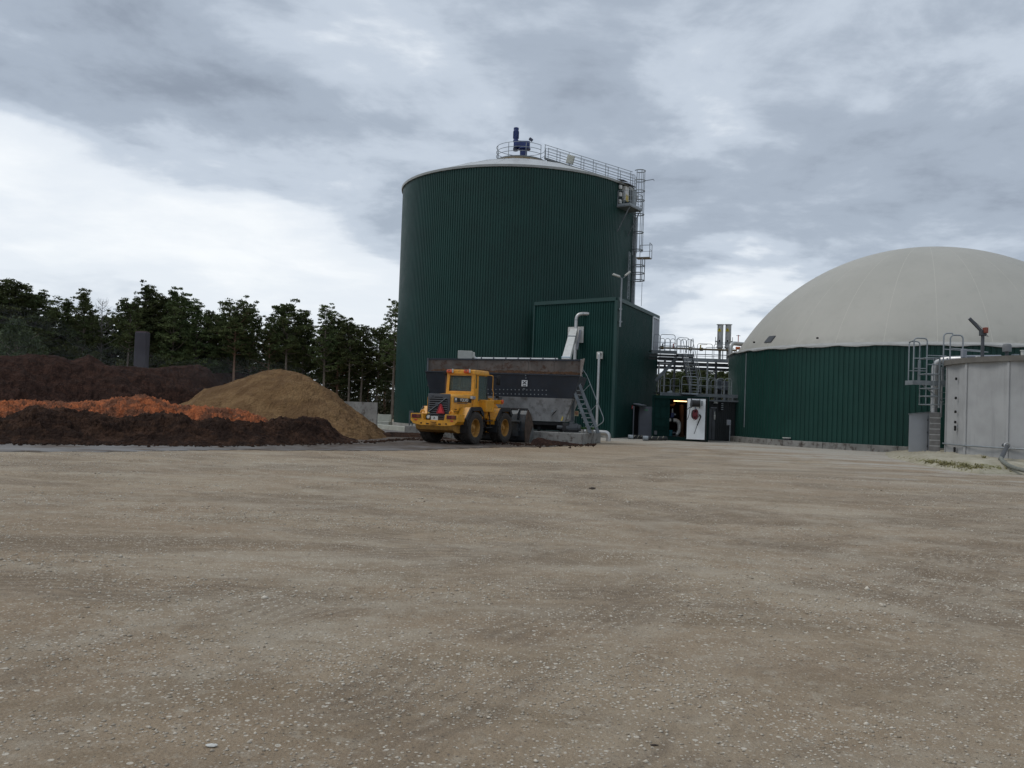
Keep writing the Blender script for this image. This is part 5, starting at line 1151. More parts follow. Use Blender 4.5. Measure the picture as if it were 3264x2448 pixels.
        h_ = P(px - 2, 1087, Yg + .66); MB().cyl(h_ + V(0, .03, 0), h_ + V(0, -.04, 0), .1, 14).build('port_ring', STAIN, fl); MB().cyl(h_ + V(0, -.041, 0), h_ + V(0, -.05, 0), .075, 14).build('port', BLACK, fl)
        s_ = -1 if lb == 'left' else 1; MB().tube([V(o.x + s_ * .34, o.y, z0 + .2), V(o.x + s_ * .34, o.y, z0 + .75)], .02, 6).build('side_rod', GREYD, fl); MB().box((o.x + s_ * .3, o.y, z0 + .42), (.14, .06, .08)).build('side_bracket', GREYD, fl)
    # insulated bend coming down beside the domed tank
    Yb = 63.0; pb = thing('insulated_bend', 'shiny insulated pipe bending down beside the left edge of the domed tank', 'pipe', P(2327, 1165, Yb)); x = P(2328, 1130, Yb).x
    e = P(2374, 1093, Yb + 1.5); z_ = P(2340, 1094, Yb).z; pts = fillet([V(x, Yb, P(2327, 1166, Yb).z), V(x, Yb, z_), V(e.x, Yb + .9, z_), V(e.x + .15, Yb + 1.0, z_ - .5)], .42, 8); MB().tube(pts, .15, 16).build('pipe', STAIN, pb, smooth=True)
    MB().tube([V(x, Yb, P(2327, 1166, Yb).z - .35), V(x, Yb, P(2327, 1166, Yb).z)], .1, 10).build('lower_stub', BLACKP, pb)
    q = P(2353, 1090, Yb + .5); MB().tube([q, q + V(0, 0, .5)], .03, 8).build('valve_stem', REDV, pb); MB().tube([q + V(-.14, 0, .45), q + V(.14, 0, .45)], .02, 6).build('valve_wheel', GREYD, pb)
    oc = P(2352, 1110, Yb + 1.0); MB().cyl(oc + V(-.15, 0, 0), oc + V(.15, 0, 0), .11, 14).build('orange_sleeve', ORGP, pb, smooth=True)
    # silver risers at the left and grey boxes at the right, seen through the steelwork
    rs = thing('riser_pipes', 'pair of silver riser pipes joined by a top bend left of the platform brace', 'pipe', P(2099, 1255, 63.5)); za = P(2110, 1159, 64).z
    MB().tube(fillet([V(P(2099, 1200, 64).x, 64, zl), V(P(2099, 1200, 64).x, 64, za), V(P(2140, 1160, 64).x, 64, za)], .2), .06, 10).build('riser', STAIN, rs, smooth=True)
    MB().tube([V(P(2117.5, 1200, 64).x, 64.1, zl), V(P(2117.5, 1200, 64).x, 64.1, P(2117, 1172, 64).z)], .06, 10).build('riser', STAIN, rs, smooth=True)
    for k, (pa, pb_, ya, yb) in enumerate(((2283, 2301.5, 1209, 1242), (2304, 2321, 1216, 1244))):
        a = P(pa, yb, 68); b_ = P(pb_, ya, 68); bx = thing('grey_tank_box', ('left, taller' if k == 0 else 'right, lower') + ' of the two pale grey boxes seen through the rails', 'box', (a.x, 68, 0), group='pale grey boxes behind the rails')
        MB().bevbox(((a.x + b_.x) / 2, 68, (a.z + b_.z) / 2), (b_.x - a.x, .6, b_.z - a.z), .03).build('shell', GREYP, bx); MB().box(((a.x + b_.x) / 2, 68, a.z / 2), (.3, .3, a.z)).build('stand', GREYD, bx)
    q = P(2273, 1185, 69); sl = thing('street_lamp', 'small distant lamp head shining pale between gantry posts', 'lamp', V(q.x + .2, 69, 0)); MB().bevbox(q, (.5, .2, .12), .03, M=Matrix.Rotation(R(-25), 3, 'Y')).build('lamp_head', LAMPW, sl); MB().tube([V(q.x + .22, 69, 0), V(q.x + .22, 69, q.z)], .04, 6).build('pole', GREYD, sl)

# ------------------------------------------------------------------ domed tank
def build_dome():
    c = V(DOME_C.x, DOME_C.y, 0); H = P(2890, 1090, DOME_C.y - DOME_R + .3).z; print('DOME wall H', H)
    dt = thing('domed_tank', 'wide green ribbed tank under a large pale grey membrane dome', 'tank', c); n = 54
    MB().lathe([(DOME_R - .06, .2), (DOME_R - .06, H)], c, n=128).build('inner_wall', GREEND(), dt, smooth=True)
    me = cyl_sheet(DOME_R, H - .25, 2 * math.pi / n, 5, .036).mesh('wall_sheet', GREEN2)
    for i in range(n): put(me, 'wall_sheet', dt, (0, 0, .24), 2 * math.pi * i / n)
    # plinth of concrete segments
    m = 60; b = MB().lathe([(DOME_R - .3, -.05), (DOME_R + .38, -.05), (DOME_R + .38, .34), (DOME_R - .3, .36)], (0, 0, 0), n=4, a0=.0012, a1=2 * math.pi / m - .0012); b.f.append((0, 1, 2, 3)); k = len(b.v); b.f.append((k - 4, k - 1, k - 2, k - 3))
    me = b.mesh('plinth_block', CONCD)
    for i in range(m): put(me, 'plinth_block', dt, (0, 0, 0), 2 * math.pi * i / m)
    apex = P(2960, 803, DOME_C.y).z + .12; DR = DOME_R - .58; H0 = H; H = H0 + .18; hh = apex - H; Rs = (DR ** 2 + hh ** 2) / (2 * hh); zc = H + hh - Rs; print('DOME apex', apex)
    prof = []; am = math.asin(DR / Rs)
    for k in range(41): a = am * (1 - k / 40); prof.append(((Rs) * math.sin(a) + .02, zc + Rs * math.cos(a)))
    t = NT('dome_membrane'); sp = t.sep(); dx = t.math('SUBTRACT', sp[0], c.x); dy = t.math('SUBTRACT', sp[1], c.y)
    col = t.mix(t.smooth(t.noise(.18, 6, .6), .3, .7), (.365, .355, .315, 1), (.415, .402, .358, 1)); col = t.mix(t.smooth(t.noise(2, 6, .65, mscale=(1, 1, .25)), .5, .72, 0, .22), col, (.30, .295, .265, 1))
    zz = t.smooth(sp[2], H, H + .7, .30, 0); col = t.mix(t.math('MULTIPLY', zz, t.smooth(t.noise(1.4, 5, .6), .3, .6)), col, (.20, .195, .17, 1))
    t.bump(t.noise(40, 3), .08, .005); dm = t.out(col, .6, 0, .3)
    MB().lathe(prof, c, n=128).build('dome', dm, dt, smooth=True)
    sm = mat('dome_seam', (.47, .455, .40), .6, 0, .05, 3)
    for k in range(28):
        a = 2 * math.pi * k / 28 + .07; q = [c + V(math.cos(a) * r, math.sin(a) * r, z) for r, z in prof[::2]]; s = MB(); w = V(-math.sin(a), math.cos(a), 0) * .014
        nn = len(q) - 1; vs = []; 
        for i in range(nn): nv = V(math.cos(a) * q[i].z * 0 + (q[i] - V(c.x, c.y, zc)).x, (q[i] - V(c.x, c.y, zc)).y, (q[i] - V(c.x, c.y, zc)).z).normalized() * .004; vs += [q[i] - w + nv, q[i] + w + nv]
        s.add(vs, [(2 * i, 2 * i + 1, 2 * i + 3, 2 * i + 2) for i in range(nn - 1)]); s.build('dome_seam', sm, dt)
    # pale wavy cover strip between wall and membrane
    rr = random.Random(3); cs = MB(); N = 240; vs = []
    for i in range(N):
        a = 2 * math.pi * i / N; dz = .035 * math.sin(i * .85) + rr.uniform(-.02, .02); 
        for r, z in ((DOME_R + .02, H0 - .10 + dz), (DOME_R + .12, H0 - .08 + dz), (DOME_R + .10, H0 + .0 + dz * .4), (DOME_R - .62, H0 + .20)): vs.append(c + V(math.cos(a) * r, math.sin(a) * r, z))
    cs.add(vs, [(i * 4 + j, ((i + 1) % N) * 4 + j, ((i + 1) % N) * 4 + j + 1, i * 4 + j + 1) for i in range(N) for j in range(3)]); cs.build('cover_strip', mat('pale_cover_strip', (.33, .33, .315), .6, 0, .15, 1.5), dt, smooth=True)
    # vent flap, thin pipe, bulkhead lamp on the plinth
    p = P(2455, 1083, 54.3); d = p - V(c.x, c.y, zc); d2 = d.normalized(); pp = V(c.x, c.y, zc) + d2 * Rs
    # march the sight line to the dome surface
    ry = ray(2455, 1083).normalized(); oc = CAM_P - V(c.x, c.y, zc); bq = oc.dot(ry); disc = bq * bq - (oc.dot(oc) - Rs * Rs); tt = -bq - math.sqrt(max(disc, 0)); pp = CAM_P + ry * tt; nn = (pp - V(c.x, c.y, zc)).normalized()
    ux = nn.cross(V(0, 0, 1)).normalized() * -1; uy = ux.cross(nn).normalized(); uy = uy if uy.z > 0 else -uy; ux = -ux if ux.x < 0 else ux
    MB().prism([pp + ux * a + uy * b_ + nn * .02 for a, b_ in ((-.45, -.22), (.32, -.24), (.46, .24), (-.25, .26))], nn * .05).build('vent_flap', GREYD, dt)
    def wall_at(px, py, off=0.0):
        ry = ray(px, py); r2 = V(ry.x, ry.y, 0); oc = V(0, 0, 0) - c; A_ = r2.dot(r2); B_ = oc.dot(r2); C_ = oc.dot(oc) - (DOME_R + off) ** 2; t_ = (-B_ - math.sqrt(max(0, B_ * B_ - A_ * C_))) / A_; return CAM_P + ry * t_
    a = wall_at(2379, 1125, .04); b_ = wall_at(2372, 1362, .04); MB().tube([V(a.x, a.y, H0 - .2), V(a.x, a.y, b_.z)], .03, 6).build('thin_downpipe', GALV, dt)
    q = wall_at(2507, 1411, .2); lt = thing('plinth_lamp', 'small white-lidded fitting on the plinth of the domed tank', 'fitting', V(q.x, q.y, .36)); MB().box((q.x, q.y, .40), (.30, .2, .1)).build('base', GREYD, lt); MB().box((q.x, q.y, .485), (.42, .28, .06)).build('lid', LAMPW, lt)
    for px, py in ((2403, 1096), (2605, 1083)):
        w = wall_at(px, py, .05); MB().box(w + V(0, -.02, .1), (.12, .06, .1)).build('strap_bolt', BLACK, dt)
    return H

# ------------------------------------------------------------------ round concrete tank at the right
def build_silo(DH):
    c = V(SILO_C.x, SILO_C.y, 0); n = 15; H = P(3020, 1166, 43.6).z; zt = P(3022, 1152, 43.6).z; print('SILO H', H, zt)
    si = thing('concrete_tank', 'pale grey round concrete panel tank with brown-grey capping at the right edge', 'tank', c)
    a_off = None
    def ang(px):
        ry = ray(px, 1300); r2 = V(ry.x, ry.y, 0); B_ = (-c).dot(r2); A_ = r2.dot(r2); t = (-B_ - math.sqrt(max(0, B_ * B_ - A_ * (c.dot(c) - SILO_R ** 2)))) / A_; p = r2 * t; return math.atan2(p.y - c.y, p.x - c.x)
    a1 = ang(3079); a2 = ang(3222); print('panel angles', math.degrees(a1), math.degrees(a2))
    step = 2 * math.pi / n
    # flat panels between pilasters
    for i in range(n):
        s0 = a1 + (i - 1) * step + .004; s1 = a1 + i * step - .004; p0 = c + V(math.cos(s0), math.sin(s0), 0) * SILO_R; p1 = c + V(math.cos(s1), math.sin(s1), 0) * SILO_R; mid = ((p0 + p1) / 2 - c).normalized()
        MB().hexa([p0, p1, p1 - mid * .18, p0 - mid * .18, p0 + V(0, 0, H), p1 + V(0, 0, H), p1 - mid * .18 + V(0, 0, H), p0 - mid * .18 + V(0, 0, H)]).build('wall_panel', CONCP, si)
    for i in range(n):
        s = a1 + i * step; o = c + V(math.cos(s), math.sin(s), 0) * (SILO_R + .02); MB().box((o.x, o.y, H / 2 - .02), (.05, .10 if i % 2 else .16, H - .04), s).build('joint_rib', CONCP, si)
    MB().lathe([(SILO_R - .5, H - .02), (SILO_R + .12, H - .02), (SILO_R + .14, zt), (SILO_R - .5, zt + .02)], c, n=n * 2, a0=a1, a1=a1 + 2 * math.pi).build('capping', CONCCAP, si)
    MB().lathe([(SILO_R - .45, zt - .1), (.01, zt + .02)], c, n=45).build('lid', CONCD, si)
    s = a1 - .16; 
    for py in (1204, 1267, 1312, 1346, 1362, 1370, 1432, 1440):
        z = P(3066, py, 40.6).z; o = c + V(math.cos(s), math.sin(s), 0) * (SILO_R - .02); u = V(math.cos(s), math.sin(s), 0); MB().cyl(V(o.x, o.y, z), V(o.x, o.y, z) + u * .06, .065, 12).build('anchor_plug', BLACK, si)
    zb = P(3100, 1424, 39).z; MB().tube([c + V(math.cos(t), math.sin(t), 0) * (SILO_R + .06) + V(0, 0, zb) for t in [a1 - .75 + 1.9 * k / 30 for k in range(31)]], .035, 8).build('ring_pipe', GALV, si, smooth=True)
    # vertical seam pipe near the right
    # --- on the roof
    def R_(px, py, Y): return P(px, py, Y)
    m = P(3131, 1142, 40.5); hz = thing('davit_mast', 'grey davit crane post with raised arm and red winch on the concrete tank', 'crane', V(m.x, 40.5, zt)); t = P(3132, 1060, 40.5); e = P(3090, 1015, 40.5)
    MB().tube([V(m.x, 40.5, zt - .05), V(m.x, 40.5, t.z)], .075, 12).build('post', GREYD, hz, smooth=True); MB().bar(V(m.x, 40.5, t.z), e, .11, .12, up=(0, -1, 0)).build('arm', GREYD, hz); MB().bevbox(V(m.x, 40.5, t.z - .02), (.28, .2, .26), .03).build('head', GREYD, hz)
    w = P(3141, 1053, 40.4); MB().bevbox(w, (.16, .24, .26), .02).build('winch', mat('red_winch', (.22, .055, .035), .5, 0, .2, 8), hz); MB().tube([w + V(-.05, -.1, -.14), w + V(.08, -.12, -.3), w + V(-.08, -.12, -.26)], .014, 5).build('crank', GREYD, hz); MB().tube([e + V(.03, 0, .05), V(m.x, 40.5, t.z + .18)], .01, 4).build('cable', GREYD, hz)
    v = P(3209, 1135, 40.5); vt = thing('cowl_vent', 'grey domed cowl vent on the capping of the concrete tank', 'vent', V(v.x, 40.5, zt)); z0 = P(3209, 1121, 40.5).z; z1 = P(3209, 1096, 40.5).z; MB().cyl(V(v.x, 40.5, zt - .05), V(v.x, 40.5, z0 + .05), .075, 12).build('stem', GREYD, vt)
    MB().lathe([(0, z0 + .03), (.19, z0), (.195, z1 - .08), (.15, z1 - .01), (.05, z1 + .01), (0, z1 + .01)], (v.x, 40.5, 0), n=20).build('cowl', mat('cowl_grey', (.16, .165, .17), .6), vt, smooth=True); MB().box((v.x, 40.5, zt + .03), (.5, .4, .06)).build('base', WHITEP, vt)
    v = P(3161, 1137, 41.5); lp = thing('roof_pipe', 'grey horizontal tube lying on the concrete tank roof behind the davit', 'pipe', v); MB().cyl(P(3080, 1137, 41.5), P(3190, 1136, 41.5), .07, 10).build('tube', GREYP, lp, smooth=True); MB().box(P(3118, 1140, 41.2), (.18, .15, .14)).build('support', WHITEP, lp)
    v = P(3072, 1127, 42.5); bx = thing('roof_box', 'small grey box beside the hoop rails on the concrete tank', 'box', v); MB().bevbox(v, (.22, .2, .42), .02).build('shell', GREYP, bx); MB().cyl(v - V(0, 0, .3), v - V(0, 0, .18), .03, 6).build('foot', GREYD, bx)
    v = P(3236, 1134, 40.5); bx = thing('roof_hatch', 'low pale hatch on the concrete tank right of the cowl', 'hatch', v); MB().bevbox(v, (.26, .25, .14), .02).build('lid', GALV, bx); MB().box(v - V(0, 0, .1), (.2, .2, .1)).build('frame', GREYD, bx)
    v = P(3259, 1128, 40); bx = thing('vent_pipe', 'short white vent pipe at the right edge of the picture on the concrete tank', 'pipe', v); MB().cyl(V(v.x, 40, zt - .02), V(v.x, 40, P(3259, 1116, 40).z), .07, 12).build('tube', LAMPW, bx, smooth=True); MB().cyl(V(v.x, 40, P(3259, 1119, 40).z), V(v.x, 40, P(3259, 1116, 40).z), .1, 12).build('cap', LAMPW, bx)
    # --- ladder, cage and landing at the left of the tank
    Yl = 44.2; zf = P(2960, 1222, Yl).z; x0 = P(2912, 1225, Yl).x; x1 = P(3014, 1225, Yl).x
    lg = thing('access_landing', 'pale steel landing with tall hooped rails left of the concrete tank', 'platform', (x0, Yl, zf))
    MB().box(((x0 + x1) / 2, Yl + .4, zf - .03), (x1 - x0, .85, .05)).build('floor', GALVM, lg); MB().box(((x0 + x1) / 2, Yl - .03, zf + .02), (x1 - x0, .04, .22)).build('toe_board', GALV, lg); MB().box((x0 - .03, Yl + .4, zf + .02), (.04, .9, .22)).build('toe_board', GALV, lg)
    ztp = P(2935, 1078, Yl).z
    for a, b_, yy in ((2911, 2920, Yl), ): pass
    xa, xb = P(2911, 1200, Yl).x, P(2953, 1200, Yl).x
    hoop_panel(lg, V(xa, Yl, zf), V(xb, Yl, zf), ztp - zf, .035, .55); hoop_panel(lg, V(xa + .12, Yl + .8, zf), V(xb, Yl + .8, zf), ztp - zf - .1, .03, .3)
    MB().tube([V(xa, Yl, ztp - .12), V(xa + .12, Yl + .8, ztp - .15)], .03, 6).build('handrail', GALV, lg)
    for f_ in (.42, .62): MB().tube([V(xb, Yl, zf + (ztp - zf) * f_), V(x1, Yl, zf + (ztp - zf) * f_)], .028, 6).build('handrail', GALV, lg)
    for f_ in (.30, .36): MB().tube([V(xa, Yl, zf + (ztp - zf) * f_ * .9), V(xb, Yl, zf + (ztp - zf) * f_ * .9)], .025, 6).build('midrail', GALV, lg)
    for x in (xa + .25, x1 - .1): MB().bar(V(x, Yl, zf), V(x, Yl, zf + 1.15), .06, .03).build('post', GALV, lg)
    MB().bar(V(xa + .5, Yl + .1, zf - .05), V(x1 - .05, Yl + .1, zf - .9), .05).build('brace', GALV, lg)
    for k, (pa, pb, pt, yy) in enumerate(((3007, 3032, 1062, Yl - .3), (3028, 3065, 1068, Yl - 1.0))):
        g = thing('hoop_rail', ('left, open-ended' if k == 0 else 'right, wider') + ' tall hoop rail at the ladder head of the concrete tank', 'handrail', (P(pa, 1150, yy).x, yy, zt - .2), group='hoop rails at the ladder head'); zt2 = P(pa, pt, yy).z
        A_ = V(P(pa, 1140, yy).x, yy, zt - .25); B_ = V(P(pb, 1140, yy).x, yy - .1, zt - .1); top = V(0, 0, zt2)
        pts = fillet([A_, V(A_.x, A_.y, zt2), V(B_.x, B_.y, zt2), B_ if k else V(B_.x, B_.y, zt2 - .12)], .2); MB().tube(pts, .035, 8).build('hoop', GALV, g, smooth=True)
        MB().tube([V(A_.x, A_.y, zt + .62), V(A_.x + 1.9 - .6 * k, A_.y - .6, zt + .5)], .025, 6).build('side_bar', GALV, g)
    xc0, xc1 = P(2954, 1200, Yl - .9).x, P(2998, 1200, Yl - .9).x; zc1 = P(2975, 1141, Yl - .9).z; zc0 = P(2975, 1290, Yl - .9).z
    cg = thing('ladder_cage', 'pale steel safety cage of the ladder in front of the silver bent pipe', 'ladder cage', (xc0, Yl - .9, zc0))
    for z in (zc1, P(2975, 1192, Yl - .9).z, P(2975, 1238, Yl - .9).z, P(2975, 1263, Yl - .9).z, zc0):
        MB().tube(fillet([V(xc1 + .1, Yl + .1, z), V(xc0 + .05, Yl + .1, z), V(xc0, Yl - .9, z), V(xc1, Yl - .9, z), V(xc1 + .15, Yl, z)], .2), .026, 6).build('hoop', GALV, cg, smooth=True)
    for x, y in ((xc0, Yl - .85), (xc0 + .33, Yl - .9), (xc1 - .02, Yl - .85), (xc0 + .08, Yl)): MB().bar((x, y, zc0 - .02), (x, y, zc1 + .02), .04, .015).build('cage_bar', GALV, cg)
    ls = thing('tank_ladder', 'steel ladder with grey stiles rising against the concrete tank edge', 'ladder', (x1 - .1, Yl - .3, .6)); ladder(ls, V(P(3004, 1300, Yl - .2).x, Yl - .2, P(2975, 1300, Yl).z), zt + .2, V(-.4, -.9, 0), V(1, 0, 0), .38)
    # silver pipe bending over into the tank
    Yp = 45.4; p0 = P(2976, 1330, Yp); zt_ = P(2990, 1148, Yp).z; sp = thing('silver_pipe', 'thick silver jacketed pipe bending over onto the concrete tank roof', 'pipe', V(p0.x, Yp, 0)); e = P(3075, 1146, Yp - 1)
    MB().tube(fillet([V(p0.x, Yp, 2.0), V(p0.x, Yp, zt_), V(e.x, Yp - 1, zt_ + .03)], .55, 10), .17, 20).build('pipe', STAIN, sp, smooth=True)
    for f_ in (2.5, 3.1, 3.6): MB().cyl(V(p0.x, Yp, f_), V(p0.x, Yp, f_ + .03), .178, 20).build('band', GALV, sp)
    MB().tube([V(p0.x + .32, Yp - .1, 2.0), V(p0.x + .32, Yp - .1, zt_ - .35)], .05, 10).build('side_pipe', STAIN, sp, smooth=True)
    # cabinet and masonry pillar
    Yc = 45.4; a = P(2895, 1446, Yc); b_ = P(2972, 1446, Yc); zl_ = P(2895, 1321, Yc).z; zr_ = P(2972, 1313, Yc).z
    cb = thing('grey_cabinet', 'pale grey sheet-metal cabinet with sloping lid between the two right-hand tanks', 'cabinet', V(a.x, Yc, 0))
    sk = .50; MB().hexa([V(a.x, Yc, 0), V(b_.x, Yc, 0), V(b_.x + sk, Yc + 1.0, 0), V(a.x + sk, Yc + 1.0, 0), V(a.x, Yc, zl_), V(b_.x, Yc, zr_), V(b_.x + sk, Yc + 1.0, zr_), V(a.x + sk, Yc + 1, zl_)]).build('shell', CABIN, cb)
    MB().hexa([V(a.x - .08, Yc - .06, zl_ + .005), V(b_.x + .04, Yc - .06, zr_ + .005), V(b_.x + sk, Yc + 1.05, zr_ + .005), V(a.x + sk, Yc + 1.05, zl_ + .005), V(a.x - .08, Yc - .06, zl_ + .045), V(b_.x + .04, Yc - .06, zr_ + .045), V(b_.x + sk, Yc + 1.05, zr_ + .045), V(a.x + sk, Yc + 1.05, zl_ + .045)]).build('lid', GALV, cb); xj = P(2956, 1400, Yc).x; MB().box((xj, Yc - .006, (zl_ + .1) / 2), (.015, .012, zl_ - .15)).build('door_joint', GREYD, cb)
    for z in (.5, 1.2, zl_ - .25): MB().box((xj - .01, Yc - .015, z), (.04, .03, .09)).build('hinge', GREYD, cb)
    Ym = 44.4; a = P(2973, 1450, Ym); b_ = P(3005, 1450, Ym); zt_ = P(2990, 1314, Ym).z; pl = thing('masonry_pillar', 'grey block masonry pillar with pale joints between cabinet and concrete tank', 'pillar', V(a.x - .20, Ym, 0)); nc = 8; w = b_.x - a.x; ch = zt_ / nc
    MB().box(((a.x - .2 + w / 2), Ym + .38, zt_ / 2), (w - .012, .775, zt_ - .02)).build('mortar', MORTAR, pl); me = MB().bevbox((0, 0, 0), (w, .79, ch - .05), .012).mesh('block', MASON)
    pl.rotation_euler = (0, 0, R(-26))
    for k in range(nc): put(me, 'block', pl, (w / 2 + .008 * ((k * 7) % 3 - 1), .38, ch * (k + .5)))
    # suction hose with clamp at the lower right
    Yh = 38.2; k0 = P(3210, 1423, Yh); k1 = P(3190, 1463, 33.3); hs = thing('suction_hose', 'thick grey hose clamped to the concrete tank and trailing out to the right', 'hose', k1)
    pts = [k0, k0.lerp(k1, .5), k1]; MB().tube(pts, .085, 12).build('upper_pipe', GREYD, hs, smooth=True)
    MB().tube([k1 + V(.0, 0, .03), P(3197, 1472, 32.6), P(3215, 1484, 31.5), P(3240, 1494, 30.9), P(3270, 1501, 30.6), P(3330, 1508, 30.3)], .075, 12).build('hose', mat('hose_grey_green', (.16, .165, .14), .7, 0, .25, 9), hs, smooth=True)
    MB().tube([k0 + V(.13 * math.cos(t), -.02, .13 * math.sin(t) + .02) for t in [2 * math.pi * j / 16 for j in range(16)]], .03, 8, closed=True).build('clamp_ring', STAIN, hs, smooth=True); MB().bar(k0 + V(.1, -.05, 0), k0 + V(.36, -.05, -.09), .03).build('clamp_lever', STAIN, hs); MB().cyl(k0 + V(0, .3, .05), k0, .07, 12).build('stub', GREYD, hs)

def build_bank():
    """sandy earth bank at the foot of the concrete tank"""
    t = NT('sandy_bank'); c = t.mix(t.smooth(t.noise(1.2, 6, .6), .3, .7), (.30, .27, .20, 1), (.40, .37, .29, 1)); c = t.mix(t.smooth(t.noise(4, 5, .7), .5, .7, 0, .4), c, (.20, .17, .12, 1))
    mo = t.attr('moss').outputs['Fac']; c = t.mix(t.math('MULTIPLY', mo, t.smooth(t.noise(3.2, 6, .7), .46, .58)), c, (.17, .16, .07, 1)); t.bump(t.noise(22, 6, .7), .6, .03); m = t.out(c, .95, 0, .15)
    tops = [(2820, 1453), (2850, 1448), (2890, 1448), (2960, 1453), (3040, 1459), (3120, 1466), (3200, 1474), (3264, 1479), (3420, 1490)]; bases = [(2820, 1456), (2870, 1466), (2950, 1485), (3040, 1501), (3120, 1510), (3264, 1513), (3420, 1520)]
    nu, nv = 240, 60; vs = np.zeros((nu, nv, 3)); moss = np.zeros((nu, nv))
    for i in range(nu):
        px = 2820 + 600 * i / (nu - 1); B = G(px, interp(bases, px)); Yr = interp([(2820, 47.5), (2900, 46.5), (3000, 42.5), (3100, 38.6), (3264, 36.8), (3420, 36)], px); Yr = B.y + 2.6; T = P(px, interp(tops, px), Yr); Yend = Yr + 14
        for j in range(nv):
            s = j / (nv - 1)
            if s < .6: q = s / .6; Y = B.y + (Yr - B.y) * q; z = T.z * (math.sin(q * math.pi / 2) ** .8)
            else: q = (s - .6) / .4; Y = Yr + (Yend - Yr) * q; z = max(T.z, .02) * (1 - .25 * q)
            vs[i, j] = (B.x / B.y * Y, Y, max(z, 0)); moss[i, j] = math.exp(-((s - .22) / .13) ** 2) * (1 if px > 2900 else .3) * (1 if px < 3190 else .25)
    x, y = vs[..., 0], vs[..., 1]; env = np.clip(vs[..., 2] / .2, 0, 1) * sstep(x, 15, 17); vs[..., 2] += fbm(x * 1.3, y * 1.3, 4) * .12 * env - .01; vs[0, :, 2] = -.08; vs[:, 0, 2] = -.08; vs[..., 2] = np.where(x > 60, 0, vs[..., 2])
    me = np_mesh('earth_bank', vs.reshape(-1, 3), grid_faces(nu, nv)[:, ::-1], m, True); at = me.attributes.new('moss', 'FLOAT', 'POINT'); at.data.foreach_set('value', moss.ravel().astype(np.float32)); structure(np_obj('earth_bank', me))
    rr = random.Random(12); b = MB(); gm = mat('moss_tufts', (.20, .18, .08), .9, 0, .35, 4)
    for i in range(520):
        u = rr.random(); px = rr.choice([2965, 3000, 3020, 3045, 3065, 3080, 3118]) + rr.gauss(0, 11) if u < .85 else rr.uniform(2860, 3240); q = rr.gauss(.17, .05); B = G(px, interp(bases, px)); Yr = B.y + 2.6; T = P(px, interp(tops, px), Yr)
        q = min(max(q, .03), .5); Y = B.y + (Yr - B.y) * q / .6; X = B.x / B.y * Y; z = T.z * (math.sin(q / .6 * math.pi / 2) ** .8); h = rr.uniform(.02, .08); a = rr.uniform(0, 6.3); w = V(math.cos(a), math.sin(a), 0) * .04; t_ = V(rr.uniform(-.05, .05), rr.uniform(-.05, .05), h)
        o = V(X, Y, z - .01); b.add([o - w, o + w, o + t_], [(0, 1, 2)])
    o = b.build('moss_tufts', gm, fix=False); o['kind'] = 'stuff'; tag(o, 'low yellow-green moss and weeds on the sandy bank', 'weeds')
    # one clump of weed against the tank wall
    q = P(3136, 1466, 37.2); b = MB()
    for i in range(60): a = rr.uniform(0, 6.3); l = rr.uniform(.1, .24); t_ = V(math.cos(a) * l * .7, math.sin(a) * l * .5, l); w = V(-math.sin(a), math.cos(a), 0) * .02; b.add([q - w, q + w, q + t_], [(0, 1, 2)])
    o = b.build('weed', gm, fix=False); tag(o, 'small yellow-green weed growing against the concrete tank wall', 'plant')

# ------------------------------------------------------------------ text helper
def text_mesh(s, size, depth=.004, bold=0.0):
    cu = bpy.data.curves.new('lettering', 'FONT'); cu.body = s; cu.size = size; cu.extrude = depth; cu.align_x = 'CENTER'; cu.align_y = 'CENTER'; cu.offset = bold
    o = bpy.data.objects.new('lettering_src', cu); COL.objects.link(o); dg = bpy.context.evaluated_depsgraph_get(); me = bpy.data.meshes.new_from_object(o.evaluated_get(dg)); bpy.data.objects.remove(o); return me
def put_text(s, size, m, parent, origin, xdir, name='lettering', bold=0.0, depth=.004, sx=1.0):
    me = text_mesh(s, size, depth, bold); me.materials.clear(); me.materials.append(m); x = Vector(xdir).normalized(); z = V(0, 0, 1); n = x.cross(z).normalized()
    M = Matrix(((x.x * sx, z.x, n.x, origin[0]), (x.y * sx, z.y, n.y, origin[1]), (x.z * sx, z.z, n.z, origin[2]), (0, 0, 0, 1))); M = wm(parent).inverted() @ M
    me.transform(M); o = bpy.data.objects.new(name, me); COL.objects.link(o); o.parent = parent; return o

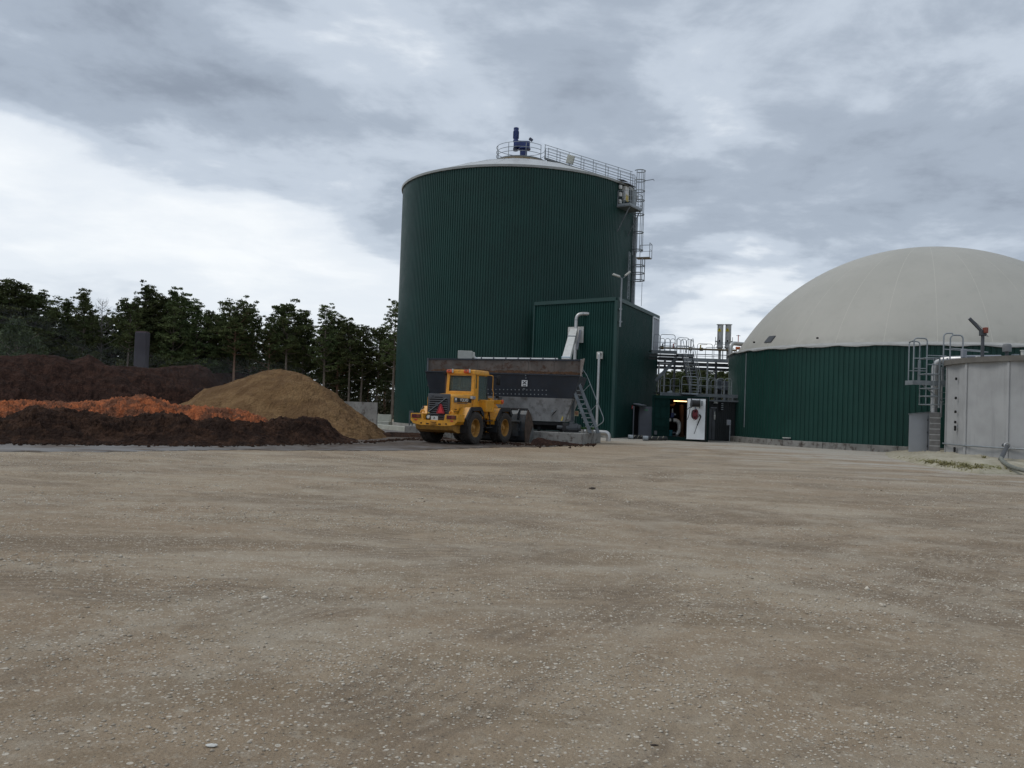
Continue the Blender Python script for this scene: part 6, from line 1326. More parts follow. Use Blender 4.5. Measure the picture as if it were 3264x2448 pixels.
# ------------------------------------------------------------------ plinth and feed hopper
def build_hopper():
    Zp = .55
    fl, fr, rr_ = G(1288, 1391), G(1855, 1418.5), G(1915, 1411)
    pl = thing('concrete_plinth', 'long low concrete plinth of cast blocks carrying the big hopper', 'plinth', fl)
    d = (fr - fl); L = d.length; d.normalize(); n = V(-d.y, d.x, 0); cuts = [0, .085, .29, .50, .71, .985, 1.0]; cuts = [0, .075, .28, .49, .70, 1.0]
    for a, b_ in zip(cuts, cuts[1:]):
        p = fl + d * (L * a + .006); q = fl + d * (L * b_ - .006); w = .5; MB().bevbox((p + q) / 2 + n * w / 2 + V(0, 0, Zp / 2), ((q - p).length, w, Zp + .02), .025, rz=math.atan2(d.y, d.x)).build('block', CONCD, pl)
    e = (rr_ - fr); Le = e.length; e.normalize(); MB().bevbox(fr + e * (Le / 2 + .28) + V(-.22, .12, Zp / 2 - .01), (Le - .45, .42, Zp), .025, rz=math.atan2(e.y, e.x)).build('block', CONCD, pl)
    MB().hexa([fl + n * .5, fr + n * .5 - d * .3, fr + n * 4.4 - d * .05, fl + n * 5.0 + d * .2] + [p + V(0, 0, Zp - .03) for p in (fl + n * .5, fr + n * .5 - d * .3, fr + n * 4.4 - d * .05, fl + n * 5.0 + d * .2)]).build('slab', CONCD, pl)
    # tub
    zt = P(1848, 1198, 44.9).z; TR = P(1848, 1198, 44.9); TL = G(1355, 1184, zt) ; TL.z = zt
    print('HOPPER z', zt, 'TL', TL, 'TR', TR)
    ex = (TR - TL); ex.z = 0; Lh = ex.length; ex.normalize(); ey = V(-ex.y, ex.x, 0)
    dep = 3.0; 
    fn = V(ey.x, ey.y, 0) * -1
    zs = P(1825, 1271, 45.1).z; zb = P(1799, 1345, 45.5).z
    ft = TL  # front plane leans inwards below
    def fp(px, py, inset): 
        p = PL(px, py, TL + ey * inset, ey); return p
    sR, sL = fp(1825, 1271, .22), fp(1371, 1255.5, .22); bR, bL = fp(1799, 1345, .5), fp(1389, 1333, .5); zs, zb = sR.z, bR.z; sL.z = zs; bL.z = zb
    k1 = V(0, 0, 0) + ey * dep
    hp = thing('feed_hopper', 'big tapered feed hopper, dark blue-grey above bare steel, behind the yellow loader', 'hopper', (TL + TR) / 2 - V(0, 0, zt - Zp))
    t = .05
    def band(z0p, z1p, m, nm):
        (l0, r0, i0), (l1, r1, i1) = z0p, z1p
        bl0, br0 = l0 + ey * (dep - 2 * i0), r0 + ey * (dep - 2 * i0); bl1, br1 = l1 + ey * (dep - 2 * i1), r1 + ey * (dep - 2 * i1)
        c0 = (l0 + r0 + bl0 + br0) / 4; c1 = (l1 + r1 + bl1 + br1) / 4
        o0 = [l0, r0, br0, bl0]; o1 = [l1, r1, br1, bl1]; in0 = [p + (c0 - p).normalized() * .08 for p in o0]; in1 = [p + (c1 - p).normalized() * .08 for p in o1]
        MB().add(o0 + o1 + in0 + in1, [(0, 1, 5, 4), (1, 2, 6, 5), (2, 3, 7, 6), (3, 0, 4, 7), (9, 8, 12, 13), (10, 9, 13, 14), (11, 10, 14, 15), (8, 11, 15, 12), (4, 5, 13, 12), (5, 6, 14, 13), (6, 7, 15, 14), (7, 4, 12, 15), (0, 8, 9, 1), (1, 9, 10, 2), (2, 10, 11, 3), (3, 11, 8, 0)]).build(nm, m, hp)
    band((sL, sR, .22), (TL, TR, 0), HOPD, 'upper_tub'); band((bL, bR, .5), (sL + V(0, 0, -.002), sR + V(0, 0, -.002), .22), HOPG, 'lower_tub')
    MB().bar(TL + V(0, 0, .01), TR + V(0, 0, .01), .12, .06).build('front_rim', HOPD, hp)
    # raised back and side plates
    q0, q1 = P(1366, 1145, TL.y + 2.9), P(1850, 1148, TR.y + 2.9); zh = (q0.z + q1.z) / 2; q0.z = P(1366, 1144, TL.y + 2.9).z; q1.z = P(1850, 1148, TR.y + 2.9).z
    b0, b1 = V(q0.x, q0.y, zt - .7), V(q1.x, q1.y, zt - .7); n = 6
    for i in range(n):
        a, b_, c_, dd = b0.lerp(b1, i / n + .001), b0.lerp(b1, (i + 1) / n - .001), q0.lerp(q1, (i + 1) / n - .001), q0.lerp(q1, i / n + .001); MB().hexa([a, b_, b_ + ey * .04, a + ey * .04, dd, c_, c_ + ey * .04, dd + ey * .04]).build('back_plate', HOPR, hp)
    MB().bar(q0, q1, .10, .08).build('top_rail', HOPD, hp)
    MB().hexa([TR + ey * .25 + V(-.02, 0, -.02), b1 + V(0, 0, .68), b1 + V(.06, 0, .68), TR + ey * .25 + V(.04, 0, -.02), V(*(TR + ey * 1.3).xy, q1.z), q1, q1 + V(.06, 0, 0), V(*(TR + ey * 1.3).xy, q1.z) + V(.06, 0, 0)]).build('side_plate', HOPR, hp)
    MB().bar(V(q1.x + .06, q1.y - .1, zt - .1), V(q1.x + .08, q1.y - .1, q1.z + .05), .16, .1, up=(0, 1, 0)).build('side_post', GALV, hp); MB().bar(V(q0.x - .03, q0.y - .1, zt - .1), V(q0.x - .03, q0.y - .1, q0.z + .05), .08, .08).build('side_post', GALVD, hp)
    # bolt rows
    bl = MB()
    for r_ in range(3):
        f = [.20, .42, .42][r_] if r_ else .1
    for py0, py1, a, b_, cnt in ((1241, 1244, 1545, 1742, 17), (1254, 1258, 1545, 1742, 17)):
        for i in range(cnt): px = a + (b_ - a) * i / (cnt - 1); p = fp(px, py0 + (py1 - py0) * i / (cnt - 1), .14); bl.box(p - ey * .10, (.045, .03, .045), math.atan2(ex.y, ex.x))
    for px, py in ((1676, 1197), (1677, 1205), (1669, 1239), (1673, 1240)): bl.box(fp(px, py, .02) - ey * .05, (.045, .03, .045))
    bo = bl.build('bolt_heads', GALV, hp); bo['kind'] = 'stuff'
    # square emblem board with X mark and word
    c_ = fp(1673, 1222, .08) - ey * .09; sg = MB(); sz = .15; sg.bar(c_ - ex * sz, c_ + ex * sz, .012, sz * 2.1); sb = sg.build('emblem_board', WSIGN, hp)
    o = c_ - ey * .012 + V(0, 0, .035)
    for s1, s2 in ((-1, -1), (-1, 1), (1, -1), (1, 1)):
        a = o + ex * (.004 * s1) + V(0, 0, .004 * s2); b_ = o + ex * (.095 * s1) + V(0, 0, .08 * s2); MB().bar(a, b_, .006, .045, up=(0, 0, 1)).build('emblem_mark', NAVY, sb)
    put_text('xergi', .085, NAVY, sb, c_ - ey * .012 + V(0, 0, -.105), ex, bold=.002)
    # stickers, paint scrape
    s_ = fp(1791, 1334, .46) - ey * .03; MB().prism([s_ + ex * a + V(0, 0, b_) for a, b_ in ((-.06, -.10), (.02, -.12), (.07, .02), (.06, .12), (.0, .10), (-.02, .0))], -ey * .008).build('yellow_sticker', YELS, hp)
    s_ = fp(1766, 1318, .40) - ey * .03; MB().prism([s_ + ex * a + V(0, 0, b_) for a, b_ in ((-.14, -.16), (-.05, -.08), (.16, .17), (.10, .16), (-.02, .04))], -ey * .01).build('scrape', BLACK, hp)
    s_ = fp(1762, 1313, .40) - ey * .03; MB().prism([s_ + ex * a + V(0, 0, b_) for a, b_ in ((-.08, -.08), (-.05, .12), (.06, .16), (.0, .02))], -ey * .008).build('patch', GALV, hp)
    # under-frame
    cL, cR = bL + ey * .2, bR + ey * .2; MB().bar(cL + V(0, 0, -.10) - ey * .1, cR + V(0, 0, -.10) - ey * .1, .12, .18).build('frame_beam', BLACK, hp)
    for f in (.03, .2, .4, .6, .8, .97):
        for k in (0, 1.6): p = cL.lerp(cR, f) + ey * (.15 + k); MB().bar(V(p.x, p.y, Zp - .02), V(p.x, p.y, zb - .1), .16, .16).build('leg', BLACK, hp)
    MB().bar(V(*(cL + ey * .9).xy, Zp + .25), V(*(cR + ey * .9).xy, Zp + .25), .9, .42).build('auger_box', BLACK, hp)
    for px in (1823, 1828): p = P(px, 1300, TR.y + 1.0); MB().bar(V(p.x, p.y, Zp), V(p.x, p.y, zs - .05), .09, .1, up=(0, 1, 0)).build('corner_post', GALVD, hp)
    # drive motor
    mo = P(1822, 1363, TR.y + .35); mt = thing('drive_motor', 'dark electric drive motor lying on the plinth under the right end of the hopper', 'motor', V(mo.x, mo.y, Zp))
    rz = math.atan2(ex.y, ex.x); Mx = Matrix.Rotation(rz, 3, 'Z')
    b = MB(); b.lathe([(0, -.38), (.17, -.38), (.2, -.33), (.2, .22), (.17, .25), (.15, .38), (0, .38)], mo + ex * .1, axis='X', n=20, M=Mx)
    for k in range(20): a = 2 * math.pi * k / 20; b.bar(mo + ex * -.2 + ey * .205 * math.cos(a) + V(0, 0, .205 * math.sin(a)), mo + ex * .3 + ey * .205 * math.cos(a) + V(0, 0, .205 * math.sin(a)), .015, .03)
    b.build('motor_housing', GREYD, mt); MB().bevbox(mo - ex * .28 + V(0, 0, .02), (.34, .36, .42), .03, rz=rz).build('gearbox', BLACKP, mt, smooth=True); MB().box(mo + V(0, -.02, .24), (.2, .18, .12), rz).build('terminal_box', GREYD, mt); MB().cyl(mo - ex * .45, mo - ex * .75, .09, 10).build('shaft', GREYD, mt); MB().box(V(mo.x, mo.y, Zp + .06), (.7, .36, .1), rz).build('foot', BLACK, mt)
    # material inside and crumbs on the rim
    rr = random.Random(5); b = MB(); N = 120
    vs = []; 
    for i in range(N):
        for j in range(12):
            p = TL.lerp(TR, .015 + .97 * i / (N - 1)) + ey * (.06 + (dep * .9) * j / 11); h = .02 + .5 * (j / 11) ** .8 * .45 + .10 * float(fbm(i * .21, j * .5, 4)) + .05 * rr.random(); vs.append((p.x, p.y, zt + .0 + max(h, .0) * (1 if j else .6)))
    me = np_mesh('hopper_load', vs, grid_faces(N, 12), heap_mat('brown_feed', (.060, .030, .016), (.125, .062, .030), (.03, .018, .012), .7, 5), True); tag(np_obj('hopper_load', me), 'brown shredded waste filling the hopper up to its front rim', 'waste')
    # horizontal stainless line and grey box behind the rim
    Yb = TL.y + 3.6; a = P(1519, 1144, Yb); e = P(1778, 1147, Yb - .8); ln = thing('feed_line', 'jointed silver pipe lying along the back rim of the hopper', 'pipe', a)
    MB().tube(fillet([P(1508, 1134, Yb), P(1513, 1143, Yb), a, e], .1), .10, 12).build('pipe', STAIN, ln, smooth=True)
    for k in range(7): p = a.lerp(e, (k + .4) / 6.6); MB().cyl(p - V(.035, 0, 0), p + V(.035, 0, 0), .125, 12).build('joint_band', GREYD, ln)
    MB().cyl(e, e + V(.0, 0, -.4), .07, 8).build('support', GREYD, ln); MB().cyl(a + V(.3, 0, 0), a + V(.3, 0, -.6), .05, 8).build('support', GREYD, ln)
    c_ = P(1483, 1134, Yb); bx = thing('junction_cabinet', 'light grey steel box standing above the back rim of the hopper', 'cabinet', c_ - V(0, 0, .4)); w = P(1506, 1134, Yb).x - P(1460, 1134, Yb).x
    MB().bevbox(c_ + V(0, 0, -.0), (w, .45, P(1480, 1119, Yb).z - P(1480, 1150, Yb).z), .02).build('shell', mat('light_grey_box', (.40, .41, .38), .6, 0, .08, 3), bx); MB().bevbox(P(1509, 1132, Yb), (.16, .3, .32), .02).build('side_box', LAMPW, bx); MB().bar(c_ + V(0, .1, -.4), V(c_.x, c_.y + .1, 2.2), .1).build('stand', GREYD, bx)
    # ---- stair at the right end
    BR = PL(1907, 1384, V(0, TR.y + .25, 0), (0, 1)); BR.z = Zp; U = V(-1.05, .75, 2.58); W = V(-.44, -.42, 0); st = thing('hopper_stair', 'steep galvanised stair with one handrail at the right end of the hopper', 'stair', BR)
    TRs = BR + U
    for o_ in (V(0, 0, 0), W): MB().bar(BR + o_, TRs + o_, .04, .24, up=W).build('stringer', GALVD, st); 
    for k in range(11):
        p = BR + U * ((k + .35) / 11.2); MB().hexa([p + W * .04 + q for q in (V(0, 0, -.02), W * .92 + V(0, 0, -.02), W * .92 + V(-.10, .09, -.02) * 1.6, V(-.10, .09, -.02) * 1.6)] + [p + W * .04 + q for q in (V(0, 0, .02), W * .92 + V(0, 0, .02), W * .92 + V(-.16, .144, .02), V(-.16, .144, .02))]).build('tread', GALV, st)
    off = V(.30, -.05, .28) * 1.25; MB().tube(fillet([BR + U * .12, BR + U * .10 + off * .9, BR + U * .16 + off * 1.1, TRs + off * 1.1, TRs + off * 1.1 + V(-.25, .1, .35)], .16), .022, 8).build('handrail', GALV, st, smooth=True)
    for f in (.42, .80): MB().tube([BR + U * f, BR + U * (f + .02) + off * 1.1], .016, 6).build('rail_stub', GALV, st)
    MB().tube([BR + U * .5 + W, BR + U * .62 + W * .02], .014, 6).build('cross_tie', GALV, st); MB().tube([BR + U * .08 + W, BR + U * .2 + W * .02], .014, 6).build('cross_tie', GALV, st)
    # signs on the green wall beside the hopper legs
    for px, py, w, h, m_, lb, nm in ((1837, 1318, .23, .27, mat('cream_sign', (.50, .44, .26), .5), 'cream prohibition sign with a red ring seen beside the hopper stair', 'warning_sign'), (1815.5, 1318, .07, .27, YELS, 'narrow yellow label strip left of the cream prohibition sign', 'label_strip')):
        c_ = P(px, py, TR.y + 2.2); s_ = MB().box(c_, (w, .015, h)).build(nm, m_); tag(s_, lb, 'sign'); MB().bar(c_ + V(0, .02, 0), V(c_.x, c_.y + .02, Zp), .03).build('stake', GREYD, s_)
        if w > .1:
            MB().tube([c_ + V(.005 + .075 * math.cos(t_), -.012, .02 + .075 * math.sin(t_)) for t_ in [2 * math.pi * j / 18 for j in range(18)]], .011, 6, closed=True).build('red_ring', RSIGN, s_); MB().bar(c_ + V(-.045, -.012, .075), c_ + V(.055, -.012, -.03), .016, .01).build('red_bar', RSIGN, s_); MB().bar(c_ + V(-.02, -.01, .05), c_ + V(.02, -.01, -.02), .02, .006).build('symbol', BLACK, s_)
    c_ = P(1810, 1329, TR.y + .9); o = thing('hanging_tag', 'small whitish tag hanging between hopper edge and post', 'tag', c_); MB().bevbox(c_, (.08, .03, .22), .01).build('tag_body', LAMPW, o); MB().cyl(c_ + V(0, 0, .11), c_ + V(0, 0, .2), .01, 5).build('cord', GREYD, o)
    # three pots with plants
    gm = mat('pot_plant_leaf', (.05, .12, .025), .6, 0, .3, 9)
    for k, (px, lb) in enumerate(((1857, 'left'), (1872, 'middle'), (1886.5, 'right'))):
        c_ = PL(px, 1380, V(0, TR.y + .12 - .05 * k, 0), (0, 1)); c_.z = Zp; o = thing('potted_plant', '%s of three small grey pots with green plants on the plinth end' % lb, 'plant', c_, group='pots on the plinth')
        MB().lathe([(0, 0), (.075, 0), (.09, .16), (.08, .16), (.075, .14), (0, .14)], c_, n=10).build('pot', mat('grey_pot', (.26, .25, .23), .8), o); b = MB(); r3 = random.Random(px)
        for i in range(90): a = r3.uniform(0, 6.3); l = r3.uniform(.06, .21); e_ = c_ + V(math.cos(a) * l * .9, math.sin(a) * l * .7, .16 + l * r3.uniform(.3, 1.1)); w_ = V(-math.sin(a), math.cos(a), .3) * .018; s_ = c_.lerp(e_, .45) + V(0, 0, .08); b.add([s_ - w_, e_, s_ + w_], [(0, 1, 2)])
        b.build('leaves', gm, o, fix=False)
    # small steel frame on the left end of the plinth
    f = fl + d * .25 + n * .25 if False else G(1305, 1390) + V(0, .3, 0); o = thing('goalpost', 'narrow upright steel goalpost on the left end of the plinth', 'goalpost', V(f.x, f.y, Zp)); zt_ = P(1310, 1311, f.y).z; x2 = P(1314, 1350, f.y).x
    xa = P(1305, 1350, f.y).x; 
    for x in (xa, x2): MB().bar((x, f.y, Zp - .02), (x, f.y, zt_), .07, .05, up=(0, 1, 0)).build('upright', GALVD, o)
    MB().bar((xa - .03, f.y, zt_), (x2 + .03, f.y, zt_), .06, .07).build('crossbar', GALVD, o)
    return TR

# ------------------------------------------------------------------ wheel loader (x forward, y left)
def build_loader():
    th = R(90 - 26); fwd = V(math.cos(th), math.sin(th), 0); left = V(-fwd.y, fwd.x, 0)
    WB = 2.9; Rw = .735; q = G(1511, 1417.5); rearR = V(q.x, q.y, 0); org = rearR + fwd * (WB / 2) + left * .98 + V(-.17, 0, 0)
    ld = thing('wheel_loader', 'dusty yellow wheel loader seen from behind with its bucket lowered at the hopper', 'wheel loader', org, th)
    print('LOADER', org)
    def B(name, mb, m, parent=None, smooth=False, label=None): return mb.build(name, m, parent or ld, world=False, smooth=smooth, label=label)
    # wheels: tyre with lugs, dished rim, hub
    def wheel_meshes():
        w = .27; pr = [(.40, -w * .86), (.46, -w), (.58, -w * 1.06), (.67, -w * .98), (.715, -w * .82), (.72, 0), (.715, w * .82), (.67, w * .98), (.58, w * 1.06), (.46, w), (.40, w * .86)]
        t = MB().lathe(pr, axis='Y', n=56); n = 26
        for i in range(n):
            for s in (-1, 1):
                a = 2 * math.pi * (i + (.5 if s > 0 else 0)) / n; a2 = a + .16
                def rp(r, ang, y): return V(r * math.cos(ang), y, r * math.sin(ang))
                t.hexa([rp(.70, a - .045, s * .02), rp(.70, a + .055, s * .02), rp(.645, a2 + .05, s * w * 1.0), rp(.645, a2 - .05, s * w * 1.0), rp(.745, a - .035, s * .02), rp(.745, a + .045, s * .02), rp(.70, a2 + .04, s * w * 1.02), rp(.70, a2 - .04, s * w * 1.02)])
        ty = t.mesh('tyre', TYRE, False)
        r_ = MB().lathe([(.40, .20), (.415, .235), (.385, .24), (.36, .17), (.345, .02), (.30, -.01), (.20, -.02), (.165, .03), (.16, .10), (.12, .13), (0, .135)], axis='Y', n=36)
        for k in range(12): a = 2 * math.pi * k / 12; c = V(.25 * math.cos(a), .0, .25 * math.sin(a)); r_.cyl(c - V(0, 0.02, 0), c + V(0, .035, 0), .02, 6)
        r_.lathe([(.40, .20), (.40, -.23)], axis='Y', n=36); ri = r_.mesh('rim', RIMY, True)
        hb = MB().lathe([(.115, .12), (.10, .17), (.06, .19), (0, .19)], axis='Y', n=16).mesh('hub', RIMY, True); return ty, ri, hb
    ty, ri, hb = wheel_meshes()
    for x in (-WB / 2, WB / 2):
        for s in (-1, 1):
            we = sub_empty('wheel', ld, (x, .98 * s, Rw), Matrix.Rotation(0 if s > 0 else math.pi, 4, 'Z') @ Matrix.Rotation(random.uniform(0, 1), 4, 'Y')); put(ty, 'tyre', we); put(ri, 'rim', we); put(hb, 'hub', we)
    for x in (-WB / 2, WB / 2): b = MB().tube([(x, -.75, Rw), (x, -.3, Rw), (x, .3, Rw), (x, .75, Rw)], [.14, .17, .17, .14], 12); b.tube([(x, -.25, Rw), (x, 0, Rw), (x, .25, Rw)], [.2, .3, .2], 14); B('axle', b, GREYD, smooth=True)
    # chassis
    b = MB().box((-1.2, 0, .95), (2.3, .8, .5)); b.box((1.2, 0, 1.0), (1.5, .75, .55)); b.cyl((.15, 0, .6), (.15, 0, 1.4), .16, 12); B('chassis', b, mat('dirty_yellow_frame', (.30, .15, .03), .6, 0, .2, 5, dirt=(.06, .045, .03), dirt_amt=.85))
    B('fuel_tank', MB().bevbox((-.35, 0, .62), (.9, 1.3, .36), .05), BLACKP)
    # engine hood, tapering forward
    def loft(secs):
        m = MB(); n = len(secs[0]); 
        for i in range(len(secs) - 1): pass
        vs = [p for s in secs for p in s]; fs = [(i * n + k, i * n + (k + 1) % n, (i + 1) * n + (k + 1) % n, (i + 1) * n + k) for i in range(len(secs) - 1) for k in range(n)]
        fs += [tuple(range(n))[::-1], tuple((len(secs) - 1) * n + k for k in range(n))]; return m.add(vs, fs)
    def sec(x, hw, z0, z1, r=.10): return [(x, -hw, z0), (x, -hw, z1 - r), (x, -hw + r * .3, z1 - r * .3), (x, -hw + r, z1), (x, hw - r, z1), (x, hw - r * .3, z1 - r * .3), (x, hw, z1 - r), (x, hw, z0)]
    B('engine_hood', loft([sec(-2.58, .60, 1.12, 2.10), sec(-2.50, .62, 1.08, 2.14), sec(-1.4, .66, 1.05, 2.20), sec(-.72, .68, 1.05, 2.22)]), YEL, smooth=True)
    # hood panel joints
    for s in (-1, 1):
        B('panel_joint', MB().bar((-2.5, s * .648, 1.42), (-.78, s * .688, 1.42), .008, .02), BLACK)
        for x, z in ((-2.28, 1.52), (-1.5, 1.36)): B('hood_catch', MB().box((x, s * .66, z), (.14, .02, .035)), BLACK)
        B('name_stripe', MB().bar((-2.36, s * .652, 1.93), (-.95, s * .682, 1.93), .012, .19), mat('stripe_black', (.015, .013, .012), .5)); B('model_plate', MB().bar((-2.42, s * .655, 1.93), (-2.22, s * .66, 1.93), .03, .22), GALVD)
        B('model_mark', MB().box((-2.33, s * .675, 1.96), (.12, .012, .1)), WSIGN); B('trim_line', MB().bar((-2.15, s * .66, 1.79), (-1.3, s * .675, 1.79), .01, .025), GREYD)
        B('work_lamp', MB().bevbox((-.92, s * .74, 2.06), (.28, .14, .14), .02), GREYP); B('lamp_glass', MB().box((-1.065, s * .74, 2.06), (.01, .11, .1)), LAMPW)
    wt = mat('pale_lettering', (.6, .6, .57), .5)
    xr = (ld.matrix_basis.to_3x3() @ V(1, 0, 0)); M = WM[ld.name]
    put_text('VOLVO', .19, wt, ld, M @ V(-1.62, -.688, 1.93), M.to_3x3() @ V(1, 0, 0), bold=.004, sx=1.15)
    # rear grille
    B('grille_frame', MB().bevbox((-2.60, 0, 1.60), (.10, 1.10, 1.14), .03), GRILLE, smooth=True)
    for k in range(9):
        z = 1.16 + .095 * k; B('grille_slot', MB().box((-2.652, 0, z), (.012, .88 if k not in (0,) else .5, .038)), BLACK)
        B('grille_slat', MB().box((-2.66, 0, z + .045), (.03, .92, .028), M=Matrix.Rotation(R(20), 3, 'Y')), GRILLE)
    B('grille_slot', MB().box((-2.652, 0, 2.02), (.012, .4, .04)), BLACK)
    B('grille_badge', MB().box((-2.66, .36, 2.06), (.02, .15, .1)), GREYD)
    B('diagonal_bar', MB().bar((-2.685, .46, 1.38), (-2.685, -.40, 2.0), .02, .045, up=(1, 0, 0)), GALV); B('emblem_disc', MB().box((-2.695, .05, 1.70), (.03, .16, .14)), GREYD)
    tri = MB().prism([(-2.72, .02, 1.31), (-2.72, -.34, 1.31), (-2.72, -.37, 1.36), (-2.72, -.21, 1.72), (-2.72, -.15, 1.74), (-2.72, -.11, 1.72), (-2.72, .05, 1.36)], (-.012, 0, 0)); tr = B('slow_triangle', tri, REDD)
    MB().prism([(-2.733, -.03, 1.35), (-2.733, -.29, 1.35), (-2.733, -.16, 1.67)], (-.006, 0, 0)).build('triangle_field', REDT, tr, world=False)
    B('yellow_spot', MB().box((-2.66, .46, 1.33), (.02, .11, .05)), YELS)
    for y in (.43, -.40): B('hinge', MB().box((-2.66, y, 1.23), (.03, .16, .035)), GALV)
    # counterweight with raised lamp blocks
    def cw(y0, y1, z0, z1, nm='counterweight'):
        return loft([[(-2.98, y0, z0 + .05), (-2.98, y0, z1), (-2.98, y1, z1), (-2.98, y1, z0 + .05)], [(-2.35, y0, z0 - .05), (-2.35, y0, z1), (-2.35, y1, z1), (-2.35, y1, z0 - .05)]])
    b = MB(); prof = [(-1.16, 1.30), (-1.16, 1.0), (-1.02, .86), (-.6, .80), (.6, .80), (1.02, .86), (1.16, 1.0), (1.16, 1.30), (.56, 1.30), (.50, 1.03), (-.50, 1.03), (-.56, 1.30)]
    b = MB().prism([(-3.0, y, z) for y, z in prof], (.62, 0, 0)); B('counterweight', b, YEL)
    b = MB(); pr = [(-3.0, .82), (-2.9, .62), (-2.5, .50), (-1.9, .52), (-1.9, .95), (-2.9, .95)]; b.prism([(x, -.92, z) for x, z in pr], (0, 1.84, 0)); B('belly', b, mat('dirty_yellow_belly', (.34, .17, .03), .6, 0, .2, 4, dirt=(.10, .07, .045), dirt_amt=.7))
    for s in (-1, 1):
        y = s * .87; tl = B('tail_lamp', MB().bevbox((-3.01, y, 1.18), (.05, .46, .17), .015), mat('lamp_frame', (.10, .05, .02), .6)); MB().box((-3.038, y + .09, 1.18), (.012, .24, .135)).build('red_lens', REDL, tl, world=False); MB().box((-3.038, y - .11, 1.18), (.012, .16, .135)).build('amber_lens', mat('amber_lens', (.16, .035, .012), .3), tl, world=False)
        B('reflector', MB().box((-3.008, s * .90, 1.02), (.02, .12, .05)), REDT)
        B('lifting_eye', MB().tube([(-2.75 + .0 * t, s * .72 + .085 * math.cos(t), 1.33 + .11 * math.sin(t)) for t in [math.pi * k / 8 for k in range(9)]], .035, 8), YEL, smooth=True)
        for y2 in (.30, .62): B('tie_slot', MB().box((-3.005, s * y2, .87 + (.02 if y2 > .5 else 0)), (.02, .12 if y2 < .5 else .08, .05)), BLACK)
    B('tow_hitch', MB().box((-3.03, 0, .95), (.08, .24, .035)).box((-3.03, 0, .86), (.08, .3, .035)), mat('dirty_yellow_frame', (.3, .15, .03)))
    B('number_plate', MB().box((-2.97, -.02, 1.12), (.02, .34, .17)), LAMPW); put_text('A', .14, BLACKP, ld, M @ V(-2.985, -.02, 1.12), M.to_3x3() @ V(0, -1, 0), name='plate_mark')
    B('round_lamp', MB().cyl((-2.9, .3, 1.16), (-2.98, .3, 1.16), .07, 14), LAMPW, smooth=True)
    B('battery_box', MB().bevbox((-2.72, .36, 1.14), (.2, .3, .2), .02), BLACKP)
    # cab
    x0, x1, hw, z0, z1 = -.76, .62, .72, 1.15, 3.25
    B('cab_base', loft([[(x0, -hw, 1.05), (x0, -hw, 2.27), (x0, hw, 2.27), (x0, hw, 1.05)], [(x1, -hw, 1.05), (x1, -hw, 1.62), (x1, hw, 1.62), (x1, hw, 1.05)]]), YEL) if False else None
    B('cab_rear_wall', MB().bevbox((x0, 0, 1.72), (.10, hw * 2, 1.20), .02), YEL)
    B('cab_floor', MB().bevbox(((x0 + x1) / 2, 0, 1.40), (x1 - x0, hw * 2, .5), .03), YEL)
    for s in (-1, 1):
        B('rear_pillar', MB().bar((x0 + .02, s * (hw - .07), 2.2), (x0 + .06, s * (hw - .09), z1 - .08), .14, .16, up=(1, 0, 0)), YEL); B('front_pillar', MB().bar((x1 - .02, s * (hw - .05), 1.6), (x1 - .16, s * (hw - .10), z1 - .08), .08, .09, up=(1, 0, 0)), BLACKP)
        B('side_post', MB().bar((x0 + .34, s * (hw - .03), 1.6), (x0 + .34, s * (hw - .08), z1 - .08), .07, .12, up=(1, 0, 0)), YEL)
        B('side_panel', MB().bevbox((x0 + .18, s * (hw - .02), 1.95), (.36, .06, 1.05), .02), YEL)
        B('side_window', MB().bar((x0 + .06, s * (hw - .06), 2.72), (x0 + .30, s * (hw - .06), 2.72), .012, .80), GLASS)
        dr = B('cab_door', MB().bar((x0 + .38, s * (hw - .02), 1.78), (x1 - .03, s * (hw - .02), 1.78), .05, .30), YEL)
        MB().bar((x0 + .40, s * (hw - .05), 2.50), (x1 - .10, s * (hw - .05), 2.50), .014, 1.2).build('door_glass', GLASS, dr, world=False)
        for a, b_ in (((x0 + .39, 1.9), (x0 + .39, 3.1)), ((x0 + .39, 3.1), (x1 - .16, 3.1))): MB().bar((a[0], s * (hw - .04), a[1]), (b_[0], s * (hw - .05), b_[1]), .05, .05).build('door_frame', YEL, dr, world=False)
    B('rear_window_frame', MB().bar((x0 + .03, -hw + .1, 2.30), (x0 + .03, hw - .1, 2.30), .10, .10).bar((x0 + .05, -hw + .1, 3.09), (x0 + .05, hw - .1, 3.09), .10, .12), YEL)
    B('rear_window', MB().box((x0 + .035, 0, 2.69), (.014, hw * 2 - .26, .74)), GLASS)
    rs = MB(); 
    for a, b_ in (((-hw + .15, 2.35), (hw - .15, 2.35)), ((-hw + .15, 3.03), (hw - .15, 3.03)), ((-hw + .14, 2.33), (-hw + .14, 3.05)), ((hw - .14, 2.33), (hw - .14, 3.05))): rs.bar((x0 + .0, *a), (x0 + .0, *b_), .03, .03)
    B('window_seal', rs, BLACKP)
    B('windscreen', MB().bar((x1 - .03, 0, 1.72), (x1 - .15, 0, 3.1), hw * 2 - .24, .014, up=(1, 0, 0)), GLASS)
    B('roof', loft([sec(x0 - .06, hw - .02, z1 - .12, z1 + .03, .05), sec(x0 + .1, hw + .02, z1 - .14, z1 + .07, .06), sec(x1 - .1, hw + .02, z1 - .14, z1 + .07, .06), sec(x1 + .06, hw - .04, z1 - .12, z1 + .02, .05)]), YEL, smooth=True)
    B('seat', MB().bevbox((-.15, 0, 2.18), (.16, .52, .72), .06).bevbox((.06, 0, 1.86), (.5, .52, .16), .05), BLACKP, smooth=True); B('headrest', MB().bevbox((-.16, 0, 2.62), (.12, .28, .2), .05), BLACKP, smooth=True)
